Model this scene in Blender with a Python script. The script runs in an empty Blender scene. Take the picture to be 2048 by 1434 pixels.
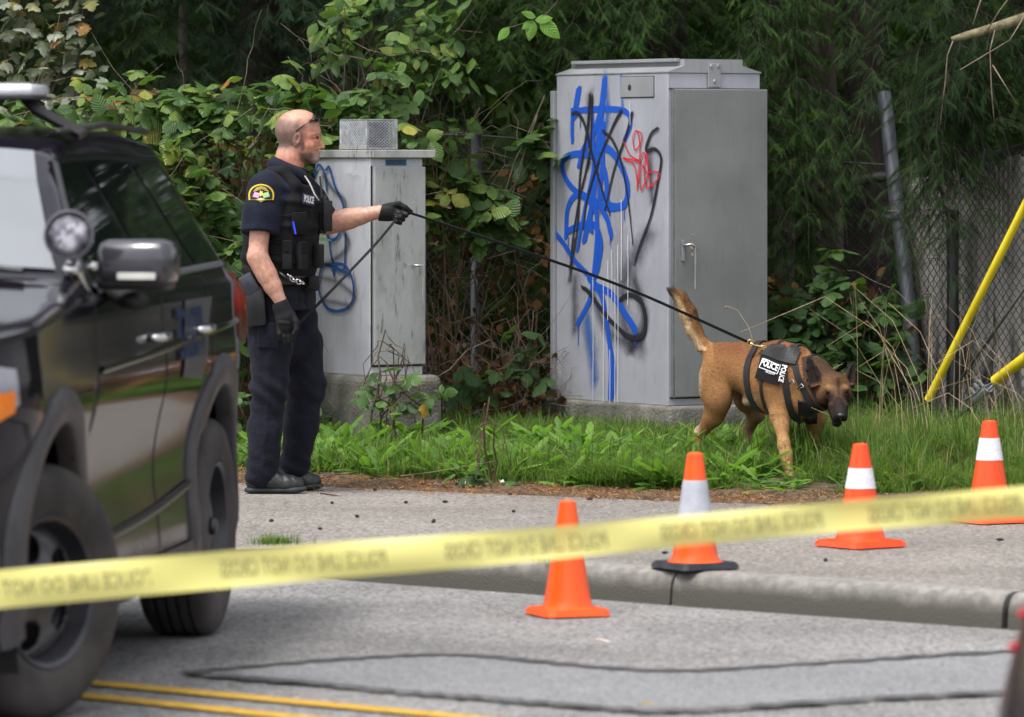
import bpy, bmesh, math, random
import numpy as np
from mathutils import Vector, Matrix, Euler

# ------------------------------------------------------------------ camera
SC = bpy.context.scene
COL = SC.collection
F = 10500.0            # focal length in photo pixels (2048 wide)
CH = 1.557             # camera height above the pavement
HY = 320.0             # photo row of the horizon
cam_d = bpy.data.cameras.new('camera')
cam = bpy.data.objects.new('camera', cam_d)
COL.objects.link(cam)
cam.location = (0, 0, CH)
cam.rotation_euler = (math.pi/2, 0, 0)
cam_d.sensor_width = 36.0
cam_d.lens = F/2048*36.0
cam_d.shift_y = -(717-HY)/2048
cam_d.clip_start = 0.5
cam_d.clip_end = 600
cam_d.dof.use_dof = True
cam_d.dof.focus_distance = 25.8
cam_d.dof.aperture_fstop = 4.4
cam_d.dof.aperture_blades = 0
SC.camera = cam

# ------------------------------------------------------------------ light
SUN_EL, SUN_AZ = math.radians(64), math.radians(222)   # azimuth, from +Y clockwise
world = bpy.data.worlds.new('World')
SC.world = world
world.use_nodes = True
wn = world.node_tree
for n in list(wn.nodes): wn.nodes.remove(n)
sky = wn.nodes.new('ShaderNodeTexSky')
sky.sky_type = 'NISHITA'
sky.sun_disc = False
sky.sun_elevation = SUN_EL
sky.sun_rotation = SUN_AZ
sky.dust_density = 4.0
sky.air_density = 1.0
# cloud layer: greys the blue with soft broken cloud
tc = wn.nodes.new('ShaderNodeTexCoord')
nz = wn.nodes.new('ShaderNodeTexNoise'); nz.inputs['Scale'].default_value = 2.6; nz.inputs['Detail'].default_value = 6
hsv = wn.nodes.new('ShaderNodeHueSaturation'); hsv.inputs['Saturation'].default_value = 0.22
hsv.inputs['Value'].default_value = 1.0
rmp = wn.nodes.new('ShaderNodeMapRange'); rmp.inputs['From Min'].default_value = .3; rmp.inputs['From Max'].default_value = .7
rmp.inputs['To Min'].default_value = .8; rmp.inputs['To Max'].default_value = 1.5
mul = wn.nodes.new('ShaderNodeVectorMath'); mul.operation = 'SCALE'
bg = wn.nodes.new('ShaderNodeBackground'); bg.inputs['Strength'].default_value = 0.15
wo = wn.nodes.new('ShaderNodeOutputWorld')
wn.links.new(tc.outputs['Generated'], nz.inputs['Vector'])
wn.links.new(sky.outputs[0], hsv.inputs['Color'])
wn.links.new(nz.outputs['Fac'], rmp.inputs['Value'])
wn.links.new(hsv.outputs[0], mul.inputs[0])
wn.links.new(rmp.outputs[0], mul.inputs['Scale'])
wn.links.new(mul.outputs[0], bg.inputs['Color'])
wn.links.new(bg.outputs[0], wo.inputs[0])
sd = bpy.data.lights.new('sun', 'SUN')
sd.energy = 1.5
sd.angle = math.radians(14)
sd.color = (1.0, 0.96, 0.9)
sun = bpy.data.objects.new('sun', sd); COL.objects.link(sun)
sdir = Vector((math.sin(SUN_AZ)*math.cos(SUN_EL), math.cos(SUN_AZ)*math.cos(SUN_EL), math.sin(SUN_EL)))
sun.rotation_euler = sdir.to_track_quat('Z', 'Y').to_euler()
SC.view_settings.view_transform = 'Standard'
SC.view_settings.look = 'None'
SC.view_settings.exposure = 0.72
SC.view_settings.gamma = 1.0
SC.cycles.use_denoising = True
SC.cycles.max_bounces = 8
SC.cycles.transparent_max_bounces = 24
SC.cycles.diffuse_bounces = 3
SC.cycles.glossy_bounces = 3
SC.cycles.caustics_reflective = False
SC.cycles.caustics_refractive = False

# ------------------------------------------------------------------ helpers
def P(px, py, d):
    """photo pixel at depth d -> world point"""
    return Vector(((px-1024)*d/F, d, CH-(py-HY)*d/F))
def gd(py, h=0.0):
    return F*(CH-h)/(py-HY)
D = math.radians
rng = np.random.default_rng(7)
random.seed(7)

def tag(o, label=None, cat=None, group=None, kind=None):
    if label: o['label'] = label
    if cat: o['category'] = cat
    if group: o['group'] = group
    if kind: o['kind'] = kind
    return o
def empty(name, loc=(0, 0, 0), rz=0, label=None, cat=None, group=None):
    o = bpy.data.objects.new(name, None); COL.objects.link(o)
    o.location = loc; o.rotation_euler = (0, 0, rz); o.empty_display_size = .1
    return tag(o, label, cat, group)
def link(name, me, mat=None, parent=None, smooth=False):
    o = bpy.data.objects.new(name, me); COL.objects.link(o)
    if mat is not None:
        for m in (mat if isinstance(mat, (list, tuple)) else [mat]): me.materials.append(m)
    if parent is not None: o.parent = parent
    if smooth: me.shade_smooth()
    return o
def npmesh(name, V, Q, mat=None, parent=None, smooth=False, rnd=None, uv=None, matidx=None, col=None):
    """V (n,3), Q (m,k) faces of k corners; rnd per-face; uv per-corner (m*k,2); col per vertex rgb"""
    V = np.asarray(V, dtype=np.float32); Q = np.asarray(Q, dtype=np.int32)
    me = bpy.data.meshes.new(name)
    k = Q.shape[1]
    me.vertices.add(len(V)); me.vertices.foreach_set('co', V.ravel())
    me.loops.add(Q.size); me.loops.foreach_set('vertex_index', Q.ravel())
    me.polygons.add(len(Q))
    me.polygons.foreach_set('loop_start', np.arange(len(Q), dtype=np.int32)*k)
    me.update(calc_edges=True)
    if rnd is not None:
        a = me.attributes.new('rnd', 'FLOAT', 'FACE'); a.data.foreach_set('value', np.asarray(rnd, dtype=np.float32))
    if uv is not None:
        l = me.uv_layers.new(name='UVMap'); l.data.foreach_set('uv', np.asarray(uv, dtype=np.float32).ravel())
    if col is not None:
        c4 = np.ones((len(V), 4), dtype=np.float32); c4[:, :3] = col
        a = me.color_attributes.new('Col', 'FLOAT_COLOR', 'POINT'); a.data.foreach_set('color', c4.ravel())
    if matidx is not None: me.polygons.foreach_set('material_index', np.asarray(matidx, dtype=np.int32))
    me.validate()
    return link(name, me, mat, parent, smooth)

class MB:
    """collects polygons, builds ONE mesh"""
    def __init__(s): s.v = []; s.f = []; s.m = []
    def add(s, vs, fs, mi=0):
        b = len(s.v); s.v += [tuple(v) for v in vs]; s.f += [tuple(b+i for i in f) for f in fs]; s.m += [mi]*len(fs); return s
    def box(s, c, size, M=None, bev=0, mi=0):
        bm = bmesh.new(); bmesh.ops.create_cube(bm, size=1)
        for v in bm.verts: v.co = Vector((v.co.x*size[0], v.co.y*size[1], v.co.z*size[2]))
        if bev: bmesh.ops.bevel(bm, geom=bm.edges[:], offset=bev, segments=2, affect='EDGES', profile=.5)
        T = Matrix.Translation(c) if M is None else M @ Matrix.Translation(c)
        vs = [T @ v.co for v in bm.verts]; bm.verts.index_update()
        fs = [[v.index for v in f.verts] for f in bm.faces]; bm.free()
        return s.add(vs, fs, mi)
    def tube(s, pts, r, n=8, cap=True, mi=0, flat=None):
        """swept tube; r scalar or list; flat=(w,h) gives elliptical/strap section"""
        pts = [Vector(p) for p in pts]; N = len(pts)
        rs = r if hasattr(r, '__len__') else [r]*N
        vs = []; fs = []
        t0 = (pts[1]-pts[0]).normalized()
        up = Vector((0, 0, 1)) if abs(t0.z) < .9 else Vector((1, 0, 0))
        a = t0.cross(up).normalized()
        for i in range(N):
            t = (pts[min(i+1, N-1)]-pts[max(i-1, 0)]).normalized()
            a = (a-t*a.dot(t)).normalized(); b = t.cross(a)
            for k in range(n):
                th = 2*math.pi*k/n
                if flat: off = a*math.cos(th)*flat[0]*.5*rs[i]+b*math.sin(th)*flat[1]*.5*rs[i]
                else: off = (a*math.cos(th)+b*math.sin(th))*rs[i]
                vs.append(pts[i]+off)
        for i in range(N-1):
            for k in range(n):
                fs.append((i*n+k, i*n+(k+1) % n, (i+1)*n+(k+1) % n, (i+1)*n+k))
        if cap: fs.append(tuple(range(n))[::-1]); fs.append(tuple((N-1)*n+k for k in range(n)))
        return s.add(vs, fs, mi)
    def lathe(s, prof, c=(0, 0, 0), n=24, M=None, mi=0, cap=True):
        """profile [(r,z)] about z"""
        vs = []; fs = []
        for r, z in prof:
            for k in range(n):
                th = 2*math.pi*k/n
                p = Vector((r*math.cos(th), r*math.sin(th), z))
                p = (M @ p) if M is not None else p
                vs.append(p+Vector(c))
        for i in range(len(prof)-1):
            for k in range(n): fs.append((i*n+k, i*n+(k+1) % n, (i+1)*n+(k+1) % n, (i+1)*n+k))
        if cap: fs.append(tuple(range(n))[::-1]); fs.append(tuple((len(prof)-1)*n+k for k in range(n)))
        return s.add(vs, fs, mi)
    def prism(s, poly, h0, h1, fn, mi=0):
        """poly 2d list; fn(a,b,h)->point"""
        n = len(poly)
        vs = [fn(a, b, h0) for a, b in poly]+[fn(a, b, h1) for a, b in poly]
        fs = [tuple(range(n))[::-1], tuple(range(n, 2*n))]+[(i, (i+1) % n, n+(i+1) % n, n+i) for i in range(n)]
        return s.add(vs, fs, mi)
    def build(s, name, mat=None, parent=None, smooth=False, auto=None):
        me = bpy.data.meshes.new(name)
        me.from_pydata([tuple(v) for v in s.v], [], s.f)
        if any(s.m): me.polygons.foreach_set('material_index', s.m)
        me.update()
        bm = bmesh.new(); bm.from_mesh(me); bmesh.ops.recalc_face_normals(bm, faces=bm.faces[:])
        if auto is not None:
            for f in bm.faces: f.smooth = True
            for e in bm.edges:
                if len(e.link_faces) == 2 and e.calc_face_angle(0) > auto: e.smooth = False
        bm.to_mesh(me); bm.free()
        o = link(name, me, mat, parent)
        if smooth: me.shade_smooth()
        return o

# ------------------------------------------------------------------ materials
def newmat(name):
    m = bpy.data.materials.new(name); m.use_nodes = True
    nt = m.node_tree
    return m, nt, nt.nodes['Principled BSDF']
def N(nt, t, **kw):
    n = nt.nodes.new(t)
    for k, v in kw.items():
        if k in n.inputs: n.inputs[k].default_value = v
        else: setattr(n, k, v)
    return n
def ramp(nt, src, stops):
    r = nt.nodes.new('ShaderNodeValToRGB'); e = r.color_ramp.elements
    while len(e) < len(stops): e.new(.5)
    for i, (p, c) in enumerate(stops):
        e[i].position = p; e[i].color = (c[0], c[1], c[2], 1) if len(c) == 3 else c
    nt.links.new(src, r.inputs[0]); return r
def mat_noise(name, c1, c2, scale=8, rough=.6, detail=4, bump=0, bscale=None, metal=0, spec=.5, coat=0, stretch=None, coord='Object', bdist=.01, lo=.35, hi=.65):
    m, nt, b = newmat(name)
    tcn = N(nt, 'ShaderNodeTexCoord')
    src = tcn.outputs[coord]
    if stretch:
        mp = N(nt, 'ShaderNodeMapping'); mp.inputs['Scale'].default_value = stretch; nt.links.new(src, mp.inputs[0]); src = mp.outputs[0]
    n1 = N(nt, 'ShaderNodeTexNoise', Scale=scale, Detail=detail); nt.links.new(src, n1.inputs['Vector'])
    r = ramp(nt, n1.outputs['Fac'], [(lo, c1), (hi, c2)])
    nt.links.new(r.outputs[0], b.inputs['Base Color'])
    b.inputs['Roughness'].default_value = rough; b.inputs['Metallic'].default_value = metal
    b.inputs['Specular IOR Level'].default_value = spec; b.inputs['Coat Weight'].default_value = coat
    b.inputs['Coat Roughness'].default_value = .03
    if bump:
        n2 = N(nt, 'ShaderNodeTexNoise', Scale=bscale or scale*4, Detail=5); nt.links.new(src, n2.inputs['Vector'])
        bp = N(nt, 'ShaderNodeBump', Strength=bump, Distance=bdist); nt.links.new(n2.outputs['Fac'], bp.inputs['Height'])
        nt.links.new(bp.outputs[0], b.inputs['Normal'])
    return m
def mat_flat(name, c, rough=.5, metal=0, emis=0, spec=.5, coat=0):
    j = [min(1, x*1.12) for x in c]
    m = mat_noise(name, [x*.9 for x in c], j, scale=12, rough=rough, metal=metal, spec=spec, coat=coat)
    if emis:
        b = m.node_tree.nodes['Principled BSDF']; b.inputs['Emission Color'].default_value = (*c, 1); b.inputs['Emission Strength'].default_value = emis
    return m
def text_mesh(name, body, size, M, mat, parent=None, xs=1.0, bold=.012, extrude=.0008, align='CENTER', shear=0):
    cu = bpy.data.curves.new(name, 'FONT'); cu.body = body; cu.size = size; cu.align_x = align; cu.align_y = 'CENTER'
    cu.offset = bold*size; cu.extrude = extrude; cu.shear = shear; cu.resolution_u = 2
    o = bpy.data.objects.new(name+'_tmp', cu); COL.objects.link(o)
    dg = bpy.context.evaluated_depsgraph_get()
    me = bpy.data.meshes.new_from_object(o.evaluated_get(dg)); me.name = name
    bpy.data.objects.remove(o); bpy.data.curves.remove(cu)
    me.transform(Matrix.Diagonal((xs, 1, 1, 1))); me.materials.clear()
    if M is not None: me.transform(M)
    return link(name, me, mat, parent)
def frame(o, ax, ay):
    """4x4 from origin and x/y axes"""
    ax = Vector(ax).normalized(); ay = Vector(ay); ay = (ay-ax*ay.dot(ax)).normalized(); az = ax.cross(ay)
    M = Matrix((ax, ay, az)).transposed().to_4x4(); M.translation = Vector(o); return M

# ------------------------------------------------------------------ implicit bodies (surface nets)
class SDF:
    def __init__(s, lo, hi, h):
        s.lo = np.array(lo, float); s.h = h
        s.n = np.ceil((np.array(hi)-s.lo)/h).astype(int)+1
        s.f = np.full(s.n, 1.0, dtype=np.float32)
    def _win(s, lo, hi):
        a = np.maximum(np.floor((np.array(lo)-s.lo)/s.h).astype(int), 0)
        b = np.minimum(np.ceil((np.array(hi)-s.lo)/s.h).astype(int)+1, s.n)
        if np.any(b <= a): return None
        sl = tuple(slice(a[i], b[i]) for i in range(3))
        g = np.meshgrid(*[s.lo[i]+s.h*np.arange(a[i], b[i]) for i in range(3)], indexing='ij', sparse=True)
        return sl, g
    def _mix(s, sl, d, k, sub=False):
        f = s.f[sl]
        if sub:
            d = -d; hh = np.maximum(k-np.abs(f-d), 0)/max(k, 1e-6); s.f[sl] = np.maximum(f, d)+hh*hh*k*.25
        else:
            hh = np.maximum(k-np.abs(f-d), 0)/max(k, 1e-6); s.f[sl] = np.minimum(f, d)-hh*hh*k*.25
    def cone(s, a, b, ra, rb, k=.02, sub=False, sq=(1, 1), axis=None):
        """round cone a->b. sq scales: flattening along given axis (world vec) by factor sq"""
        a = np.array(a, float); b = np.array(b, float); R = max(ra, rb)+k+.03
        w = s._win(np.minimum(a, b)-R, np.maximum(a, b)+R)
        if w is None: return
        sl, g = w; ab = b-a; L2 = ab@ab+1e-12
        dx, dy, dz = g[0]-a[0], g[1]-a[1], g[2]-a[2]
        t = np.clip((dx*ab[0]+dy*ab[1]+dz*ab[2])/L2, 0, 1)
        x, y, z = dx-t*ab[0], dy-t*ab[1], dz-t*ab[2]
        r = ra+(rb-ra)*t
        if axis is not None:
            ax = np.array(axis, float); ax /= np.linalg.norm(ax)
            c = x*ax[0]+y*ax[1]+z*ax[2]
            e = c/sq[0]-c
            x, y, z = x+ax[0]*e, y+ax[1]*e, z+ax[2]*e
            d = (np.sqrt(x*x+y*y+z*z)-r)*min(1, sq[0]**.5)
        else: d = np.sqrt(x*x+y*y+z*z)-r
        s._mix(sl, d, k, sub)
    def chain(s, pts, rs, k=.02, **kw):
        for i in range(len(pts)-1): s.cone(pts[i], pts[i+1], rs[i], rs[i+1], k, **kw)
    def ell(s, c, r, k=.02, R=None, sub=False):
        c = np.array(c, float); r = np.array(r, float); m = r.max()+k+.03
        w = s._win(c-m, c+m)
        if w is None: return
        sl, g = w
        x, y, z = g[0]-c[0], g[1]-c[1], g[2]-c[2]
        if R is not None:
            Rm = np.array(R.to_3x3()).T
            x, y, z = Rm[0, 0]*x+Rm[0, 1]*y+Rm[0, 2]*z, Rm[1, 0]*x+Rm[1, 1]*y+Rm[1, 2]*z, Rm[2, 0]*x+Rm[2, 1]*y+Rm[2, 2]*z
        k0 = np.sqrt((x/r[0])**2+(y/r[1])**2+(z/r[2])**2)
        k1 = np.sqrt((x/r[0]**2)**2+(y/r[1]**2)**2+(z/r[2]**2)**2)+1e-9
        s._mix(sl, k0*(k0-1)/k1, k, sub)
    def sections(s, secs, k=.02, p=2.4):
        """secs: list of (center, axis_x, axis_y, rx, ry): super-elliptic loft between consecutive sections"""
        for (c0, x0, y0, a0, b0), (c1, x1, y1, a1, b1) in zip(secs[:-1], secs[1:]):
            c0 = np.array(c0, float); c1 = np.array(c1, float); R = max(a0, b0, a1, b1)+k+.02
            w = s._win(np.minimum(c0, c1)-R, np.maximum(c0, c1)+R)
            if w is None: continue
            sl, g = w; ab = c1-c0; L = np.linalg.norm(ab); n = ab/L
            dx, dy, dz = g[0]-c0[0], g[1]-c0[1], g[2]-c0[2]
            h = dx*n[0]+dy*n[1]+dz*n[2]; t = np.clip(h/L, 0, 1)
            ex = (1-t)*1.0
            px, py, pz = dx-t*ab[0], dy-t*ab[1], dz-t*ab[2]
            ux = [x0[i]*(1-t)+x1[i]*t for i in range(3)]; uy = [y0[i]*(1-t)+y1[i]*t for i in range(3)]
            A = a0+(a1-a0)*t; B = b0+(b1-b0)*t
            q = px*ux[0]+py*ux[1]+pz*ux[2]; r = px*uy[0]+py*uy[1]+pz*uy[2]
            rad = ((np.abs(q)/A)**p+(np.abs(r)/B)**p)**(1/p)
            M_ = np.minimum(A, B)
            d = (rad-1)*M_
            over = np.maximum(np.maximum(-h, h-L), 0)
            d = np.where(over > 0, np.sqrt(np.maximum(d, 0)**2+over**2)+np.minimum(d, 0)*0, d)
            s._mix(sl, d, k)
    def warp(s, fn):
        """add fn(x,y,z) to the field near the surface"""
        g = np.meshgrid(*[s.lo[i]+s.h*np.arange(s.n[i]) for i in range(3)], indexing='ij', sparse=True)
        s.f += fn(*g).astype(np.float32)
    def plane(s, p, n, k=.005):
        """cut away the side the normal points to"""
        p = np.array(p, float); n = np.array(n, float); n /= np.linalg.norm(n)
        g = np.meshgrid(*[s.lo[i]+s.h*np.arange(s.n[i]) for i in range(3)], indexing='ij', sparse=True)
        d = (g[0]-p[0])*n[0]+(g[1]-p[1])*n[1]+(g[2]-p[2])*n[2]
        s._mix((slice(None),)*3, -d, k, sub=True)
    def mesh(s):
        f = s.f; ins = f < 0
        nx, ny, nz = f.shape
        c = [ins[i:nx-1+i, j:ny-1+j, k:nz-1+k] for i in (0, 1) for j in (0, 1) for k in (0, 1)]
        sm = sum(x.astype(np.int8) for x in c)
        act = (sm > 0) & (sm < 8)
        idx = np.argwhere(act)
        vid = np.full(act.shape, -1, dtype=np.int64); vid[act] = np.arange(len(idx))
        acc = np.zeros((len(idx), 3)); cnt = np.zeros(len(idx))
        I, J, K = idx.T
        co = [(i, j, k) for i in (0, 1) for j in (0, 1) for k in (0, 1)]
        vals = {cc: f[I+cc[0], J+cc[1], K+cc[2]] for cc in co}
        for a in co:
            for ax in range(3):
                if a[ax] == 0:
                    b = list(a); b[ax] = 1; b = tuple(b)
                    va, vb = vals[a], vals[b]
                    m = (va < 0) != (vb < 0)
                    t = va[m]/(va[m]-vb[m])
                    p = np.tile(np.array(a, float), (m.sum(), 1)); p[:, ax] += t
                    acc[m] += p; cnt[m] += 1
        V = s.lo+s.h*(idx+acc/cnt[:, None])
        Q = []
        for ax in range(3):
            o1, o2 = [(1, 2), (2, 0), (0, 1)][ax]
            A = np.moveaxis(ins, ax, 0)
            sl0 = [slice(None)]*3; sl1 = [slice(None)]*3
            sl0[ax] = slice(0, -1); sl1[ax] = slice(1, None)
            e = ins[tuple(sl0)] != ins[tuple(sl1)]
            pts = np.argwhere(e)
            ok = (pts[:, o1] > 0) & (pts[:, o2] > 0) & (pts[:, o1] < s.n[o1]-1) & (pts[:, o2] < s.n[o2]-1)
            pts = pts[ok]
            def g(d1, d2):
                q = pts.copy(); q[:, o1] -= d1; q[:, o2] -= d2; return vid[q[:, 0], q[:, 1], q[:, 2]]
            q = np.stack([g(1, 1), g(0, 1), g(0, 0), g(1, 0)], 1)
            fl = ~ins[pts[:, 0], pts[:, 1], pts[:, 2]]
            q[fl] = q[fl][:, ::-1]
            Q.append(q)
        return V, np.concatenate(Q)

def relax(V, Q, it=2, lam=.5):
    for _ in range(it):
        acc = np.zeros_like(V); cnt = np.zeros(len(V))
        for a, b in ((0, 1), (1, 2), (2, 3), (3, 0)):
            np.add.at(acc, Q[:, a], V[Q[:, b]]); np.add.at(acc, Q[:, b], V[Q[:, a]])
            np.add.at(cnt, Q[:, a], 1); np.add.at(cnt, Q[:, b], 1)
        V = V*(1-lam)+lam*acc/np.maximum(cnt, 1)[:, None]
    return V
def wav(x, y, z, f, seed=0):
    """cheap smooth noise -1..1"""
    r = np.random.default_rng(seed); o = 0
    for i in range(5):
        k = r.normal(size=3); k *= f*(.6+.35*i)/np.linalg.norm(k); o = o+np.sin(k[0]*x+k[1]*y+k[2]*z+r.uniform(0, 6.28))/(1+.5*i)
    return o/2.4
# ------------------------------------------------------------------ ground, road, pavement, verge
def asphalt(name, base, var, fleck, needles=0.0):
    m, nt, b = newmat(name)
    t = N(nt, 'ShaderNodeTexCoord')
    n1 = N(nt, 'ShaderNodeTexNoise', Scale=1.3, Detail=5); nt.links.new(t.outputs['Object'], n1.inputs['Vector'])
    n2 = N(nt, 'ShaderNodeTexVoronoi', Scale=70.0); nt.links.new(t.outputs['Object'], n2.inputs['Vector'])
    n3 = N(nt, 'ShaderNodeTexNoise', Scale=85.0, Detail=4); nt.links.new(t.outputs['Object'], n3.inputs['Vector'])
    r1 = ramp(nt, n1.outputs['Fac'], [(.3, [x*(1-var) for x in base]), (.7, [x*(1+var) for x in base])])
    r3 = ramp(nt, n2.outputs['Color'], [(.1, [1-fleck]*3), (.45, [1]*3), (.8, [1+fleck*.3]*3), (.97, [1+fleck*1.6, 1+fleck*1.5, 1+fleck*1.3])])
    mx = N(nt, 'ShaderNodeMix', data_type='RGBA', blend_type='MULTIPLY'); mx.inputs[0].default_value = 1
    nt.links.new(r1.outputs[0], mx.inputs[6]); nt.links.new(r3.outputs[0], mx.inputs[7])
    last = mx.outputs[2]
    r4 = ramp(nt, n3.outputs['Fac'], [(.32, [.72]*3), (.68, [1.28]*3)])
    mx2 = N(nt, 'ShaderNodeMix', data_type='RGBA', blend_type='MULTIPLY'); mx2.inputs[0].default_value = 1
    nt.links.new(last, mx2.inputs[6]); nt.links.new(r4.outputs[0], mx2.inputs[7]); last = mx2.outputs[2]
    if needles:   # tiny orange debris between the chips
        n4 = N(nt, 'ShaderNodeTexNoise', Scale=60.0, Detail=6); nt.links.new(t.outputs['Object'], n4.inputs['Vector'])
        r5 = ramp(nt, n4.outputs['Fac'], [(.60, [0]*3), (.68, [needles]*3)])
        mx3 = N(nt, 'ShaderNodeMix', data_type='RGBA'); mx3.inputs[7].default_value = (.30, .15, .07, 1)
        nt.links.new(r5.outputs[0], mx3.inputs[0]); nt.links.new(last, mx3.inputs[6]); last = mx3.outputs[2]
    nt.links.new(last, b.inputs['Base Color'])
    b.inputs['Roughness'].default_value = .85; b.inputs['Specular IOR Level'].default_value = .3
    bp = N(nt, 'ShaderNodeBump', Strength=.7, Distance=.006); nt.links.new(n3.outputs['Fac'], bp.inputs['Height']); nt.links.new(bp.outputs[0], b.inputs['Normal'])
    return m
M_ROAD = asphalt('asphalt_road', (.215, .21, .208), .18, .62)
M_PATH = asphalt('asphalt_path', (.22, .205, .19), .16, .6, .6)
M_PATCH = asphalt('asphalt_patch', (.205, .206, .214), .10, .3)
M_SOIL = mat_noise('soil', (.045, .032, .02), (.12, .085, .05), scale=14, rough=.95, bump=.8, bscale=60)
M_LITTER = mat_noise('needle_litter_soil', (.10, .05, .028), (.24, .13, .07), scale=30, rough=.95, bump=.8, bscale=110)
M_KERB = mat_noise('concrete_kerb', (.20, .19, .178), (.34, .325, .30), scale=26, rough=.9, bump=.5, bscale=120)
M_TAR = mat_noise('tar', (.04, .04, .045), (.12, .115, .12), scale=16, rough=.5)

# directions: kerb and pavement run right and towards the camera
KB = [(-12, 31.5), (-3.2, 23.35), (-1.55, 21.85), (-.75, 21.14), (.126, 20.34), (.62, 19.86), (1.755, 18.88), (4, 16.9), (14, 8.0)]   # kerb foot (x,y)
def kerb_y(x): return float(np.interp(x, [p[0] for p in KB], [p[1] for p in KB]))
def edge_y(x): return float(np.interp(x, [-14, -.95, .75, 2.0, 14], [35, 25.05, 23.95, 23.35, 17.5]))  # pavement edge
def grass_y(x): return float(np.interp(x, [-14, -.95, .65, 1.6, 14], [36.2, 25.75, 24.55, 24.25, 19.0]))
def ground_z(x, y):
    g = edge_y(x)
    t = min(max((y-g-.2)/2.6, 0), 1)
    return t*t*(3-2*t)*.11+max(0, y-31)*.04
# base sheet reaching the horizon
mb = MB(); mb.add([(-300, -60, -.2), (300, -60, -.2), (300, 500, -.2), (-300, 500, -.2)], [(0, 1, 2, 3)])
tag(mb.build('ground', M_SOIL), kind='structure')
# road: sheet on the camera side of the kerb
xs = np.array([p[0] for p in KB]); ys = np.array([p[1] for p in KB])
mb = MB()
vs = [(-60, 74, -.13), (-60, -40, -.13)]
for i in range(len(KB)-1):
    mb.add([(xs[i], -40, -.13), (xs[i+1], -40, -.13), (xs[i+1], ys[i+1]+.02, -.13), (xs[i], ys[i]+.02, -.13)], [(0, 1, 2, 3)])
mb.add([(-60, -40, -.13), (xs[0], -40, -.13), (xs[0], ys[0], -.13), (-60, 74, -.13)], [(0, 1, 2, 3)])
mb.add([(xs[-1], -40, -.13), (60, -40, -.13), (60, -30, -.13), (xs[-1], ys[-1], -.13)], [(0, 1, 2, 3)])
tag(mb.build('road', M_ROAD), kind='structure')
# kerb stones with rounded nose; drops to a ramp on the left
def kerb_h(x):   # height of the kerb top above the pavement datum
    t = min(max((x+2.0)/1.6, 0), 1); t = t*t*(3-2*t)
    return -.115*(1-t)
def kerb_piece(x0, x1, nseg):
    mb = MB(); prof = []
    rows = []
    for i in range(nseg+1):
        x = x0+(x1-x0)*i/nseg; y = kerb_y(x); top = kerb_h(x)
        dx, dy = (kerb_y(x+.05)-kerb_y(x-.05))/.1, 1
        n = Vector((-dx, 1, 0)).normalized()      # away from the road
        prof = [(0, -.135), (.003, -.10), (.008, top-.055), (.018, top-.028), (.038, top-.008), (.07, top+.001), (.15, top+.001), (.15, -.15)]
        prof = [(a, min(max(b, -.135), top+.003) if b > -.15 else b) for a, b in prof]
        rows.append([(x+n.x*a, y+n.y*a, b) for a, b in prof])
    k = len(rows[0]); V = [p for r in rows for p in r]
    Fc = [(i*k+j, (i+1)*k+j, (i+1)*k+j+1, i*k+j+1) for i in range(nseg) for j in range(k-1)]
    Fc += [tuple(range(k))[::-1], tuple(nseg*k+j for j in range(k))]
    return mb.add(V, Fc)
def mat_kerb():
    m = M_KERB; nt = m.node_tree; b = nt.nodes['Principled BSDF']
    old = b.inputs['Base Color'].links[0].from_socket
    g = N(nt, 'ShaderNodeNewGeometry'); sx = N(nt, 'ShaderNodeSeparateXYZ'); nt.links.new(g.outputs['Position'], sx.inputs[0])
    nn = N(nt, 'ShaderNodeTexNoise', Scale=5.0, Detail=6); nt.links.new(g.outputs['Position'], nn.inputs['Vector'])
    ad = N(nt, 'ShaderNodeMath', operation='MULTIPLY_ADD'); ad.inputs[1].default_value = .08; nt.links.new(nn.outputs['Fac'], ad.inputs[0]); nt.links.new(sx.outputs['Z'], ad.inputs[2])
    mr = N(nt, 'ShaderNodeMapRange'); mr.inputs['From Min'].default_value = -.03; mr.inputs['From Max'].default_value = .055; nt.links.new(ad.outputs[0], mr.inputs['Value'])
    mx = N(nt, 'ShaderNodeMix', data_type='RGBA'); mx.inputs[6].default_value = (.075, .072, .060, 1)  # grime at the foot, plus the upright face's shade put into the colour
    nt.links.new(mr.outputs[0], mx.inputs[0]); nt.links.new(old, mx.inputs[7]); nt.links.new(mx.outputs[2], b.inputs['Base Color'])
mat_kerb()
kroot = empty('kerb', (0, 0, 0)); tag(kroot, kind='structure')
cuts = [-12, -5.2, -3.1, -1.2, .60, 1.775, 3.9, 6, 9, 13.5]
for i in range(len(cuts)-1):
    g = .009
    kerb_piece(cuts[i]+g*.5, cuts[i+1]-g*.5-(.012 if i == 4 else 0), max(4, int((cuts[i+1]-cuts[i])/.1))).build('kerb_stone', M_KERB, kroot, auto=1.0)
# pavement
mb = MB(); NX = 120
XS = np.linspace(-12, 13.5, NX)
V = []; 
for x in XS:
    n = .15/math.sqrt(1+(.85)**2)
    y0 = kerb_y(x)+.19; y1 = edge_y(x)
    for t in (0, .12, .3, .5, 1): 
        zt = kerb_h(x)*(1-min(1, t/.5)) if t < .5 else 0
        V.append((x, y0+(y1-y0)*t, zt))
k = 5
mb.add(V, [(i*k+j, (i+1)*k+j, (i+1)*k+j+1, i*k+j+1) for i in range(NX-1) for j in range(k-1)])
tag(mb.build('pavement', M_PATH, smooth=True), kind='structure')
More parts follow.
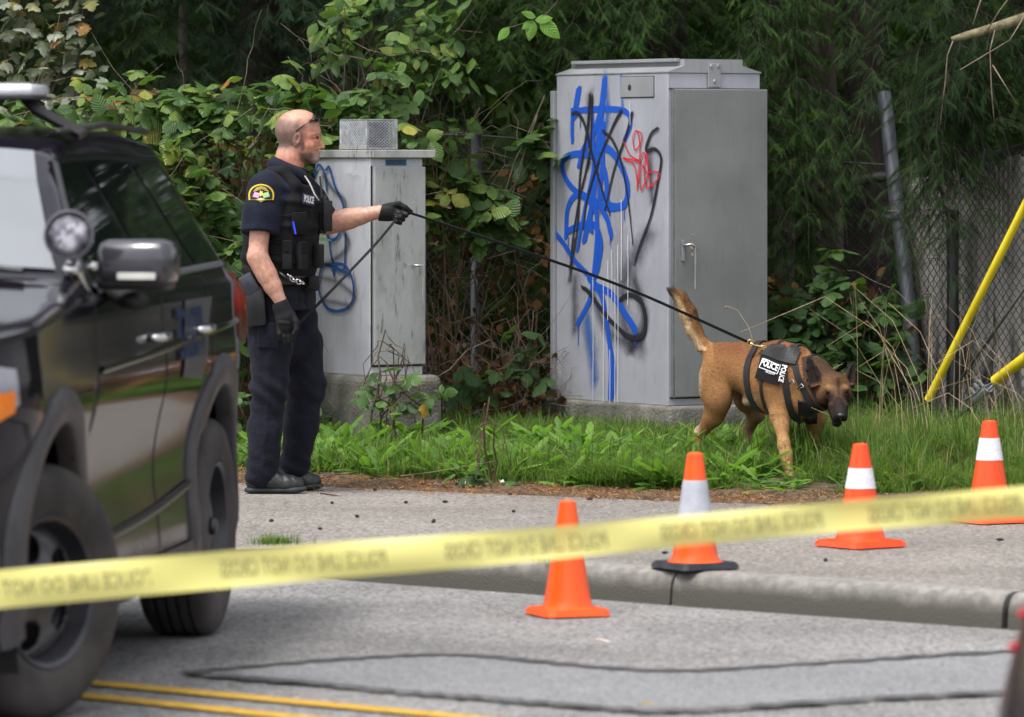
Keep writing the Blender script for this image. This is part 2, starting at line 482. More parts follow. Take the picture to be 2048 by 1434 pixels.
# verge soil
mb = MB(); V = []; YS = [0, .05, .3, .7, 1.2, 1.8, 2.4, 3.0, 3.8, 5, 8, 14, 30]
for x in XS:
    for dy in YS:
        y = edge_y(x)-.03+dy; z = ground_z(x, y)+(.012 if dy > 0 else -.01)+.01*math.sin(x*9+dy*5)*(dy > .05)
        V.append((x, y, z))
k = len(YS)
mb.add(V, [(i*k+j, (i+1)*k+j, (i+1)*k+j+1, i*k+j+1) for i in range(NX-1) for j in range(k-1)])
verge = tag(mb.build('verge', M_SOIL, smooth=True), kind='structure')
# resurfaced patch with tar seams
def R(px, py, z=-.13): d = gd(py, z); p = P(px, py, d); return (p.x, p.y, z)
up = [(372, 1344), (500, 1332), (640, 1320), (780, 1311), (880, 1308), (960, 1310), (1060, 1320), (1180, 1332), (1300, 1340), (1400, 1340), (1560, 1330), (1750, 1318), (1900, 1308), (2140, 1295)]
lo = [(372, 1344), (500, 1355), (640, 1366), (780, 1380), (880, 1388), (960, 1394), (1060, 1402), (1180, 1412), (1300, 1420), (1400, 1419), (1560, 1408), (1750, 1395), (1900, 1388), (2140, 1376)]
mb = MB(); V = [R(a, b, -.126) for a, b in up]+[R(a, b, -.126) for a, b in lo]; n = len(up)
mb.add(V, [(i, i+1, n+i+1, n+i) for i in range(n-1)])
tag(mb.build('road_patch', M_PATCH), kind='structure')
def ribbon_ground(pts, w, z, mat, name, jit=0.0):
    P3 = [Vector(R(a, b, z)) for a, b in pts]; Q = []
    for i in range(len(P3)-1):
        for s in range(8): Q.append(P3[i].lerp(P3[i+1], s/8))
    Q.append(P3[-1]); V = []
    for i, p in enumerate(Q):
        t = (Q[min(i+1, len(Q)-1)]-Q[max(i-1, 0)]).normalized(); nn = Vector((-t.y, t.x, 0))
        w1 = w*(1+jit*math.sin(i*1.7)+jit*random.uniform(-1, 1))
        V += [p+nn*w1/2, p-nn*w1/2]
    mb = MB(); mb.add(V, [(2*i, 2*i+1, 2*i+3, 2*i+2) for i in range(len(Q)-1)])
    return tag(mb.build(name, mat), kind='structure')
ribbon_ground(up, .085, -.122, M_TAR, 'tar_seam', .32)
ribbon_ground(lo, .075, -.118, M_TAR, 'tar_seam', .32)
M_YEL = mat_noise('yellow_road_paint', (.42, .24, .02), (.62, .38, .05), scale=25, rough=.7, bump=.3, bscale=150)
ribbon_ground([(60, 1353), (215, 1367), (480, 1392), (910, 1432), (1400, 1478)], .11, -.122, M_YEL, 'road_marking', .03)
ribbon_ground([(60, 1379), (200, 1393), (480, 1422), (800, 1455), (1400, 1518)], .11, -.122, M_YEL, 'road_marking', .03)
# ------------------------------------------------------------------ steel cabinets
def metal_paint(name, c, grime=0.0, streak=0.0, tint=(.05, .055, .03)):
    m, nt, b = newmat(name)
    t = N(nt, 'ShaderNodeTexCoord')
    n1 = N(nt, 'ShaderNodeTexNoise', Scale=3.0, Detail=6); nt.links.new(t.outputs['Object'], n1.inputs['Vector'])
    r1 = ramp(nt, n1.outputs['Fac'], [(.3, [x*.86 for x in c]), (.7, [x*1.1 for x in c])])
    last = r1.outputs[0]
    def layer(stretch, scale, lo, hi, amt, col, last, det=6):
        mp = N(nt, 'ShaderNodeMapping'); mp.inputs['Scale'].default_value = stretch; nt.links.new(t.outputs['Object'], mp.inputs[0])
        n = N(nt, 'ShaderNodeTexNoise', Scale=scale, Detail=det); n.inputs['Roughness'].default_value = .65; nt.links.new(mp.outputs[0], n.inputs['Vector'])
        r = ramp(nt, n.outputs['Fac'], [(lo, [0]*3), (hi, [amt]*3)])
        mx = N(nt, 'ShaderNodeMix', data_type='RGBA'); mx.inputs[7].default_value = (*col, 1)
        nt.links.new(r.outputs[0], mx.inputs[0]); nt.links.new(last, mx.inputs[6]); return mx.outputs[2]
    last = layer((1, 1, .12), 26, .55, .75, .16+streak, [x*.55 for x in c], last)
    last = layer((1, 1, 1), 160, .66, .74, .35, [x*.5 for x in c], last, 2)
    if grime:
        last = layer((1, 1, .35), 5.5, .50, .66, grime*.55, tint, last)
        last = layer((1, 1, .22), 30, .57, .66, grime, [x*.6 for x in tint], last)
    nt.links.new(last, b.inputs['Base Color'])
    b.inputs['Roughness'].default_value = .42; b.inputs['Metallic'].default_value = .25; b.inputs['Specular IOR Level'].default_value = .5
    n3 = N(nt, 'ShaderNodeTexNoise', Scale=4.0, Detail=3); nt.links.new(t.outputs['Object'], n3.inputs['Vector'])
    bp = N(nt, 'ShaderNodeBump', Strength=.15, Distance=.02); nt.links.new(n3.outputs['Fac'], bp.inputs['Height']); nt.links.new(bp.outputs[0], b.inputs['Normal'])
    return m
M_CAB = metal_paint('grey_steel_cabinet', (.33, .34, .36), 0.12)
M_CABL = metal_paint('grey_steel_panel', (.43, .44, .50), 0.12, .12)
M_CABD = metal_paint('grey_steel_door', (.225, .235, .24), 0.08, .08)
M_CAB2 = metal_paint('pale_steel_cabinet', (.56, .57, .63), .2, .08)
M_CAB2D = metal_paint('mossy_steel_door', (.38, .39, .395), .6, .08)
M_LID = metal_paint('mossy_steel_lid', (.44, .44, .44), .8, .2)
M_BASE = mat_noise('weathered_concrete', (.055, .055, .045), (.23, .22, .19), scale=7, rough=.95, bump=.9, bscale=70, detail=8, lo=.3, hi=.72)
M_CHROME = mat_flat('bright_metal', (.6, .6, .6), .22, 1)
M_DARK = mat_flat('dark_gap', (.02, .02, .022), .7)
M_GALV = mat_noise('galvanised_metal', (.24, .25, .27), (.42, .44, .47), scale=30, rough=.5, metal=.6)
M_BLACKM = mat_flat('black_metal', (.02, .02, .022), .5, .3)

AX = Vector((-.538, .843, 0)).normalized(); BX = Vector((.843, .538, 0)).normalized(); ZX = Vector((0, 0, 1))
class Cab:
    def __init__(s, corner, zb): s.o = Vector((corner.x, corner.y, zb))
    def p(s, a, b, z): return s.o+AX*a+BX*b+ZX*z
    def box(s, mb, a0, a1, b0, b1, z0, z1, bev=.004, mi=0):
        M = Matrix((AX, BX, ZX)).transposed().to_4x4(); M.translation = s.o
        return mb.box(Vector(((a0+a1)/2, (b0+b1)/2, (z0+z1)/2)), (a1-a0, b1-b0, z1-z0), M, bev, mi)
    def hit(s, px, py, plane, off=0):
        """photo pixel -> point on face: 'A' face spanned by A,z (b=-off) ; 'B' face spanned by B,z (a=-off)"""
        d = Vector(((px-1024)/F, 1, -(py-HY)/F)); c = Vector((0, 0, CH))
        nrm, base = (BX, s.o-BX*off) if plane == 'A' else (AX, s.o-AX*off)
        return c+d*((base-c).dot(nrm)/d.dot(nrm))
    def ray(s, px, py, plane, off=0):
        q = s.hit(px, py, plane, off)-s.o
        return (q.dot(AX if plane == 'A' else BX), q.z)

def spray_mat(name, col, soft=.35, alpha=1.0):
    m, nt, b = newmat(name)
    u = N(nt, 'ShaderNodeUVMap'); sx = N(nt, 'ShaderNodeSeparateXYZ'); nt.links.new(u.outputs[0], sx.inputs[0])
    ab = N(nt, 'ShaderNodeMath', operation='ABSOLUTE'); nt.links.new(sx.outputs['Y'], ab.inputs[0])
    t = N(nt, 'ShaderNodeTexCoord'); n = N(nt, 'ShaderNodeTexNoise', Scale=260.0, Detail=4); nt.links.new(t.outputs['Object'], n.inputs['Vector'])
    n2 = N(nt, 'ShaderNodeTexNoise', Scale=14.0, Detail=4); nt.links.new(t.outputs['Object'], n2.inputs['Vector'])
    ad = N(nt, 'ShaderNodeMath', operation='MULTIPLY_ADD'); ad.inputs[1].default_value = .55*soft; nt.links.new(n.outputs['Fac'], ad.inputs[0]); nt.links.new(ab.outputs[0], ad.inputs[2])
    ad2 = N(nt, 'ShaderNodeMath', operation='MULTIPLY_ADD'); ad2.inputs[1].default_value = .3; nt.links.new(n2.outputs['Fac'], ad2.inputs[0]); nt.links.new(ad.outputs[0], ad2.inputs[2])
    mr = N(nt, 'ShaderNodeMapRange'); mr.interpolation_type = 'SMOOTHSTEP'
    mr.inputs['From Min'].default_value = 1.12-soft; mr.inputs['From Max'].default_value = 1.12; mr.inputs['To Min'].default_value = alpha; mr.inputs['To Max'].default_value = 0
    nt.links.new(ad2.outputs[0], mr.inputs['Value']); nt.links.new(mr.outputs[0], b.inputs['Alpha'])
    b.inputs['Base Color'].default_value = (*col, 1); b.inputs['Roughness'].default_value = .6
    return m
SP_BLUE = spray_mat('blue_spray_paint', (.004, .075, .46), .18)
SP_BLUE2 = spray_mat('dark_blue_spray_paint', (.01, .075, .26), .3)
SP_BLUEF = spray_mat('faint_blue_spray_mist', (.02, .12, .45), 1.0, .9)
SP_BLACK = spray_mat('black_spray_paint', (.012, .012, .016), .55)
SP_BLKS = spray_mat('soft_black_spray', (.02, .02, .03), 1.1, 1.0)
SP_FOG = spray_mat('black_spray_mist', (.05, .05, .085), 1.15, .95)
SP_RED = spray_mat('red_marker_paint', (.58, .008, .025), .12)
SP_WHITE = spray_mat('white_paint_drip', (.75, .77, .82), .3, .85)
SP_GREYF = spray_mat('grey_buffed_paint', (.36, .37, .42), .9, .6)
def catmull(pts, n=8):
    if len(pts) < 3: return [tuple(np.array(pts[0])*(1-t)+np.array(pts[1])*t) for t in np.linspace(0, 1, n)]
    P_ = [np.array(p, float) for p in pts]; P_ = [2*P_[0]-P_[1]]+P_+[2*P_[-1]-P_[-2]]; out = []
    for i in range(1, len(P_)-2):
        for t in np.linspace(0, 1, n, endpoint=False):
            a, b, c, d = P_[i-1:i+3]
            out.append(.5*((2*b)+(-a+c)*t+(2*a-5*b+4*c-d)*t*t+(-a+3*b-3*c+d)*t**3))
    out.append(P_[-2]); return out
STROKE_N = [0]
def stroke(cab, plane, pts, w, mat, parent, off=.0015, smooth=True, taper=0):
    if mat is SP_BLUE: w = [q*1.06 for q in w] if hasattr(w, '__len__') else (w*1.06 if w > .02 else w)
    """pts photo pixels on the face; w = width in metres (or list)"""
    STROKE_N[0] += 1; off = off+.00012*STROKE_N[0]
    L = catmull(pts) if smooth else [np.array(p, float) for p in pts]
    uvp = np.array([cab.ray(p[0], p[1], plane) for p in L]); n = len(L)
    ww = np.interp(np.linspace(0, 1, n), np.linspace(0, 1, len(w)), w) if hasattr(w, '__len__') else np.full(n, w)
    # rounded ends
    V = []; Q = []; UV = []
    tn = np.gradient(uvp, axis=0); tn /= np.linalg.norm(tn, axis=1)[:, None]+1e-9
    e0 = uvp[0]-tn[0]*ww[0]*.5; e1 = uvp[-1]+tn[-1]*ww[-1]*.5
    uvp = np.vstack([e0, uvp, e1]); tn = np.vstack([tn[0], tn, tn[-1]]); ww = np.hstack([ww[0]*.9, ww, ww[-1]*.9]); n += 2
    def pt(u, z): return cab.p(u, -off, z) if plane == 'A' else cab.p(-off, u, z)
    for i in range(n):
        nn = np.array([-tn[i][1], tn[i][0]])*ww[i]*.5
        e = 1 if i in (0, n-1) else 0
        for k in (-1, 0, 1):
            q = uvp[i]+nn*k; V.append(pt(q[0], q[1]))
    for i in range(n-1):
        for k in (0, 1):
            Q.append((3*i+k, 3*i+k+1, 3*i+k+4, 3*i+k+3))
            def val(ii, kk): return (ii/n, 1.0 if ii in (0, n-1) else abs(kk-1.0))
            UV += [val(i, k), val(i, k+1), val(i+1, k+1), val(i+1, k)]
    return V, Q, UV, mat
def paint(cab, plane, items, name, parent):
    """all strokes of one paint colour on one face = ONE mesh"""
    by = {}
    for it in items:
        V, Q, UV, mat = stroke(cab, plane, it[0], it[1], it[2], parent, off=it[3] if len(it) > 3 else .0015)
        by.setdefault(mat.name, []).append((V, Q, UV, mat))
    for k, L in by.items():
        V = []; Q = []; UV = []
        for v, q, uv, mat in L:
            b = len(V); V += v; Q += [tuple(b+i for i in f) for f in q]; UV += uv
        npmesh(name, [tuple(v) for v in V], Q, mat, parent, uv=UV)

# ---- big cabinet
c0 = P(1336, 812, 27.5)
big = Cab(c0, c0.z)
HB = CH-(145-HY)*27.5/F-c0.z     # height to shoulder
LA, LB = 1.07, .59
br = empty('utility_cabinet', (c0.x, c0.y, c0.z)); tag(br, 'tall grey steel utility cabinet with blue, black and red graffiti, beside the dog', 'cabinet')
def reparent(root, fn):
    """build with world coordinates, then parent keeping the place"""
    before = set(COL.objects); fn(); inv = root.matrix_basis.inverted()
    for o in COL.objects:
        if o not in before and o.parent is None and o is not root: o.parent = root; o.matrix_parent_inverse = inv
def build_big():
    mb = MB(); big.box(mb, 0, LA, 0, LB, 0, HB-.002, .004); mb.build('side_panel', M_CABL)
    # the whole cap: profile in B,z extruded along A
    e = .004; hr = .072
    prof = [(-.004, HB), (-.004, HB+.006), (LB*.17, HB+.038), (LB*.17, HB+hr), (LB*.80, HB+hr), (LB*.80, HB+.038), (LB+.004, HB+.006), (LB+.004, HB)]
    mb = MB(); mb.prism(prof, -.006, LA+.006, lambda a, b, h: big.p(h, a, b)); mb.build('roof', M_CAB)
    mb = MB(); big.box(mb, .035, LA-.03, LB*.17-.028, LB*.17-.001, HB+hr-.014, HB+hr+.004, .003); mb.build('roof_rim', M_CAB)
    # doors (both short faces)
    mb = MB(); big.box(mb, -.036, -.0005, .02, LB+.024, .045, HB-.085, .005); d = mb.build('door', M_CABD)
    mb = MB(); big.box(mb, LA+.0005, LA+.036, -.02, LB-.02, .045, HB-.085, .005); mb.build('door', M_CAB)
    mb = MB(); big.box(mb, -.0365, -.002, .018, .0212, .043, HB-.083, .001); mb.build('door_edge', M_CHROME)
    mb = MB(); big.box(mb, -.004, -.0002, .012, LB-.01, .036, .046, 0); mb.build('door_gap', M_DARK)
    mb = MB(); big.box(mb, -.005, -.001, .004, LB-.004, HB-.086, HB-.0805, 0); mb.build('drip_line', M_DARK)
    # lifting plate on the gable and its rivets
    mb = MB(); big.box(mb, -.012, -.0062, LB*.42, LB*.56, HB-.075, HB+.052, .002); mb.build('lifting_plate', M_CAB)
    for bb, zz in ((.455, .035), (.53, .035), (.49, -.045)):
        mb = MB(); o = big.p(-.0125, LB*bb, HB+zz); mb.lathe([(0.001, 0), (.011, .0), (.009, .004), (.001, .005)], o, 12, Matrix.Rotation(0, 4, 'Z') @ frame((0, 0, 0), BX, ZX).to_3x3().to_4x4()); mb.build('rivet', M_GALV)
    # louvre box on long face
    u0, z0 = big.ray(1243, 195, 'A'); u1, z1 = big.ray(1308, 153, 'A')
    mb = MB(); big.box(mb, u1, u0, -.006, -.0005, z0, z1, .003); mb.build('meter_hatch', M_CAB)
    mb = MB(); big.box(mb, u1-.004, u0+.004, -.0022, .0, z0-.004, z1+.004, 0); mb.build('hatch_gap', M_DARK)
    mb = MB(); o = big.p((u0*.72+u1*.28), -.0065, (z0+z1)/2-.002); mb.lathe([(.001, 0), (.017, 0), (.015, .005), (.001, .006)], o, 16, frame((0, 0, 0), AX, ZX).to_3x3().to_4x4()); mb.build('hatch_lock', M_CHROME)
    # handle
    b0, z0 = big.ray(1366, 490, 'B', .036); b1, z1 = big.ray(1379, 577, 'B', .036)
    mb = MB(); big.box(mb, -.046, -.037, b0-.012, b0+.006, z0-.085, z0+.025, .002); mb.build('handle_plate', M_GALV)
    q = lambda a, b, z: big.p(a, b, z)
    mb = MB(); mb.tube([q(-.04, b0, z0), q(-.08, b0, z0), q(-.09, b0+.012, z0+.004), q(-.09, b1-.006, z0-.002), q(-.09, b1, z0-.02), q(-.09, b1, z1)], .0085, 10); mb.build('handle', M_CHROME, auto=.8)
    mb = MB(); o = q(-.037, b1+.018, z0-.005); mb.lathe([(.001, 0), (.018, 0), (.016, .008), (.001, .009)], o, 16, frame((0, 0, 0), ZX, BX).to_3x3().to_4x4()); mb.build('lock', M_CHROME)
    for dz in (.055, -.05):
        mb = MB(); mb.lathe([(.001, 0), (.009, 0), (.007, .006), (.001, .007)], q(-.037, b1+.018, z0+dz), 10, frame((0, 0, 0), ZX, BX).to_3x3().to_4x4()); mb.build('bolt', M_CHROME)
    # graffiti --------------------------------------------------------
    B, K, Rr, W, FG, BF, GF = SP_BLUE, SP_BLACK, SP_RED, SP_WHITE, SP_FOG, SP_BLUEF, SP_GREYF
    it = []
    for pts, w in (([(1230, 250), (1235, 420), (1240, 560)], .34), ([(1150, 500), (1165, 620), (1190, 700)], .3), ([(1262, 520), (1280, 620), (1262, 680)], .34)):
        it.append((pts, w, GF))
    for pts, w in (([(1180, 190), (1178, 330)], .2), ([(1295, 470), (1250, 560), (1250, 650), (1282, 690)], .34), ([(1190, 600), (1215, 660), (1262, 690)], .22), ([(1150, 560), (1150, 660)], .2), ([(1300, 300), (1305, 400)], .14), ([(1195, 250), (1200, 420)], .2)):
        it.append((pts, w, FG))
    it.append(([(1210, 150), (1215, 230), (1200, 300)], .13, BF)); it.append(([(1270, 560), (1290, 640), (1262, 700)], .2, SP_BLKS)); it.append(([(1150, 480), (1140, 560)], .12, SP_BLKS)); it.append(([(1175, 640), (1190, 760)], .2, BF))
    it.append(([(1243, 150), (1246, 215)], .06, BF))
    u = .062
    it += [([(1158, 180), (1150, 232)], .055, B), ([(1210, 160), (1205, 210), (1196, 300), (1186, 400), (1172, 470), (1170, 480)], [.05, .06, .06, .05, .05], B),
           ([(1146, 222), (1200, 218), (1250, 222), (1262, 246), (1250, 280)], u*.6, B), ([(1146, 222), (1145, 260), (1146, 282)], u*.55, B), ([(1205, 215), (1190, 260), (1168, 300), (1160, 330)], .05, B),
           ([(1250, 410), (1222, 416), (1180, 400), (1145, 375), (1128, 345), (1128, 320), (1150, 308), (1190, 310)], .042, B),
           ([(1180, 308), (1212, 296), (1238, 322), (1256, 370), (1250, 408), (1222, 412), (1206, 390)], .05, B), ([(1208, 250), (1206, 330), (1200, 400), (1216, 440), (1224, 472)], .045, B),
           ([(1133, 472), (1136, 420), (1150, 392), (1172, 392), (1196, 430)], .042, B), ([(1166, 450), (1190, 450), (1203, 480), (1200, 520), (1192, 550), (1180, 560)], .04, B),
           ([(1136, 462), (1170, 448), (1185, 460)], .04, B), ([(1106, 460), (1128, 486), (1150, 520), (1180, 552)], .036, B),
           ([(1192, 400), (1196, 470), (1190, 540), (1186, 575), (1178, 606), (1156, 648)], [.035, .05, .045, .04, .035], B),
           ([(1184, 560), (1204, 590), (1214, 640), (1222, 700), (1226, 740), (1224, 790)], [.045, .05, .04, .05, .075, .07], B),
           ([(1196, 572), (1226, 590), (1252, 628), (1272, 660)], [.04, .045, .05, .055], B), ([(1205, 320), (1215, 370), (1215, 405)], .05, B),
           ([(1186, 230), (1188, 330), (1170, 420), (1156, 500)], .028, B)]
    for x, y0, y1 in ((1148, 240, 262), (1162, 236, 256), (1186, 410, 450), (1158, 640, 690), (1226, 780, 835), (1272, 660, 690), (1250, 412, 440), (1138, 470, 500), (1107, 470, 500), (1222, 470, 490)):
        it.append(([(x, y0), (x, (y0+y1)/2), (x, y1)], .008, B))
    it += [([(1146, 228), (1156, 226), (1170, 246), (1184, 300), (1200, 360), (1222, 430)], [.03, .045, .04, .03, .02], K), ([(1182, 190), (1176, 260), (1162, 350), (1158, 440), (1150, 500), (1140, 540)], [.04, .035, .03, .022, .012], K),
           ([(1186, 192), (1182, 300), (1160, 400), (1146, 490), (1143, 552)], [.035, .03, .03, .022, .01], K), ([(1244, 222), (1228, 252), (1200, 320), (1176, 400), (1168, 460)], [.04, .03, .028, .015], K),
           ([(1266, 226), (1254, 270), (1230, 340), (1212, 420)], [.038, .03, .028, .018], K), ([(1208, 262), (1228, 282), (1246, 330), (1258, 400), (1268, 490)], [.035, .03, .025, .012], K),
           ([(1318, 256), (1304, 268), (1294, 300), (1312, 298), (1324, 316), (1318, 360), (1304, 430), (1282, 490), (1270, 530)], [.03, .035, .035, .035, .035, .032, .03, .024, .014], K),
           ([(1166, 574), (1180, 584), (1206, 620), (1232, 650), (1262, 674), (1286, 672), (1293, 648), (1286, 606), (1266, 590), (1248, 594), (1240, 602)], [.035, .05, .045, .045, .05, .055, .055, .045, .03], K)]
    it += [([(1276, 262), (1285, 268), (1284, 285), (1272, 300), (1268, 275), (1276, 262), (1282, 300), (1276, 380)], .0095, Rr), ([(1250, 284), (1262, 310), (1280, 322), (1248, 316), (1270, 330), (1278, 372)], .0095, Rr),
           ([(1280, 330), (1290, 305), (1300, 350), (1284, 330), (1284, 380), (1302, 345), (1322, 350), (1298, 376), (1290, 340), (1296, 308), (1303, 376)], .0095, Rr)]
    for x, y0, y1 in ((1188, 555, 806), (1209, 560, 806), (1232, 560, 812), (1238, 490, 812), (1222, 700, 810), (1258, 470, 610), (1226, 500, 600), (1245, 400, 560), (1218, 520, 640)):
        it.append(([(x, y0), (x+.6, (y0+y1)/2), (x, y1)], .0075, W))
    it.append(([(1262, 200), (1263, 250)], .006, W))
    paint(big, 'A', it, 'graffiti', None)
    paint(big, 'A', [([(1112, 455), (1107.5, 447)], .03, B)], 'graffiti', None)
reparent(br, build_big)

def slab(name, poly, z0, z1, mat, bev=.03, parent=None):
    bm = bmesh.new(); vs = [bm.verts.new((x, y, z0)) for x, y in poly]; f = bm.faces.new(vs)
    r = bmesh.ops.extrude_face_region(bm, geom=[f])
    for v in r['geom']:
        if isinstance(v, bmesh.types.BMVert): v.co.z = z1
    bmesh.ops.recalc_face_normals(bm, faces=bm.faces[:])
    ed = [e for e in bm.edges if max(v.co.z for v in e.verts) > z0+.01]
    bmesh.ops.bevel(bm, geom=ed, offset=bev, segments=4, affect='EDGES', profile=.5)
    me = bpy.data.meshes.new(name); bm.to_mesh(me); bm.free()
    o = link(name, me, mat, parent); me.shade_smooth_by_angle(.6) if hasattr(me, 'shade_smooth_by_angle') else None
    return o
def cabpoly(c, a0, a1, b0, b1): return [tuple((c.o+AX*a+BX*b)[:2]) for a, b in ((a0, b0), (a0, b1), (a1, b1), (a1, b0))]
o = slab('concrete_base', cabpoly(big, -.07, LA+.10, -.035, LB+.10), -.1, c0.z, M_BASE, .02)
tag(o, 'speckled concrete plinth under the tall graffitied cabinet', 'plinth')

# ---- small cabinet
c1 = P(740, 752, 27.0); sm = Cab(c1, c1.z)
HS = CH-(316-HY)*27/F-c1.z; SA, SB = .56, .317
sr = empty('utility_cabinet', (c1.x, c1.y, c1.z)); tag(sr, 'short mossy grey steel cabinet behind the police officer', 'cabinet')
def build_small():
    mb = MB(); sm.box(mb, 0, SA, 0, SB, 0, HS, .004); mb.build('side_panel', M_CAB2)
    mb = MB(); sm.box(mb, -.05, SA+.05, -.012, SB+.05, HS+.001, HS+.042, .004); mb.build('lid', M_LID)
    mb = MB(); sm.box(mb, -.026, -.0005, .012, SB+.004, .055, HS-.045, .005); mb.build('door', M_CAB2D)
    mb = MB(); sm.box(mb, -.006, -.0003, .003, .012, .05, HS-.04, 0); sm.box(mb, -.006, -.0003, .012, SB-.004, .045, .054, 0); mb.build('door_gap', M_DARK)
    b0, z0 = sm.ray(824, 531, 'B', .026); b1, z1 = sm.ray(837, 600, 'B', .026)
    q = sm.p
    mb = MB(); mb.tube([q(-.027, b0, z0), q(-.07, b0, z0), q(-.07, b1-.004, z0+.002), q(-.07, b1, z0-.01), q(-.07, b1, z1)], .006, 8); mb.build('handle', M_CHROME, auto=.8)
    mb = MB(); b2, z2 = sm.ray(809, 531, 'B', .026); mb.lathe([(.001, 0), (.014, 0), (.012, .006), (.001, .007)], q(-.0265, b2, z2), 14, frame((0, 0, 0), ZX, BX).to_3x3().to_4x4()); mb.build('lock', M_GALV)
    b0, z0 = sm.ray(771, 331, 'B'); b1, z1 = sm.ray(812, 319, 'B')
    mb = MB(); sm.box(mb, -.004, -.0006, b0, b1, z0, z1, 0); mb.build('blue_plate', mat_flat('blue_enamel', (.015, .10, .21), .4))
    text_mesh('plate_lettering', 'ELECTRIC', .024, frame(q(-.0045, (b0+b1)/2, (z0+z1)/2), BX, ZX), mat_flat('plate_ink', (.01, .03, .06), .5), bold=.01, extrude=.0003)
    B2, K, FG, W = SP_BLUE2, SP_BLACK, SP_FOG, SP_WHITE
    it = [([(632, 350), (640, 330), (652, 345), (656, 380)], .02, B2), ([(655, 340), (662, 336), (672, 370), (690, 415), (680, 470), (660, 478), (655, 440)], .024, B2),
          ([(660, 470), (668, 520), (690, 540), (694, 470)], .02, B2), ([(655, 530), (690, 530), (708, 560), (708, 600), (690, 620), (660, 618), (642, 585), (642, 550), (655, 530), (700, 548)], .024, B2),
          ([(648, 345), (645, 400)], .06, FG), ([(650, 350), (670, 380), (692, 400), (694, 430)], .085, SP_BLKS), ([(690, 460), (700, 490), (670, 520), (640, 530)], [.10, .09, .08], SP_BLKS),
          ([(645, 555), (680, 565), (712, 590)], .08, FG), ([(650, 600), (700, 610)], .08, FG), ([(710, 545), (716, 590), (700, 616)], .05, FG), ([(668, 537), (672, 548)], .03, B2),
          ([(697, 345), (700, 336), (703, 348), (706, 332), (710, 350), (716, 342), (722, 352)], .006, W)]
    paint(sm, 'A', it, 'graffiti', None)
reparent(sr, build_small)
o = slab('concrete_base', cabpoly(sm, -.07, SA+.1, -.06, SB+.09), -.1, c1.z, M_BASE, .045)
tag(o, 'mossy rounded concrete plinth under the short cabinet', 'plinth')

# ---- expanded metal cage on the small cabinet
cg = P(736, 299, 27.0); q0 = sm.p(.10, .03, HS+.043)
vr = empty('vent_cage', q0); tag(vr, 'small galvanised mesh cage box standing on the short cabinet lid', 'cage')
def build_cage():
    zb = HS+.045; zt = zb+.152; a0, a1 = .03, .30; b0, b1 = .0, .18
    # choose extents so that it spans 695..777 px
    mb = MB()
    def lattice(p0, ux, w, h):
        nx = max(2, round(w/.021)); nz = round(h/.0155)
        for i in range(nx+1):
            for sgn in (1, -1):
                pts = []
                for j in range(nz+1):
                    off = .5*(1 if j % 2 else -1)*sgn*w/nx
                    a = min(max(i*w/nx+off, 0), w)
                    pts.append(p0+ux*a+ZX*(j*h/nz))
                mb.tube(pts, .0030, 4, cap=False)
    q = sm.p
    lattice(q(a0, b0, zb), AX, a1-a0, zt-zb); lattice(q(a0, b0, zb), BX, b1-b0, zt-zb)
    lattice(q(a1, b0, zb), BX, b1-b0, zt-zb); lattice(q(a0, b1, zb), AX, a1-a0, zt-zb)
    mb.build('mesh_side', M_GALV)
    mb = MB()
    for z in (zb+.004, zt):
        for s, e in (((a0, b0), (a0, b1)), ((a0, b1), (a1, b1)), ((a1, b1), (a1, b0)), ((a1, b0), (a0, b0))):
            mb.tube([q(s[0], s[1], z), q(e[0], e[1], z)], .004, 6)
    for a, b in ((a0, b0), (a0, b1), (a1, b1), (a1, b0)): mb.tube([q(a, b, zb), q(a, b, zt)], .004, 6)
    mb.build('frame', M_GALV)
    mb = MB(); sm.box(mb, a0+.03, a1-.03, b0+.03, b1-.03, zb-.002, zt-.012, .004); mb.build('inner_box', mat_noise('blue_grey_sheet', (.03, .035, .05), (.10, .115, .15), scale=12, rough=.5))
    mb = MB(); sm.box(mb, a0+.0, a1-.0, b0-.008, b0-.003, zb, zb+.022, .001); mb.build('skirt', M_LID)
reparent(vr, build_cage)

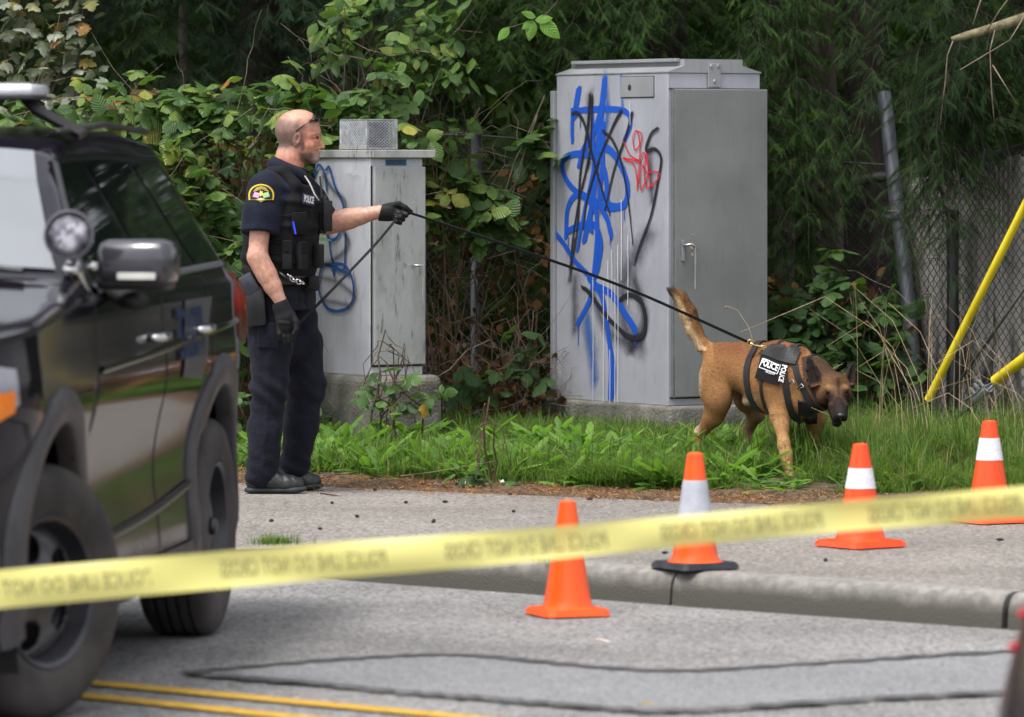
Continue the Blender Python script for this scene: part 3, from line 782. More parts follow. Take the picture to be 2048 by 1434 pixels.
# ------------------------------------------------------------------ traffic cones
def plastic(name, c, rough=.35):
    m = metal_paint(name, c, .10, -.02, tint=(.16, .05, .02)); b = m.node_tree.nodes['Principled BSDF']
    b.inputs['Metallic'].default_value = 0; b.inputs['Roughness'].default_value = rough; return m
M_ORG = plastic('orange_cone_plastic', (.90, .072, .008))
M_ORG2 = plastic('bright_orange_cone_plastic', (.95, .105, .01))
M_WHT = mat_noise('reflective_white_sleeve', (.62, .62, .68), (.80, .79, .84), scale=60, rough=.4)
M_GRYS = mat_noise('reflective_grey_sleeve', (.38, .40, .46), (.50, .52, .58), scale=14, rough=.35)
M_RUB = mat_noise('black_rubber_base', (.018, .02, .028), (.035, .037, .048), scale=20, rough=.55)
def cone(px, py_top, py_base, rot, zg, base_w, label, band=None, rubber=False, col=None, px_w=None, lean=(0, 0)):
    """py_base: row of the base centre on its ground"""
    d = gd(py_base, zg); s = d/F; o = P(px, py_base, d); o.z = zg
    H = (py_base-py_top)*s
    r = empty('traffic_cone', o, rot, label, 'traffic cone', 'traffic cones behind the tape')
    bt = .030
    W = base_w
    rb = W*.335; rt = .030
    prof = [(rb+.022, bt-.001), (rb+.006, bt+.006), (rb, bt+.02)]
    prof2 = []
    def rad(t): return rb+(rt-rb)*t**.93
    ts = list(np.linspace(0.03, .985, 16))
    zz = lambda t: bt+.02+(H-bt-.02)*t
    prof += [(rad(t), zz(t)) for t in ts]+[(rt-.003, H-.003), (rt-.009, H), (rt-.013, H-.004), (rt-.014, H-.05)]
    mb = MB(); mb.lathe(prof, n=40); mb.build('cone_body', col or M_ORG, r, auto=.7)
    # base: square with clipped, rounded corners, slight taper and feet
    bm = bmesh.new(); bmesh.ops.create_cube(bm, size=1)
    for v in bm.verts:
        k = 1 if v.co.z < 0 else .955
        v.co = Vector((v.co.x*W*k, v.co.y*W*k, .006+(bt-.006)*(v.co.z+.5)))
    ve = [e for e in bm.edges if abs(e.verts[0].co.z-e.verts[1].co.z) > .01]
    bmesh.ops.bevel(bm, geom=ve, offset=.035 if not rubber else .03, segments=5 if rubber else 2, affect='EDGES', profile=.5)
    te = [e for e in bm.edges if min(v.co.z for v in e.verts) > bt-.001]
    bmesh.ops.bevel(bm, geom=te, offset=.006, segments=2, affect='EDGES')
    me = bpy.data.meshes.new('base'); bm.to_mesh(me); bm.free()
    link('base', me, M_RUB if rubber else (col or M_ORG), r)
    mb = MB()
    for sx in (-1, 1):
        for sy in (-1, 1): mb.box(Vector((sx*W*.36, sy*W*.36, .004)), (.04, .04, .0075))
    mb.build('foot', M_RUB if rubber else (col or M_ORG), r)
    if band:
        f0, f1 = band   # fraction of total height from top
        z1_, z0_ = H*(1-f0), H*(1-f1)
        t0 = (z0_-bt-.02)/(H-bt-.02); t1 = (z1_-bt-.02)/(H-bt-.02)
        pr = [(rad(t)+.0022, zz(t)) for t in np.linspace(t0, t1, 8)]
        pr = [(pr[0][0]-.003, pr[0][1])]+pr+[(pr[-1][0]-.003, pr[-1][1])]
        mb = MB(); mb.lathe(pr, n=40); mb.build('reflective_sleeve', M_GRYS if rubber else M_WHT, r, auto=.7)
    return r
cone(1135, 1001, 1231, math.radians(20), -.13, .265, 'plain orange traffic cone without white band, standing on the road in front of the kerb', col=M_ORG2)
cone(1390, 905, 1138, math.radians(30), 0, .262, 'orange traffic cone with a wide grey sleeve and black rubber base, on the kerb edge', band=(.235, .60), rubber=True, col=M_ORG2)
cone(1721, 887, 1094, math.radians(36), 0, .285, 'orange traffic cone with white band on the pavement, second from the right', band=(.235, .43))
cone(1979, 841, 1045, math.radians(28), 0, .285, 'orange traffic cone with white band at the right edge, farthest back', band=(.17, .385))

# ------------------------------------------------------------------ barrier tape
m, nt, b = newmat('yellow_tape')
b.inputs['Base Color'].default_value = (.94, .87, .28, 1); b.inputs['Roughness'].default_value = .35
tr = N(nt, 'ShaderNodeBsdfTranslucent'); tr.inputs['Color'].default_value = (.99, .92, .36, 1)
tp = N(nt, 'ShaderNodeBsdfTransparent')
mx = N(nt, 'ShaderNodeMixShader'); mx.inputs[0].default_value = .45
mx2 = N(nt, 'ShaderNodeMixShader'); mx2.inputs[0].default_value = .07
out = nt.nodes['Material Output']
nt.links.new(b.outputs[0], mx.inputs[1]); nt.links.new(tr.outputs[0], mx.inputs[2])
nt.links.new(mx.outputs[0], mx2.inputs[1]); nt.links.new(tp.outputs[0], mx2.inputs[2]); nt.links.new(mx2.outputs[0], out.inputs['Surface'])
M_TAPE = m
M_INK = mat_flat('tape_ink', (.22, .20, .07), .6)
TD = 13.0
top = catmull([(-260, 1162), (0, 1140), (300, 1115), (600, 1090), (1000, 1062), (1400, 1028), (1700, 1001), (2048, 972), (2300, 951)], 12)
bot = catmull([(-260, 1240), (0, 1217), (300, 1190), (600, 1163), (1000, 1129), (1400, 1089), (1700, 1062), (2048, 1037), (2300, 1018)], 12)
def tape_pt(i, t, k=0):
    a, c = top[i], bot[i]; x = a[0]*(1-t)+c[0]*t; y = a[1]*(1-t)+c[1]*t
    d = TD+.05*math.sin(x*.0021+1)+(.012 if t in (0, 1) else 0)*math.sin(x*.01)
    return P(x, y, d-k)
nT = len(top); rows = (0, .18, .5, .82, 1)
V = [tape_pt(i, t, .004*math.sin(math.pi*t)) for i in range(nT) for t in rows]; Q = []
kk = len(rows)
Q = [(i*kk+j, (i+1)*kk+j, (i+1)*kk+j+1, i*kk+j+1) for i in range(nT-1) for j in range(kk-1)]
tape = npmesh('barrier_tape', [tuple(v) for v in V], Q, M_TAPE, None, smooth=True)
tag(tape, 'yellow police line tape stretched across the whole foreground', 'tape')
def tape_text(px0, px1):
    # mirrored lettering seen through the tape: text runs right to left
    i = min(range(nT), key=lambda q: abs(top[q][0]-(px0+px1)/2))
    cx = (px0+px1)/2
    ty = np.interp(cx, [t[0] for t in top], [t[1] for t in top]); by = np.interp(cx, [t[0] for t in bot], [t[1] for t in bot])
    slope = (np.interp(px1, [t[0] for t in top], [t[1] for t in top])-np.interp(px0, [t[0] for t in top], [t[1] for t in top]))/(px1-px0)
    c = P(cx, ty*.47+by*.53, TD+.05*math.sin(cx*.0021+1)-.007)
    d0 = TD+.05*math.sin(px0*.0021+1); d1 = TD+.05*math.sin(px1*.0021+1)
    ax = (P(px0, 0, d0)-P(px1, 0, d1)); ax.z = slope*(px1-px0)*TD/F
    wid = (px1-px0)*TD/F
    M = frame(c, ax, (0, 0, 1))
    o = text_mesh('lettering', 'POLICE LINE DO NOT CROSS', .056, M, M_INK, tape, xs=1, bold=0.002, extrude=.0002, shear=.12)
    xs_ = [v.co for v in o.data.vertices]; Mi = M.inverted(); l = [(Mi @ p).x for p in xs_]; w0 = max(l)-min(l)
    o.data.transform(M @ Matrix.Diagonal((wid/w0, 1, 1, 1)) @ Mi)
for a, b2 in ((-95, 305), (440, 775), (890, 1216), (1322, 1645), (1738, 2040)): tape_text(a, b2)
for a, b2 in ((2130, 2400),): pass

# ------------------------------------------------------------------ chain link fence
M_WIRE = mat_noise('dull_wire', (.05, .05, .05), (.13, .13, .125), scale=20, rough=.55, metal=.4)
M_POST = mat_noise('galvanised_post', (.07, .078, .09), (.19, .205, .23), scale=14, rough=.5, metal=.5, stretch=(1, 1, .2))
def chain_link(root, p0, p1, z0a, z0b, z1a, z1b, cell=.038, name='mesh', wr=.0017):
    """woven wires between two ground points"""
    p0 = Vector(p0); p1 = Vector(p1); L = (p1-p0).length; u = (p1-p0)/L; n = Vector((-u.y, u.x, 0))
    nx = int(L/cell); V = []; Q = []; r = wr
    for i in range(nx+1):
        x = i*cell; f = x/L; z0 = z0a+(z0b-z0a)*f; z1 = z1a+(z1b-z1a)*f
        nz = int((z1-z0)/cell); pts = []
        for j in range(nz+1):
            s = (1 if j % 2 else -1)*(1 if i % 2 else -1)
            pts.append(p0+u*(x+s*cell*.49)+n*(.002*s)+Vector((0, 0, z0+j*cell)))
        b = len(V)
        for p in pts:
            V += [p+u*r*1.3, p+n*r*1.3, p-u*r*1.3, p-n*r*1.3]
        for j in range(len(pts)-1):
            for k in range(4): Q.append((b+4*j+k, b+4*j+(k+1) % 4, b+4*j+4+(k+1) % 4, b+4*j+4+k))
    return npmesh(name, [tuple(v) for v in V], Q, M_WIRE, root)
FX = [(-4.2, 32.0), (-1.2, 29.6), (2.25, 28.9)]
fr = empty('chain_link_fence', (-.19, 29.2, 0)); tag(fr, 'rusty dark chain link fence behind the two cabinets', 'fence')
def build_fence():
    chain_link(None, (-4.2, 31.2, 0), (-1.7, 29.55, 0), .1, .1, 1.72, 1.72)
    chain_link(None, (-1.7, 29.55, 0), (2.1, 29.0, 0), .1, .12, 1.72, 1.55)
    pts = [P(a, b, 29.35) for a, b in ((700, 262), (780, 264), (860, 268), (953, 270), (1010, 274), (1100, 285), (1330, 300), (1790, 330))]
    MB().tube(pts, .0035, 6).build('top_wire', M_GALV, smooth=True)
    for px, t, b2, w in ((953, 258, 830, .034),):
        mb = MB(); a = P(px, b2, 29.25); t_ = P(px, t, 29.25); a.z = 0.05
        mb.tube([a, t_], w, 14); mb.tube([t_-Vector((0, 0, .03)), t_+Vector((0, 0, .006))], w*1.18, 14); mb.build('post', M_POST, auto=.7)
reparent(fr, build_fence)
# leaning corner post with bands
cp = empty('fence_post', P(1830, 800, 28.6)); tag(cp, 'thick grey galvanised fence post leaning left behind the dry grass', 'fence post')
def build_cpost():
    mb = MB(); pts = [P(1768, 185, 28.9), P(1783, 320, 28.8), P(1802, 480, 28.7), P(1820, 640, 28.65), P(1836, 860, 28.6)]
    mb.tube(pts, .040, 18); mb.build('pole', M_POST, auto=.7)
    for px, py in ((1796, 432), (1822, 662)):
        mb = MB(); c = P(px, py, 28.72); mb.tube([c-Vector((0, 0, .014)), c+Vector((-.002, 0, .014))], .046, 16); mb.box(c+Vector((-.05, -.01, 0)), (.07, .012, .02)); mb.build('band', M_POST)
reparent(cp, build_cpost)
mb = MB(); mb.tube([P(1905, 860, 28.2), P(1906, 420, 28.3)], .033, 14); tag(mb.build('fence_post', mat_flat('black_post_paint', (.02, .021, .024), .5), auto=.7), 'black upright fence post against the slatted fence, right of the leaning post', 'fence post')
# slatted chain link fence at right
M_SLAT = mat_noise('pale_fence_slat', (.36, .34, .32), (.56, .53, .50), scale=9, rough=.7, stretch=(1, 1, .2))
def moss_slat():
    nt = M_SLAT.node_tree; b = nt.nodes['Principled BSDF']; old = b.inputs['Base Color'].links[0].from_socket
    g_ = N(nt, 'ShaderNodeNewGeometry'); mp = N(nt, 'ShaderNodeMapping'); mp.inputs['Scale'].default_value = (1, 1, .22); nt.links.new(g_.outputs['Position'], mp.inputs[0])
    n_ = N(nt, 'ShaderNodeTexNoise', Scale=18.0, Detail=5); nt.links.new(mp.outputs[0], n_.inputs['Vector'])
    sx = N(nt, 'ShaderNodeSeparateXYZ'); nt.links.new(g_.outputs['Position'], sx.inputs[0])
    ma = N(nt, 'ShaderNodeMath', operation='MULTIPLY_ADD'); ma.inputs[1].default_value = .30; nt.links.new(sx.outputs['Z'], ma.inputs[0]); nt.links.new(n_.outputs['Fac'], ma.inputs[2])
    r_ = ramp(nt, ma.outputs[0], [(.50, (1, 1, 1)), (.70, (0, 0, 0))])
    mx = N(nt, 'ShaderNodeMix', data_type='RGBA'); mx.inputs[7].default_value = (.035, .036, .02, 1); nt.links.new(r_.outputs[0], mx.inputs[0]); nt.links.new(old, mx.inputs[6]); nt.links.new(mx.outputs[2], b.inputs['Base Color'])
moss_slat()
M_RAIL = mat_noise('dark_rail', (.03, .028, .025), (.07, .065, .06), scale=20, rough=.6)
sf = empty('slatted_fence', P(1900, 800, 28.4)); tag(sf, 'chain link fence with pale vertical slats and dark top rail at the right', 'fence')
def build_sf():
    a = P(1800, 345, 28.9); b_ = P(2300, 240, 27.0)
    p0 = Vector((a.x, a.y, 0)); p1 = Vector((b_.x, b_.y, 0)); u = (p1-p0).normalized(); n = Vector((-u.y, u.x, 0)); L = (p1-p0).length
    chain_link(None, p0-n*.02, p1-n*.02, .1, .1, a.z+.0, b_.z, cell=.030, wr=.0027)
    k = 0; x = 0
    S = []
    while x < L-.04:
        z1 = a.z+(b_.z-a.z)*x/L-.03-random.uniform(0, .02)
        mb = MB(); c = p0+u*(x+.02)+n*.02
        M = Matrix((u, n, ZX)).transposed().to_4x4(); M.translation = c
        mb.box(Vector((0, 0, (z1+.1)/2)), (random.uniform(.031, .039), .006, z1-.1), M, 0)
        mb.build('slat', M_SLAT); x += .0415
    mb = MB(); mb.tube([a+Vector((-.25, .1, -.05)), a+Vector((.4, -.1, .06)), b_+Vector((0, 0, .03))], .03, 12); mb.build('top_rail', M_RAIL, auto=.7)
reparent(sf, build_sf)
# ------------------------------------------------------------------ guy wires
M_YG = mat_noise('yellow_guy_guard', (.55, .42, .01), (.72, .58, .02), scale=9, rough=.45, stretch=(1, 1, .3))
def guard(pts, r, name, label, holes=False):
    mb = MB(); mb.tube(pts, r, 14)
    o = mb.build(name, M_YG, auto=.7); tag(o, label, 'cable guard'); return o
guard([P(2110, 290, 26.6), P(1856, 800, 27.2)], .021, 'cable_guard', 'long thin yellow guy wire guard leaning in front of the slatted fence')
guard([P(2130, 655, 25.6), P(1990, 762, 26.0)], .028, 'cable_guard', 'short thick yellow guy wire guard low at the right edge')
mb = MB(); mb.tube([P(2130, 460, 26.4), P(1900, 790, 27.0)], .0095, 8); tag(mb.build('guy_cable', mat_flat('grey_steel_cable', (.10, .10, .10), .5, .5), smooth=True), 'bare grey steel cable running between the two yellow guards', 'cable')
an = empty('guy_anchor', P(1920, 840, 26.2)); tag(an, 'steel anchor rod and clamp below the short yellow guard', 'anchor')
def build_anchor():
    A_, B_ = P(1998, 757, 25.98), P(1915, 835, 26.2)
    for o_ in (-.018, .018):
        mb = MB(); v = Vector((.6*o_, 0, o_)); mb.tube([A_+v, B_+v*.4], .007, 8); mb.build('rod', M_POST, smooth=True)
    mb = MB(); c = A_.lerp(B_, .25); e = A_.lerp(B_, .55); mb.tube([c, e], 1, 10, flat=(.06, .045)); 
    u = (e-c).normalized()
    for t in (.15, .45, .8):
        p = c.lerp(e, t); mb.tube([p+Vector((-.02, -.02, .02)), p+Vector((-.045, -.02, .05))], .009, 8)
    mb.build('clamp', M_GALV, auto=.7)
    mb = MB(); mb.tube([P(2060, 690, 25.8), A_, P(1930, 800, 26.1)], .006, 8); mb.build('strand', M_POST)
reparent(an, build_anchor)
# ------------------------------------------------------------------ leaf tools
def leaf_template(rows, width, fold=.25, curl=.15, serr=0.0, lobes=None):
    """unit leaf along +Y, normal +Z; returns V (n,3), Q, UV per corner"""
    V = []; n = len(rows)
    for i, (t, w) in enumerate(rows):
        ww = w*width*(1+serr*(1 if i % 2 else -1)*(.0 if i in (0, n-1) else 1))
        z = -curl*t*t
        V += [(-ww, t-(serr*.1 if i % 2 else 0), z+fold*ww*(-1)), (0, t, z), (ww, t, z-fold*ww)]
    Q = []; UV = []
    for i in range(n-1):
        for k in (0, 1):
            Q.append((3*i+k, 3*i+k+1, 3*i+k+4, 3*i+k+3))
            for (ii, kk) in ((i, k), (i, k+1), (i+1, k+1), (i+1, k)): UV.append((kk/2, rows[ii][0]))
    return np.array(V), np.array(Q), np.array(UV)
OV = [(0, .05), (.12, .55), (.25, .88), (.4, 1.0), (.55, .95), (.7, .75), (.85, .42), (1, .02)]
LEAF_B = leaf_template(OV, .36, fold=.35, curl=.22, serr=.05)      # bramble leaflet
LEAF_S = leaf_template(OV, .28, fold=.3, curl=.25)                 # simple shrub leaf
DAN = [(0, .15), (.08, .2), (.16, .55), (.22, .25), (.32, .75), (.38, .38), (.5, .95), (.56, .5), (.68, 1.0), (.75, .7), (.86, .85), (.94, .5), (1, .05)]
LEAF_D = leaf_template(DAN, .105, fold=.4, curl=.45)
LEAF_W = leaf_template([(0, .2), (.2, .7), (.45, 1), (.7, .85), (.9, .45), (1, .05)], .12, fold=.4, curl=.4)
MAPLE = leaf_template([(0, .3), (.15, 1.0), (.28, .55), (.45, 1.05), (.6, .5), (.8, .42), (1, .03)], .5, fold=.25, curl=.2)

def place(tpl, pos, tip, nrm, size, rnd):
    """instances of a leaf template merged in arrays"""
    T, Qt, UVt = tpl
    tip = tip/np.linalg.norm(tip, axis=1)[:, None]
    nrm = nrm-tip*(nrm*tip).sum(1)[:, None]; nrm /= np.linalg.norm(nrm, axis=1)[:, None]+1e-9
    sx = np.cross(tip, nrm)
    n = len(pos); V = (T[None, :, 0, None]*sx[:, None]+T[None, :, 1, None]*tip[:, None]+T[None, :, 2, None]*nrm[:, None])*size[:, None, None]+pos[:, None]
    Q = Qt[None]+(np.arange(n)*len(T))[:, None, None]
    return V.reshape(-1, 3), Q.reshape(-1, Qt.shape[1]), np.tile(UVt, (n, 1)), np.repeat(rnd, len(Qt))
def merge(parts):
    V = []; Q = []; U = []; R_ = []; b = 0
    for v, q, u, r in parts:
        V.append(v); Q.append(q+b); U.append(u); R_.append(r); b += len(v)
    return np.vstack(V), np.vstack(Q), np.vstack(U), np.hstack(R_)
def leafmat(name, stops, rough=.42, vein=.35, trans=.35, tcol=(.16, .30, .03), spec=.5):
    m, nt, b = newmat(name)
    at = N(nt, 'ShaderNodeAttribute', attribute_name='rnd')
    r = ramp(nt, at.outputs['Fac'], stops)
    uv = N(nt, 'ShaderNodeUVMap'); sx = N(nt, 'ShaderNodeSeparateXYZ'); nt.links.new(uv.outputs[0], sx.inputs[0])
    # veins: chevrons from the midrib
    d = N(nt, 'ShaderNodeMath', operation='SUBTRACT'); d.inputs[1].default_value = .5; nt.links.new(sx.outputs['X'], d.inputs[0])
    a = N(nt, 'ShaderNodeMath', operation='ABSOLUTE'); nt.links.new(d.outputs[0], a.inputs[0])
    s1 = N(nt, 'ShaderNodeMath', operation='MULTIPLY_ADD'); s1.inputs[1].default_value = -.45; nt.links.new(a.outputs[0], s1.inputs[0]); nt.links.new(sx.outputs['Y'], s1.inputs[2])
    s2 = N(nt, 'ShaderNodeMath', operation='MULTIPLY'); s2.inputs[1].default_value = 50; nt.links.new(s1.outputs[0], s2.inputs[0])
    s3 = N(nt, 'ShaderNodeMath', operation='SINE'); nt.links.new(s2.outputs[0], s3.inputs[0])
    mr = N(nt, 'ShaderNodeMapRange'); mr.inputs['From Min'].default_value = -1; mr.inputs['From Max'].default_value = 1; mr.inputs['To Min'].default_value = 1-vein*.45; mr.inputs['To Max'].default_value = 1+vein*.35
    nt.links.new(s3.outputs[0], mr.inputs['Value'])
    tcn = N(nt, 'ShaderNodeTexCoord'); nn = N(nt, 'ShaderNodeTexNoise', Scale=22.0, Detail=3); nt.links.new(tcn.outputs['Object'], nn.inputs['Vector'])
    r2 = ramp(nt, nn.outputs['Fac'], [(.3, (.8, .8, .8)), (.7, (1.2, 1.18, 1.05))])
    mx = N(nt, 'ShaderNodeMix', data_type='RGBA', blend_type='MULTIPLY'); mx.inputs[0].default_value = 1; nt.links.new(r.outputs[0], mx.inputs[6]); nt.links.new(r2.outputs[0], mx.inputs[7])
    vs = N(nt, 'ShaderNodeVectorMath', operation='SCALE'); nt.links.new(mx.outputs[2], vs.inputs[0]); nt.links.new(mr.outputs[0], vs.inputs['Scale'])
    nt.links.new(vs.outputs[0], b.inputs['Base Color']); b.inputs['Roughness'].default_value = rough; b.inputs['Specular IOR Level'].default_value = spec
    bp = N(nt, 'ShaderNodeBump', Strength=.5, Distance=.004); nt.links.new(s3.outputs[0], bp.inputs['Height']); nt.links.new(bp.outputs[0], b.inputs['Normal'])
    if trans:
        tr = N(nt, 'ShaderNodeBsdfTranslucent'); ts = N(nt, 'ShaderNodeMix', data_type='RGBA'); ts.inputs[0].default_value = .6; nt.links.new(vs.outputs[0], ts.inputs[6]); ts.inputs[7].default_value = (*tcol, 1); nt.links.new(ts.outputs[2], tr.inputs['Color'])
        ms = N(nt, 'ShaderNodeMixShader'); ms.inputs[0].default_value = trans
        nt.links.new(b.outputs[0], ms.inputs[1]); nt.links.new(tr.outputs[0], ms.inputs[2]); nt.links.new(ms.outputs[0], nt.nodes['Material Output'].inputs['Surface'])
    return m
G = [(0, (.022, .060, .016)), (.3, (.05, .12, .028)), (.6, (.10, .19, .04)), (.86, (.18, .28, .055)), (.962, (.34, .32, .05)), (.975, (.34, .14, .03)), (1, (.12, .06, .03))]
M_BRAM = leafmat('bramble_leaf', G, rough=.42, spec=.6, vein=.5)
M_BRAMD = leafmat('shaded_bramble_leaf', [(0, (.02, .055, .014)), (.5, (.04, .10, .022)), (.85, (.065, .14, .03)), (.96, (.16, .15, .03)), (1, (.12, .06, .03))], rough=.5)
M_SHRUB = leafmat('shrub_leaf', [(0, (.035, .085, .02)), (.5, (.07, .15, .03)), (.85, (.12, .22, .04)), (1, (.25, .30, .05))], vein=.25, trans=.4)
M_LIME = leafmat('bright_green_leaf', [(0, (.14, .33, .05)), (1, (.20, .42, .07))], vein=.3, trans=.45)
M_PALE = leafmat('overlit_glossy_leaf', [(0, (.10, .13, .06)), (.4, (.22, .26, .18)), (.75, (.42, .45, .40)), (.9, (.30, .30, .08)), (1, (.30, .14, .04))], rough=.3, vein=.1, trans=.35, tcol=(.3, .4, .15))  # glare on the overexposed foliage put in as whitish leaf colours
M_WEED = leafmat('dandelion_leaf', [(0, (.06, .155, .022)), (.6, (.13, .27, .04)), (1, (.22, .38, .07))], rough=.5, vein=.15, trans=.45, tcol=(.26, .55, .04))
M_CANE = mat_noise('bramble_cane', (.055, .03, .022), (.13, .075, .045), scale=20, rough=.8)
M_DEAD = mat_noise('dead_twig', (.075, .055, .04), (.24, .185, .14), scale=12, rough=.9)
M_DRYL = leafmat('dry_brown_leaf', [(0, (.05, .028, .016)), (.5, (.14, .075, .035)), (1, (.26, .14, .06))], trans=.1, vein=.1, rough=.9, spec=.1)
M_BARK = mat_noise('dark_bark', (.014, .011, .009), (.055, .044, .034), scale=9, rough=.95, bump=1, bscale=30, stretch=(1, 1, .25), bdist=.03)
M_BARK2 = mat_noise('grey_bark', (.07, .062, .05), (.20, .175, .14), scale=9, rough=.95, bump=1, bscale=30, stretch=(1, 1, .25), bdist=.02)

def tubes(paths, r, n=4):
    """many thin tubes merged; paths list of (k,3) arrays; r scalar or list per path"""
    V = []; Q = []; b = 0
    for i, p in enumerate(paths):
        p = np.asarray(p, float); rr = r[i] if hasattr(r, '__len__') else r
        t = np.gradient(p, axis=0); t /= np.linalg.norm(t, axis=1)[:, None]+1e-9
        a = np.cross(t, [.31, .87, .38]); a /= np.linalg.norm(a, axis=1)[:, None]+1e-9; c = np.cross(t, a)
        m = len(p); rad = rr*np.linspace(1, .45, m)[:, None]
        for k in range(n):
            th = 2*math.pi*k/n; V.append(p+(a*math.cos(th)+c*math.sin(th))*rad)
        idx = b+np.arange(n)[:, None]*m+np.arange(m)[None]
        for k in range(n):
            A_, B_ = idx[k], idx[(k+1) % n]
            Q.append(np.stack([A_[:-1], B_[:-1], B_[1:], A_[1:]], 1))
        b += n*m
    return np.vstack(V), np.vstack(Q)
def arc(p0, p1, sag, n=7, jit=.02, g=None):
    g = g or rng
    t = np.linspace(0, 1, n)[:, None]; p = np.array(p0)*(1-t)+np.array(p1)*t
    p[:, 2] += (4*t[:, 0]*(1-t[:, 0]))*sag; p[1:-1] += g.normal(0, jit, (n-2, 3)); return p

def compound(pos, out, g, size=.075, nl=(3, 5), droop=.35):
    """bramble leaves: leaflets fan from a point. pos (n,3), out (n,3) direction of leaf"""
    n = len(pos); P_ = []; T_ = []; N_ = []; S_ = []; R_ = []
    up = np.tile([0, -.35, 1.0], (n, 1))+g.normal(0, .38, (n, 3))
    out = out/np.linalg.norm(out, axis=1)[:, None]
    out = out-np.array([0, 0, droop])*g.uniform(.3, 1.6, n)[:, None]; out /= np.linalg.norm(out, axis=1)[:, None]
    up = up-out*(up*out).sum(1)[:, None]; up /= np.linalg.norm(up, axis=1)[:, None]
    side = np.cross(out, up); sz = size*g.uniform(.65, 1.2, n); rb = np.clip(g.uniform(0, 1, n)*.76+.04+.22*wav(pos[:, 0], pos[:, 1], pos[:, 2], 6, 5)+.10*(pos[:, 2]-1.2), 0, .998)**1.1
    five = g.random(n) < .45
    for k, (ang, f, off) in enumerate(((0, 1.12, .55), (72, .9, .25), (-72, .9, .25), (125, .65, .05), (-125, .65, .05))):
        a = math.radians(ang); msk = np.ones(n, bool) if k < 3 else five
        aj = a+g.normal(0, .12, n)
        t = out*np.cos(aj)[:, None]+side*np.sin(aj)[:, None]
        t = t+g.normal(0, .12, (n, 3))-np.array([0, 0, .12])
        p = pos+out*(sz*off)[:, None]
        P_.append(p[msk]); T_.append(t[msk]); N_.append((up+g.normal(0, .18, (n, 3)))[msk]); S_.append((sz*f*g.uniform(.85, 1.1, n))[msk]); R_.append(np.clip(rb+g.normal(0, .05, n), 0, 1)[msk])
    return np.vstack(P_), np.vstack(T_), np.vstack(N_), np.hstack(S_), np.hstack(R_)

def bramble(name, px, d, w, ztop, n, label, seed, mat=None, z0=0.05, depth=.7, size=.075, cat='bush', tpl=None, lean=.25, dead=10, canes=26, pts=None, dryn=0, group='bushes along the fence', single=False, front=None):
    """a mounded bush centred on photo column px at depth d; ztop(xrel)->height"""
    g = np.random.default_rng(seed)
    c = P(px, 300, d); gz = ground_z(c.x, d)
    root = empty(name, (c.x, d, gz), 0, label, cat, group)
    if pts is None:
        x = g.uniform(-w/2, w/2, n); zt = np.array([ztop(v) for v in x])
        u = g.random(n)**.8; z = z0+(zt-z0)*u
        # mound: front face further forward low down, rounding back at top
        yf = -depth*.5*np.sqrt(np.maximum(1-(u*.96)**3, 0.02)) + lean*(u-.5)*0
        y = yf+np.abs(g.normal(0, depth*.22, n))
        x = x+g.normal(0, .05, n)
        pos = np.stack([x, y, z], 1)
        fr_ = (g.random(n) < .30); pos[fr_, 2] += g.uniform(0, .15, fr_.sum()); pos[fr_, 1] -= g.uniform(0, .12, fr_.sum())
        nz_ = wav(pos[:, 0], pos[:, 1]*.6, pos[:, 2], 9, seed); pos = pos[nz_ > -.40+.25*(1-u)]
    else: pos = pts(g, n)
    out = np.stack([g.normal(0, .6, len(pos)), -np.abs(g.normal(.55, .4, len(pos))), g.normal(.15, .35, len(pos))], 1)
    if single:
        m = len(pos); L = place(tpl or LEAF_S, pos, out+np.array([0, 0, -.4]), np.tile([0, -.4, 1.], (m, 1))+g.normal(0, .4, (m, 3)), size*g.uniform(.6, 1.25, m), g.random(m))
    else: L = place(tpl or LEAF_B, *compound(pos, out, g, size))
    parts = [L]
    V, Q, U, R_ = merge(parts)
    npmesh('foliage', V, Q, mat or M_BRAM, root, rnd=R_, uv=U, smooth=True)
    # canes and petioles
    paths = []; rad = []
    for i in range(canes):
        j = g.integers(len(pos)); q = pos[j]; b = np.array([g.uniform(-w/2, w/2), g.uniform(-.1, .3), 0.0])
        paths.append(arc(b, q+np.array([0, .02, -.01]), g.uniform(.1, .45), 9, .02, g)); rad.append(g.uniform(.003, .0065))
    for j in range(0, len(pos), 2):
        q = pos[j]; paths.append(arc(q+np.array([g.normal(0, .05), .08, -.07]), q, .01, 3, .003, g)); rad.append(.0016)
    V, Q = tubes(paths, rad, 4)
    npmesh('canes', V, Q, M_CANE, root, smooth=True)
    if dead:
        paths = []; rad = []
        for i in range(dead):
            a = np.array([g.uniform(-w/2, w/2), -depth*.45*g.random(), g.uniform(.3, 1)*ztop(0)])
            paths.append(arc(a, a+np.array([g.normal(0, .3), g.normal(-.05, .1), g.normal(.0, .25)]), g.uniform(-.08, .1), 7, .012, g)); rad.append(g.uniform(.0012, .003))
        V, Q = tubes(paths, rad, 4); npmesh('dead_twigs', V, Q, M_DEAD, root, smooth=True)
    if dryn:
        m = dryn; p2 = np.stack([g.uniform(-w/2, w/2, m), g.uniform(-.1, .35, m), g.uniform(.05, .9, m)*ztop(0)], 1)
        V, Q, U, R2 = place(LEAF_B, p2, g.normal(0, 1, (m, 3))-np.array([0, 0, .8]), g.normal(0, 1, (m, 3)), .07*g.uniform(.5, 1.1, m), g.random(m))
        npmesh('dead_leaves', V, Q, M_DRYL, root, rnd=R2, uv=U, smooth=True)
    return root
Z = lambda py, d: CH-(py-HY)*d/F
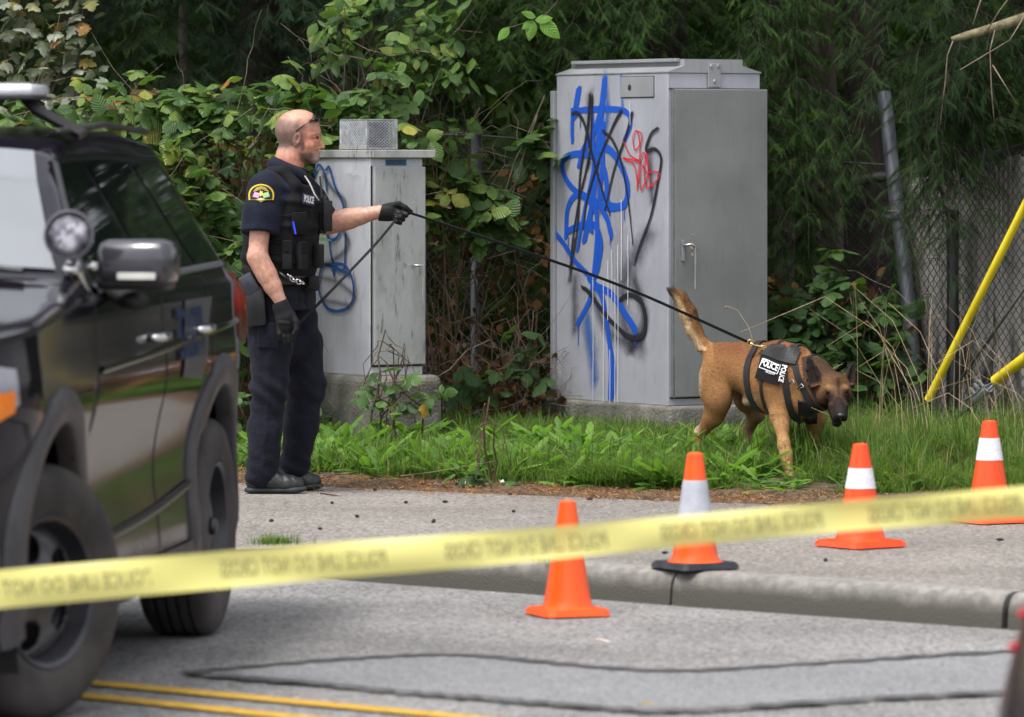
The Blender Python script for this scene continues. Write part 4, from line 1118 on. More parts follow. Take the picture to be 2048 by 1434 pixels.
# tall bramble bank on the left
prof_l = [(-200, 235), (0, 245), (120, 235), (230, 205), (330, 190), (420, 205), (520, 185), (640, 190)]
def topz(px, d): return Z(float(np.interp(px, [p[0] for p in prof_l], [p[1] for p in prof_l])), d)
for i, (px, d, w, lab) in enumerate(((-120, 27.6, .9, 'dense green bramble at the left edge behind the car roof'), (110, 27.4, .8, 'bramble bush rising just behind the car roof light'),
        (290, 27.3, .75, 'tall leafy bramble arching above the car roof'), (450, 27.2, .75, 'broad leaved bramble between the car and the officer'))):
    bramble('bramble_bush', px, d, w, lambda v, px=px, d=d: topz(px+v*F/d, d), 520, lab, 10+i, dead=30, canes=40, dryn=300, depth=.9, size=.094)
bramble('bramble_bush', 655, 27.9, .80, lambda v: Z(40, 27.9)-abs(v-.10)*(1.5 if v < .1 else .6), 430, 'highest bramble with long leafy shoots above the officer', 20, size=.092, dead=22, canes=40, dryn=120, depth=.7, z0=1.1)
bramble('bramble_bush', 575, 27.9, .8, lambda v: Z(300, 27.9), 330, 'low bramble growing behind the officer and the short cabinet', 28, size=.08, dead=12, canes=20, dryn=150, depth=.6)
bramble('leafy_shrub', 790, 28.4, .75, lambda v: Z(10, 28.4)-abs(v)*.4, 560, 'shrub with pointed oval leaves above the short cabinet', 21, single=True, mat=M_SHRUB, size=.10, dead=26, canes=26, z0=1.55, depth=.6)
bramble('bramble_bush', 960, 28.55, .72, lambda v: Z(290, 28.5), 190, 'bramble climbing the fence between the two cabinets', 22, mat=M_BRAM, size=.10, dead=80, canes=24, dryn=420, depth=.30, z0=.98, group='bushes along the fence')
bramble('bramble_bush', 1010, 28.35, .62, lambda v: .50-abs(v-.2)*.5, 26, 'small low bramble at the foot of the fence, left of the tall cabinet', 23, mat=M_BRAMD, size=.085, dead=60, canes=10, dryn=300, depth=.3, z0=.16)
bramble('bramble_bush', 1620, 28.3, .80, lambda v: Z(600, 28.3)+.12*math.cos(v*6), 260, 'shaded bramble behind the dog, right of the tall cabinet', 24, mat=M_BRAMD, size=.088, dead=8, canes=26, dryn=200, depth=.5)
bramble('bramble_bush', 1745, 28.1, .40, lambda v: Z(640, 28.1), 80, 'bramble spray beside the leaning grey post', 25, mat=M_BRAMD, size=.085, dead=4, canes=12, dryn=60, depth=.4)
bramble('bramble_sprig', 785, 26.62, .34, lambda v: .40-abs(v)*.5, 26, 'bramble sprig with one yellow leaf climbing the mossy plinth', 26, size=.07, dead=2, canes=9, depth=.12, z0=.2, group=None, cat='bramble')
bramble('bramble_sprig', 965, 24.85, .22, lambda v: .07, 7, 'little bramble sprig creeping onto the pavement needles', 27, size=.065, dead=2, canes=3, depth=.1, z0=.03, group=None, cat='bramble')
bramble('pale_shrub', 20, 29.0, 1.0, lambda v: 2.9, 800, 'washed out pale leafy shrub in the top left corner', 29, single=True, tpl=MAPLE, mat=M_PALE, size=.085, dead=30, canes=20, z0=1.55, depth=.7)
bramble('leafy_shrub', 1700, 31.2, .55, lambda v: 2.3, 260, 'bright leafy shrub glimpsed through the fence beside the dark trunk', 41, single=True, mat=M_SHRUB, size=.085, dead=4, canes=8, z0=.5, depth=.4)
bramble('leafy_shrub', 2060, 30.6, .5, lambda v: 2.5, 240, 'yellow green shrub at the far right behind the dark boughs', 42, single=True, mat=M_LIME, size=.07, dead=4, canes=6, z0=1.2, depth=.4)
# yellow leaf on plinth, bright twig above
def one_leaf(name, p, tip, nrm, size, mat, label, tpl=LEAF_B, rnd=.5):
    V, Q, U, R_ = place(tpl, np.array([p]), np.array([tip], float), np.array([nrm], float), np.array([size]), np.array([rnd]))
    o = npmesh(name, V-np.array(p), Q, mat, None, rnd=R_, uv=U, smooth=True); o.location = p
    return tag(o, label, 'leaf', None)
M_YL = leafmat('yellow_leaf', [(0, (.50, .30, .03)), (1, (.55, .36, .04))], trans=.3, tcol=(.6, .4, .05))
one_leaf('fallen_leaf', tuple(P(846, 808, 26.5)), (.1, -.1, -1), (0.2, -1, .2), .075, M_YL, 'ragged yellow leaf hanging at the corner of the mossy plinth')
one_leaf('fallen_leaf', tuple(Vector(R(1282, 1404, -.12))), (1, .1, .0), (0, 0, 1), .075, M_YL, 'single yellow leaf lying on the resurfaced road patch')
one_leaf('fallen_leaf', tuple(Vector(R(1190, 1277, -.12))), (1, -.1, .03), (0, 0, 1), .12, mat_flat('pale_dead_leaf', (.62, .50, .42), .8), 'curled pale pinkish leaf on the road near the plain cone', tpl=LEAF_W)
tw = empty('leafy_twig', P(1110, -30, 27.0)); tag(tw, 'twig with bright green leaves hanging in front of the dark tree, top centre', 'twig')
def build_twig():
    d = 27.0
    V, Q = tubes([[tuple(P(x, y, d)) for x, y in ((1200, -160), (1130, -40), (1113, 5), (1095, 25), (1080, 36), (1060, 42), (1030, 52), (1015, 56))]], .0028, 5); npmesh('stem', V, Q, M_DEAD, None, smooth=True)
    pos = []; tip = []
    for (a, b, c, e, s) in ((1066, 40, 1060, 76, 1), (1080, 38, 1115, 70, 1), (1072, 34, 1048, 22, .9), (1018, 54, 997, 76, 1), (1070, 40, 1100, 34, .8), (1066, 42, 1046, 56, .8)):
        p0 = P(a, b, d); p1 = P(c, e, d); pos.append((p0, p1))
    v = [np.array(p1-p0) for p0, p1 in pos]
    V, Q, U, R_ = place(LEAF_S, np.array([tuple(p[0]) for p in pos]), np.array([x+np.array([0, -.03, 0]) for x in v]), np.tile([.15, -1., .5], (6, 1))+rng.normal(0, .2, (6, 3)), np.array([np.linalg.norm(x)*1.15 for x in v]), rng.random(6))
    npmesh('leaves', V, Q, M_LIME, None, rnd=R_, uv=U, smooth=True)
reparent(tw, build_twig)

# ------------------------------------------------------------------ conifers
def spray_template(n=13, L=.15):
    V = []; Q = []
    for i in range(n):
        t = (i+.5)/n
        for s in (-1, 1):
            y = t*L; l = .020*(1-.45*t)+.005
            b = len(V)
            z = -.25*t*t*L
            V += [(0, y-.0019, z), (0, y+.0019, z), (s*l, y+l*.55, z-.004)]
            Q.append((b, b+1, b+2))
    b = len(V); V += [(-.0012, 0, 0), (.0012, 0, 0), (0, L, -.25*L)]; Q.append((b, b+1, b+2))
    return np.array(V), np.array(Q), np.zeros((len(Q)*3, 2))
SPR = spray_template(14)
M_CON = leafmat('conifer_needles', [(0, (.012, .034, .010)), (.5, (.026, .068, .016)), (.85, (.065, .135, .028)), (.97, (.12, .18, .035)), (1, (.16, .10, .03))], spec=.2, rough=.7, vein=0, trans=.2, tcol=(.08, .16, .02))
M_CON2 = leafmat('blue_green_needles', [(0, (.012, .030, .016)), (.6, (.028, .062, .032)), (.93, (.055, .11, .05)), (1, (.20, .15, .04))], spec=.2, rough=.7, vein=0, trans=.15, tcol=(.08, .14, .05))
M_CON3 = leafmat('shaded_conifer_needles', [(0, (.008, .022, .008)), (.5, (.016, .042, .012)), (.88, (.035, .075, .018)), (.98, (.08, .12, .03)), (1, (.12, .08, .03))], spec=.2, rough=.7, vein=0, trans=.15, tcol=(.06, .12, .02))  # darker copy of the needles: shade of the right-hand boughs in the colour
def bough(g, L=1.1, n2=11, droop=.55):
    """returns spray placements of one flat drooping bough along +Y from origin"""
    pos = []; tip = []; paths = []
    t = np.linspace(0, 1, 8); main = np.stack([0*t+.04*np.sin(t*4+g.uniform(0, 6)), L*t*(1-.18*t), -droop*L*t**2], 1)
    paths.append(main)
    for i in range(n2):
        f = .12+.86*i/n2; b = np.array([np.interp(f, t, main[:, k]) for k in range(3)])
        for s in (-1, 1):
            l = L*.42*(1-f*.75)*g.uniform(.6, 1.1); a = math.radians(g.uniform(45, 70))
            dirv = np.array([s*math.sin(a), math.cos(a), -.35-g.uniform(0, .45)*droop*1.3]); e = b+dirv*l
            paths.append(np.array([b, (b+e)/2+np.array([0, 0, .015]), e]))
            m = max(2, int(l/.0145))
            for j in range(m):
                q = b+(e-b)*((j+.6)/m)
                for s2 in (-1, 1):
                    dd = dirv*.8+s2*np.cross(dirv, [0, 0, 1.])*.75+np.array([0, 0, -.25]); dd = dd+g.normal(0, .22, 3)
                    pos.append(q); tip.append(dd)
            pos.append(e); tip.append(dirv)
    return np.array(pos), np.array(tip), paths
def crown(name, root, boughs, mat, seed, size=1.0, dens=1.0):
    """boughs: list of (origin, yaw, length, droop) in root space"""
    g = np.random.default_rng(seed); Ps = []; Ts = []; path = []
    for (o, yaw, L, dr) in boughs:
        p, t, pt = bough(g, L, max(5, int(10*L)), dr)
        c, s = math.cos(yaw), math.sin(yaw); Rz = np.array([[c, -s, 0], [s, c, 0], [0, 0, 1]])
        Ps.append(p@Rz.T+o); Ts.append(t@Rz.T); path += [q@Rz.T+o for q in pt]
    pos = np.vstack(Ps); tip = np.vstack(Ts); n = len(pos)
    nr = np.tile([0, 0, 1.], (n, 1))+g.normal(0, .45, (n, 3))
    V, Q, U, R_ = place(SPR, pos, tip, nr, size*g.uniform(.6, 1.25, n), np.clip(np.repeat(g.random(n//6+1), 6)[:n]*.7+g.random(n)*.3, 0, 1))
    npmesh(name, V, Q, mat, root, rnd=R_)
    V, Q = tubes(path, .0028, 3); npmesh('twigs', V, Q, M_BARK, root)
    return n
def conifer(px, d, h, label, seed, mat, spec=None, zlow=2.4, nb=70, reach=1.7, r=.16, extra=(), lean=0, barkm=None, leaf=True, size=.48):
    c = P(px, 300, d); g = np.random.default_rng(seed)
    root = empty('conifer_tree', (c.x, d, ground_z(c.x, d)), 0, label, 'tree', 'conifers behind the fence')
    mb = MB(); pts = [(lean*z/h+.03*math.sin(z*1.3), .02*math.sin(z), z-.1) for z in np.linspace(0, h, 14)]
    mb.tube(pts, [r*(1.25 if i == 0 else 1-.055*i) for i in range(14)], 14); mb.build('trunk', barkm or M_BARK, root, smooth=True)
    bs = []
    for i in range(nb):
        z = zlow+(h-zlow)*(i/nb)**1.1; yaw = g.uniform(0, 2*math.pi); L = reach*(1-.6*(z-zlow)/(h-zlow))*g.uniform(.7, 1.1)
        bs.append((np.array([lean*z/h, 0, z]), yaw, L, g.uniform(.3, .7)))
    for (epx, epy, ed, L, dr, yaw) in extra:    # boughs whose root is given in the photo
        q = P(epx, epy, ed); bs.append((np.array([q.x-c.x, q.y-d, q.z-root.location.z]), yaw, L, dr))
    crown('crown', root, bs, mat, seed, size)
    return root


ex = []
g0 = np.random.default_rng(5)
for i in range(64):
    ex.append((g0.uniform(860, 1520), g0.uniform(-330, 40), g0.uniform(28.9, 29.8), g0.uniform(.6, 1.0), g0.uniform(.4, .9), D(g0.uniform(120, 240))))
for px, py in ((1050, 20), (980, 40), (900, 60), (1110, -10), (1010, 120), (940, 120), (1070, 120), (880, 130)):
    ex.append((px+60, py-90, 29.0, .75, .5, D(g0.uniform(95, 160))))
conifer(1330, 30.3, 8.5, 'big drooping conifer hanging over the tall cabinet', 31, M_CON, extra=ex, nb=60, zlow=2.9, reach=2.0)
ex = []
for i in range(46):
    ex.append((g0.uniform(1490, 1625), g0.uniform(-250, 330), g0.uniform(28.7, 29.4), g0.uniform(.45, .8), g0.uniform(.8, 1.4), D(g0.uniform(110, 250))))
for px, py in ((1530, 250), (1560, 330), (1600, 330), (1580, 420), (1620, 440), (1540, 430), (1600, 540), (1640, 250), (1540, 520), (1590, 480), (1615, 600), (1630, 380), (1530, 350)):
    ex.append((px, py-70, 28.9, .5, 1.6, D(g0.uniform(140, 220))))
for i in range(26): ex.append((g0.uniform(1500, 1620), g0.uniform(60, 520), g0.uniform(28.7, 29.1), g0.uniform(.3, .5), g0.uniform(1.3, 2.0), D(g0.uniform(130, 230))))
conifer(1725, 29.7, 7.5, 'thick dark conifer trunk behind the chain link fence, right of the tall cabinet', 32, M_CON, extra=ex, nb=30, zlow=3.3, reach=1.6, r=.15)
ex = []
for i in range(54):
    ex.append((g0.uniform(1850, 2090), g0.uniform(-300, 100), g0.uniform(27.8, 28.6), g0.uniform(.5, .9), g0.uniform(.7, 1.3), D(g0.uniform(110, 250))))
for px, py in ((1830, 200), (1870, 250), (1910, 240), (1850, 330), (1890, 340), (1940, 270), (1930, 180), (1870, 120), (1900, 300), (1860, 400), (1840, 430), (1900, 400), (1930, 330), (1820, 280), (1880, 440), (1960, 150)):
    ex.append((px, py-40, 28.0, .5, 1.5, D(g0.uniform(140, 220))))
for i in range(40): ex.append((g0.uniform(1845, 1945), g0.uniform(60, 330), g0.uniform(27.8, 28.4), g0.uniform(.3, .5), g0.uniform(1.2, 1.9), D(g0.uniform(130, 230))))
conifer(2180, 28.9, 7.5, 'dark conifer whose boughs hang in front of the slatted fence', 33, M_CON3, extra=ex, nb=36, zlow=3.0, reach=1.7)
ex = []
for i in range(64):
    ex.append((g0.uniform(150, 850), g0.uniform(-250, 150), g0.uniform(29.2, 30.4), g0.uniform(.5, .9), g0.uniform(.5, 1.1), D(g0.uniform(110, 250))))
conifer(520, 30.8, 8.5, 'dark blue green cypress behind the bramble bank', 34, M_CON2, extra=ex, nb=60, zlow=2.2, reach=1.9)
ex = []
for i in range(9): ex.append((g0.uniform(170, 330), g0.uniform(-150, 20), g0.uniform(29.0, 29.6), g0.uniform(.4, .7), g0.uniform(.6, 1.1), D(g0.uniform(60, 180))))
conifer(150, 30.6, 7.5, 'slim grey stemmed cypress in the top left', 35, M_CON2, extra=ex, nb=24, zlow=2.6, reach=1.3, r=.045, barkm=M_BARK2)
# slender bare trunks
for px, d, r, lab in ((1632, 29.9, .05, 'thin mossy stem behind the fence beside the dark trunk'), (1660, 31.5, .06, 'thin grey stem farther behind the fence'), (372, 30.2, .035, 'pale bare sapling stem above the bramble bank'), (1560, 31.0, .07, 'dim trunk just right of the tall cabinet')):
    c = P(px, 300, d); mb = MB(); mb.tube([(0, 0, -.1), (.03, 0, 1.0), (-.02, .02, 2.2), (.05, 0, 4.5), (.0, 0, 7)], [r, r*.9, r*.8, r*.6, r*.2], 10)
    o = mb.build('sapling', M_BARK2, smooth=True); o.location = (c.x, d, ground_z(c.x, d)); tag(o, lab, 'tree', 'thin trunks behind the fence')
# broken branch top right
br2 = empty('broken_branch', P(1903, 78, 27.5)); tag(br2, 'thick broken mossy branch jutting in at the top right', 'branch')
def build_branch():
    mb = MB(); mb.tube([P(1903, 79, 27.5), P(1930, 72, 27.5), P(1980, 58, 27.5), P(2060, 32, 27.5), P(2300, -60, 27.6)], [.014, .022, .026, .03, .04], 10)
    mb.build('limb', mat_noise('mossy_limb', (.10, .085, .05), (.24, .21, .12), scale=22, rough=.9, bump=.6), smooth=True)
    mb = MB()
    for a in (((1906, 82), (1895, 110), (1890, 170), (1880, 250)), ((1975, 60), (2000, 20), (2030, -20)), ((1990, 60), (1980, 100), (1983, 180), (1990, 260)), ((1985, 130), (2010, 170), (2033, 208)), ((2050, 30), (2020, 80), (1970, 110), (1920, 140)), ((1946, 50), (1955, 20), (1965, -10))):
        mb.tube([P(x, y, 27.45) for x, y in a], .0035, 5)
    mb.build('twigs', M_DEAD, smooth=True)
reparent(br2, build_branch)
# dead stems around the cabinets
def stems(name, label, lines, r, mat=None):
    V, Q = tubes([[tuple(P(x, y, d)) for x, y in l] for d, l in lines], r, 5)
    o = npmesh(name, V, Q, mat or M_DEAD, None, smooth=True); tag(o, label, 'dead stems'); return o
stems('dead_vine', 'pale dead vines leaning on the fence between the cabinets', [(28.4, [(1090, 190), (1060, 260), (1030, 320), (1010, 385)]), (28.4, [(1075, 230), (1050, 300), (1035, 350), (1022, 400)]), (28.4, [(960, 215), (940, 250), (915, 300), (895, 340)]), (28.5, [(1060, 540), (1050, 570), (1040, 600)]), (28.4, [(820, 250), (860, 262), (900, 266), (925, 262)])], .0045)
stems('dead_vine', 'dry twigs sticking up behind the mesh cage', [(27.9, [(700, 240), (690, 200), (672, 170), (640, 150)]), (27.9, [(715, 235), (690, 190), (660, 160), (650, 140)]), (27.9, [(740, 235), (735, 180), (722, 130), (700, 90)]), (27.9, [(700, 240), (712, 190), (718, 150), (716, 120)]), (27.9, [(760, 235), (800, 245), (840, 262), (800, 300)]), (27.9, [(640, 165), (660, 175), (690, 205), (705, 240)])], .0028)
# ------------------------------------------------------------------ wood beyond: dense leafy mass and bank
mb = MB(); bx = []
X2 = np.linspace(-22, 24, 60); Y2 = np.linspace(0, 1, 10)
V = []
for x in X2:
    for t in Y2: V.append((x, 35+t*16, -.1+6.5*t**.8+.5*math.sin(x*.9+t*5)+.3*math.sin(x*2.3)))
k = len(Y2); mb.add(V, [(i*k+j, (i+1)*k+j, (i+1)*k+j+1, i*k+j+1) for i in range(len(X2)-1) for j in range(k-1)])
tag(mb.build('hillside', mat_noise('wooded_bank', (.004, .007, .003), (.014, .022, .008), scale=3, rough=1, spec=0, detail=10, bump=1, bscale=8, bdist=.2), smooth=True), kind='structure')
g = np.random.default_rng(77); n = 26000
x = g.uniform(-9, 10, n); y = g.uniform(31.6, 35.5, n); z = g.uniform(.1, 5.5, n)**1.0
keep = (wav(x, y, z, 2.2, 3) > -.35); x, y, z = x[keep], y[keep], z[keep]; n = len(x)
V, Q, U, R_ = place(LEAF_S, np.stack([x, y, z], 1), g.normal(0, 1, (n, 3))-np.array([0, .5, .6]), np.tile([0, -.6, .8], (n, 1))+g.normal(0, .5, (n, 3)), .16*g.uniform(.5, 1.2, n), g.random(n)**1.6)
M_WOOD = leafmat('shaded_woodland_leaf', [(0, (.008, .020, .006)), (.6, (.016, .038, .010)), (.9, (.035, .075, .015)), (1, (.09, .13, .025))], vein=0, trans=.2, spec=.03, rough=1)  # shade of the deep wood put in as darker leaf colours
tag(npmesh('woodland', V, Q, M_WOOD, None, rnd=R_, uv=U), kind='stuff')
# unseen loose leaves overhead, added to keep the undergrowth shaded
n = 26000; x = g.uniform(-7, 8, n); y = g.uniform(28.7, 33.5, n); z = g.uniform(3.8, 7.5, n)
V, Q, U, R_ = place(LEAF_S, np.stack([x, y, z], 1), g.normal(0, 1, (n, 3)), np.tile([0, 0, 1.], (n, 1))+g.normal(0, .4, (n, 3)), .26*g.uniform(.6, 1.2, n), g.random(n))
tag(npmesh('unseen_canopy', V, Q, M_WOOD, None, rnd=R_, uv=U), kind='stuff')

# ------------------------------------------------------------------ grass and weeds
M_GRASS = leafmat('grass_blade', [(0, (.045, .10, .018)), (.45, (.10, .195, .032)), (.8, (.19, .31, .06)), (.93, (.32, .37, .12)), (1, (.46, .38, .2))], vein=0, rough=.45, trans=.45, tcol=(.26, .44, .05))
M_STRAW = leafmat('dry_straw', [(0, (.22, .15, .08)), (.6, (.38, .28, .16)), (1, (.50, .40, .25))], vein=0, rough=.7, trans=.2, tcol=(.4, .3, .12))
def blades(pos, head, length, width, bend, rnd, name, mat, seg=4):
    n = len(pos); t = np.linspace(0, 1, seg+1)
    up = np.array([0, 0, 1.]); hd = np.stack([np.cos(head), np.sin(head), 0*head], 1)
    sd_ = np.stack([-np.sin(head), np.cos(head), 0*head], 1)
    P3 = pos[:, None]+(up[None, None]*(t-.0*t)[None, :, None]*(1-bend[:, None, None]*.55*t[None, :, None])+hd[:, None]*(bend[:, None]*t[None]**2)[:, :, None])*length[:, None, None]
    w = (width[:, None]*(1-t[None]**1.6)*.5+.0002)[:, :, None]
    V = np.stack([P3-sd_[:, None]*w, P3+sd_[:, None]*w], 2).reshape(-1, 3)
    b = (np.arange(n)*(seg+1)*2)[:, None]; j = (np.arange(seg)*2)[None]
    Q = np.stack([b+j, b+j+1, b+j+3, b+j+2], 2).reshape(-1, 4)
    UV = np.tile(np.array([[.2, 0], [.8, 0], [.8, 1], [.2, 1]]), (len(Q), 1))
    o = npmesh(name, V, Q, mat, None, rnd=np.repeat(rnd, seg), uv=UV, smooth=True)
    return o
g = np.random.default_rng(99)
def scatter(n, x0, x1, dy0, dy1, pw=1.0):
    x = g.uniform(x0, x1, n); y = np.array([grass_y(a) for a in x])+dy0+(dy1-dy0)*g.random(n)**pw
    z = np.array([ground_z(a, b) for a, b in zip(x, y)]); return np.stack([x, y, z], 1)
def tufts(nt_, x0, x1, dy0, dy1, per, L, bend, spread=.035, pw=1.0):
    c = scatter(nt_, x0, x1, dy0, dy1, pw); k = np.repeat(np.arange(nt_), per); n = len(k)
    lt = g.uniform(.6, 1.15, nt_)*L*(.82+.38*wav(c[:, 0], c[:, 1], c[:, 2]*0, 4.5, 71)); cn = .14*wav(c[:, 0], c[:, 1], c[:, 2]*0, 3.5, 72)
    p = c[k]+np.stack([g.normal(0, spread, n), g.normal(0, spread, n), 0*k], 1)
    hd = g.uniform(0, 2*math.pi, n)
    front = p[:, 1] < np.array([grass_y(a) for a in p[:, 0]])+.35
    hd = np.where(front & (g.random(n) < .45), -math.pi/2+g.normal(0, .6, n), hd)
    ln = lt[k]*g.uniform(.45, 1.15, n)
    ln = np.where(front, ln*.8, ln)
    return p, hd, ln, np.clip(np.abs(g.normal(bend, .28, n)), .05, 1.3), np.clip((g.normal(.45, .2, nt_)+cn)[k]+g.normal(0, .17, n), 0, .99)
A1 = tufts(1700, -2.6, 1.9, 0, 3.2, 34, .215, .55)
A2 = tufts(1150, 1.3, 4.2, 0, 3.6, 40, .34, .5)
p, hd, ln, bd, rn = [np.concatenate([a, b]) for a, b in zip(A1, A2)]
paw = ((p[:, 0]-1.36)/.30)**2+((p[:, 1]-24.62)/.42)**2 < 1; leg_ = (np.abs(p[:, 0]-1.35) < .12) & (p[:, 1] < 24.95); kp = ~(paw | leg_)
p, hd, ln, bd, rn = p[kp], hd[kp], ln[kp], bd[kp], rn[kp]
ln = np.where(p[:, 1]-np.array([grass_y(a) for a in p[:, 0]]) > 1.3, ln*.62, ln)
blades(p, hd, ln, g.uniform(.0035, .0105, len(p)), bd, rn, 'grass', M_GRASS); tag(COL.objects['grass'], kind='stuff')
B1 = tufts(420, -1.9, 3.2, -.02, 2.2, 13, .24, .75, .03); kb = ~((np.abs(B1[0][:, 0]-1.36) < .24) & (B1[0][:, 1] < 25.0))
B1 = [q[kb] for q in B1]
tag(blades(B1[0], B1[1], B1[2], g.uniform(.008, .015, len(B1[0])), B1[3], np.clip(B1[4]+.18, 0, .92), 'broad_grass', M_GRASS, 5), kind='stuff')
# long arching tuft in front of the tall cabinet
A3 = tufts(26, .35, .75, .0, .25, 60, .34, .8, .03)
A4 = tufts(18, 1.35, 1.75, .1, .5, 46, .30, .8, .03)
A3 = [np.concatenate([a, b]) for a, b in zip(A3, A4)]
tag(blades(A3[0], A3[1], A3[2], g.uniform(.003, .006, len(A3[0])), A3[3], A3[4]*.8, 'long_grass', M_GRASS, 6), kind='stuff')
# straw among the grass on the right, tall seeding stems
A5 = tufts(480, 1.5, 4.0, .05, 3.4, 12, .32, .8, .06)
tag(blades(A5[0], A5[1], A5[2], g.uniform(.002, .005, len(A5[0])), A5[3], g.random(len(A5[0])), 'dry_grass', M_STRAW, 5), kind='stuff')
paths = []; n = 46
p = scatter(n, 1.75, 3.2, .9, 3.0)
for i in range(n):
    h = g.uniform(.35, .85); dx, dy = g.normal(-.12, .18), g.normal(-.05, .12); q = p[i]
    pt = [q, q+[dx*.15, dy*.15, h*.45], q+[dx*.5, dy*.5, h*.8], q+[dx, dy, h]]
    if g.random() < .3: pt.append(q+[dx*1.8, dy*1.4, h*.8])
    paths.append(np.array(pt))
V, Q = tubes(paths, list(g.uniform(.0012, .0026, n)), 4)
tag(npmesh('dry_stalks', V, Q, mat_noise('straw_stalk', (.30, .21, .11), (.52, .41, .26), scale=9, rough=.8), None, smooth=True), kind='stuff')
# individual seeded stems seen against the post and the head of the dog
def stalk(label, d, pts, r=.0022, head=True):
    rt = empty('seeding_grass_stem', P(pts[0][0], pts[0][1], d)); tag(rt, label, 'grass stem')
    def f():
        V, Q = tubes([[tuple(P(x, y, d)) for x, y in pts]], r, 5); npmesh('stem', V, Q, COL.objects['dry_stalks'].data.materials[0], None, smooth=True)
        if head:
            a, b = P(*pts[-2], d), P(*pts[-1], d); mb = MB(); mb.tube([a.lerp(b, t) for t in (.0, .3, .7, 1)], [.002, .0065, .006, .001], 6); mb.build('seed_head', M_STRAW, smooth=True)
    reparent(rt, f)
stalk('arched seeding grass stem in front of the leaning grey post', 28.0, [(1860, 800), (1858, 640), (1835, 520), (1812, 450), (1795, 425), (1775, 421)])
stalk('pale grass stem crossing above the dog towards its head', 25.2, [(1640, 770), (1660, 740), (1686, 727)], .0018, False)
stalk('thin grass stem with curled tip in front of the tall cabinet door', 25.5, [(1510, 700), (1498, 655), (1475, 620), (1455, 612), (1448, 618)], .0014)
stalk('dry stem under the muzzle of the dog', 25.0, [(1740, 900), (1700, 860), (1670, 835), (1622, 815)], .0016, False)
stalk('tall straw stem leaning beside the long yellow guard', 27.0, [(1950, 850), (1925, 700), (1880, 640), (1876, 628)])
# dandelions and docks
def rosettes(n, x0, x1, dy0, dy1, L, tpl, name, mat, upr=.7, per=9, pw=1):
    c = scatter(n, x0, x1, dy0, dy1, pw); k = np.repeat(np.arange(n), per); m = len(k)
    a = g.uniform(0, 2*math.pi, m); el = g.uniform(.25, 1.0, m)*upr
    tip = np.stack([np.cos(a)*np.cos(el), np.sin(a)*np.cos(el), np.sin(el)], 1)
    nr = np.stack([-np.cos(a)*np.sin(el), -np.sin(a)*np.sin(el), np.cos(el)], 1)+g.normal(0, .25, (m, 3))
    sz = L*g.uniform(.55, 1.15, m)
    V, Q, U, R_ = place(tpl, c[k]+g.normal(0, .012, (m, 3))*[1, 1, .2], tip, nr, sz, g.random(m))
    return npmesh(name, V, Q, mat, None, rnd=R_, uv=U, smooth=True)
tag(rosettes(220, -1.9, 1.2, .0, 1.7, .21, LEAF_D, 'dandelion_leaves', M_WEED, 1.25, 9, 1.0), kind='stuff')
tag(rosettes(60, 1.3, 2.9, .0, 1.5, .16, LEAF_D, 'weed_leaves', M_WEED, 1.0), kind='stuff')
tag(rosettes(220, -1.9, 2.6, -.12, .35, .028, LEAF_S, 'clover', M_WEED, .6, 14), kind='stuff')
for px, py, L, lab in ((1492, 978, .21, 'large flattened dandelion rosette beside the front paw of the dog'), (1000, 935, .15, 'dandelion rosette at the pavement edge'), (1150, 870, .26, 'tall dandelion standing in front of the tall cabinet corner')):
    d = gd(py, .02); c = P(px, py, d); c.z = ground_z(c.x, c.y)
    k = 12; a = g.uniform(0, 2*math.pi, k); el = g.uniform(.05, .5, k) if py > 900 else g.uniform(.7, 1.3, k)
    tip = np.stack([np.cos(a)*np.cos(el), np.sin(a)*np.cos(el), np.sin(el)], 1); nr = np.stack([-np.cos(a)*np.sin(el), -np.sin(a)*np.sin(el), np.cos(el)], 1)
    V, Q, U, R_ = place(LEAF_D, np.zeros((k, 3))+[0, 0, .015], tip, nr, L*g.uniform(.7, 1.1, k), g.random(k))
    o = npmesh('dandelion', V, Q, M_WEED, None, rnd=R_, uv=U, smooth=True); o.location = c; tag(o, lab, 'plant')
# grass growing in the pavement joints
for px, py, n_, lab in ((550, 1088, 260, 'patch of grass in the pavement crack by the rear of the car'), (1085, 1122, 90, 'little grass tuft behind the plain orange cone')):
    d = gd(py, 0); c = P(px, py, d)
    pp = np.stack([c.x+g.normal(0, .05 if n_ > 100 else .03, n_), c.y+g.normal(0, .04, n_), 0*np.arange(n_)], 1)
    o = blades(pp, g.uniform(0, 6.28, n_), g.uniform(.03, .08, n_)*(1 if n_ > 100 else .5), g.uniform(.002, .004, n_), np.abs(g.normal(.7, .2, n_)), g.random(n_)*.9, 'grass_tuft', M_GRASS, 3)
    tag(o, lab, 'grass tuft')
# ------------------------------------------------------------------ litter along the edge
M_NEED = leafmat('orange_needles', [(0, (.12, .05, .02)), (.5, (.34, .15, .06)), (.9, (.50, .26, .12)), (1, (.5, .4, .3))], vein=0, rough=.8, trans=0, spec=.1)
n = 40000; x = g.uniform(-3, 3.3, n); e0 = np.array([edge_y(a) for a in x]); e1 = np.array([grass_y(a) for a in x])
u = g.normal(.45, .42, n); y = e0+(e1-e0)*u; ok = (y > e0-.55-.25*g.random(n)) & (y < e1+.4)
x, y = x[ok], y[ok]; n = len(x); z = np.array([ground_z(a, b) for a, b in zip(x, y)])+g.uniform(.004, .022, n)
V, Q, U, R_ = place(leaf_template([(0, .3), (.5, 1), (1, .3)], .055, 0, 0), np.stack([x, y, z], 1), np.stack([g.normal(0, 1, n), g.normal(0, 1, n), g.normal(0, .25, n)], 1), np.tile([0, 0, 1.], (n, 1))+g.normal(0, .4, (n, 3)), g.uniform(.012, .035, n), g.random(n))
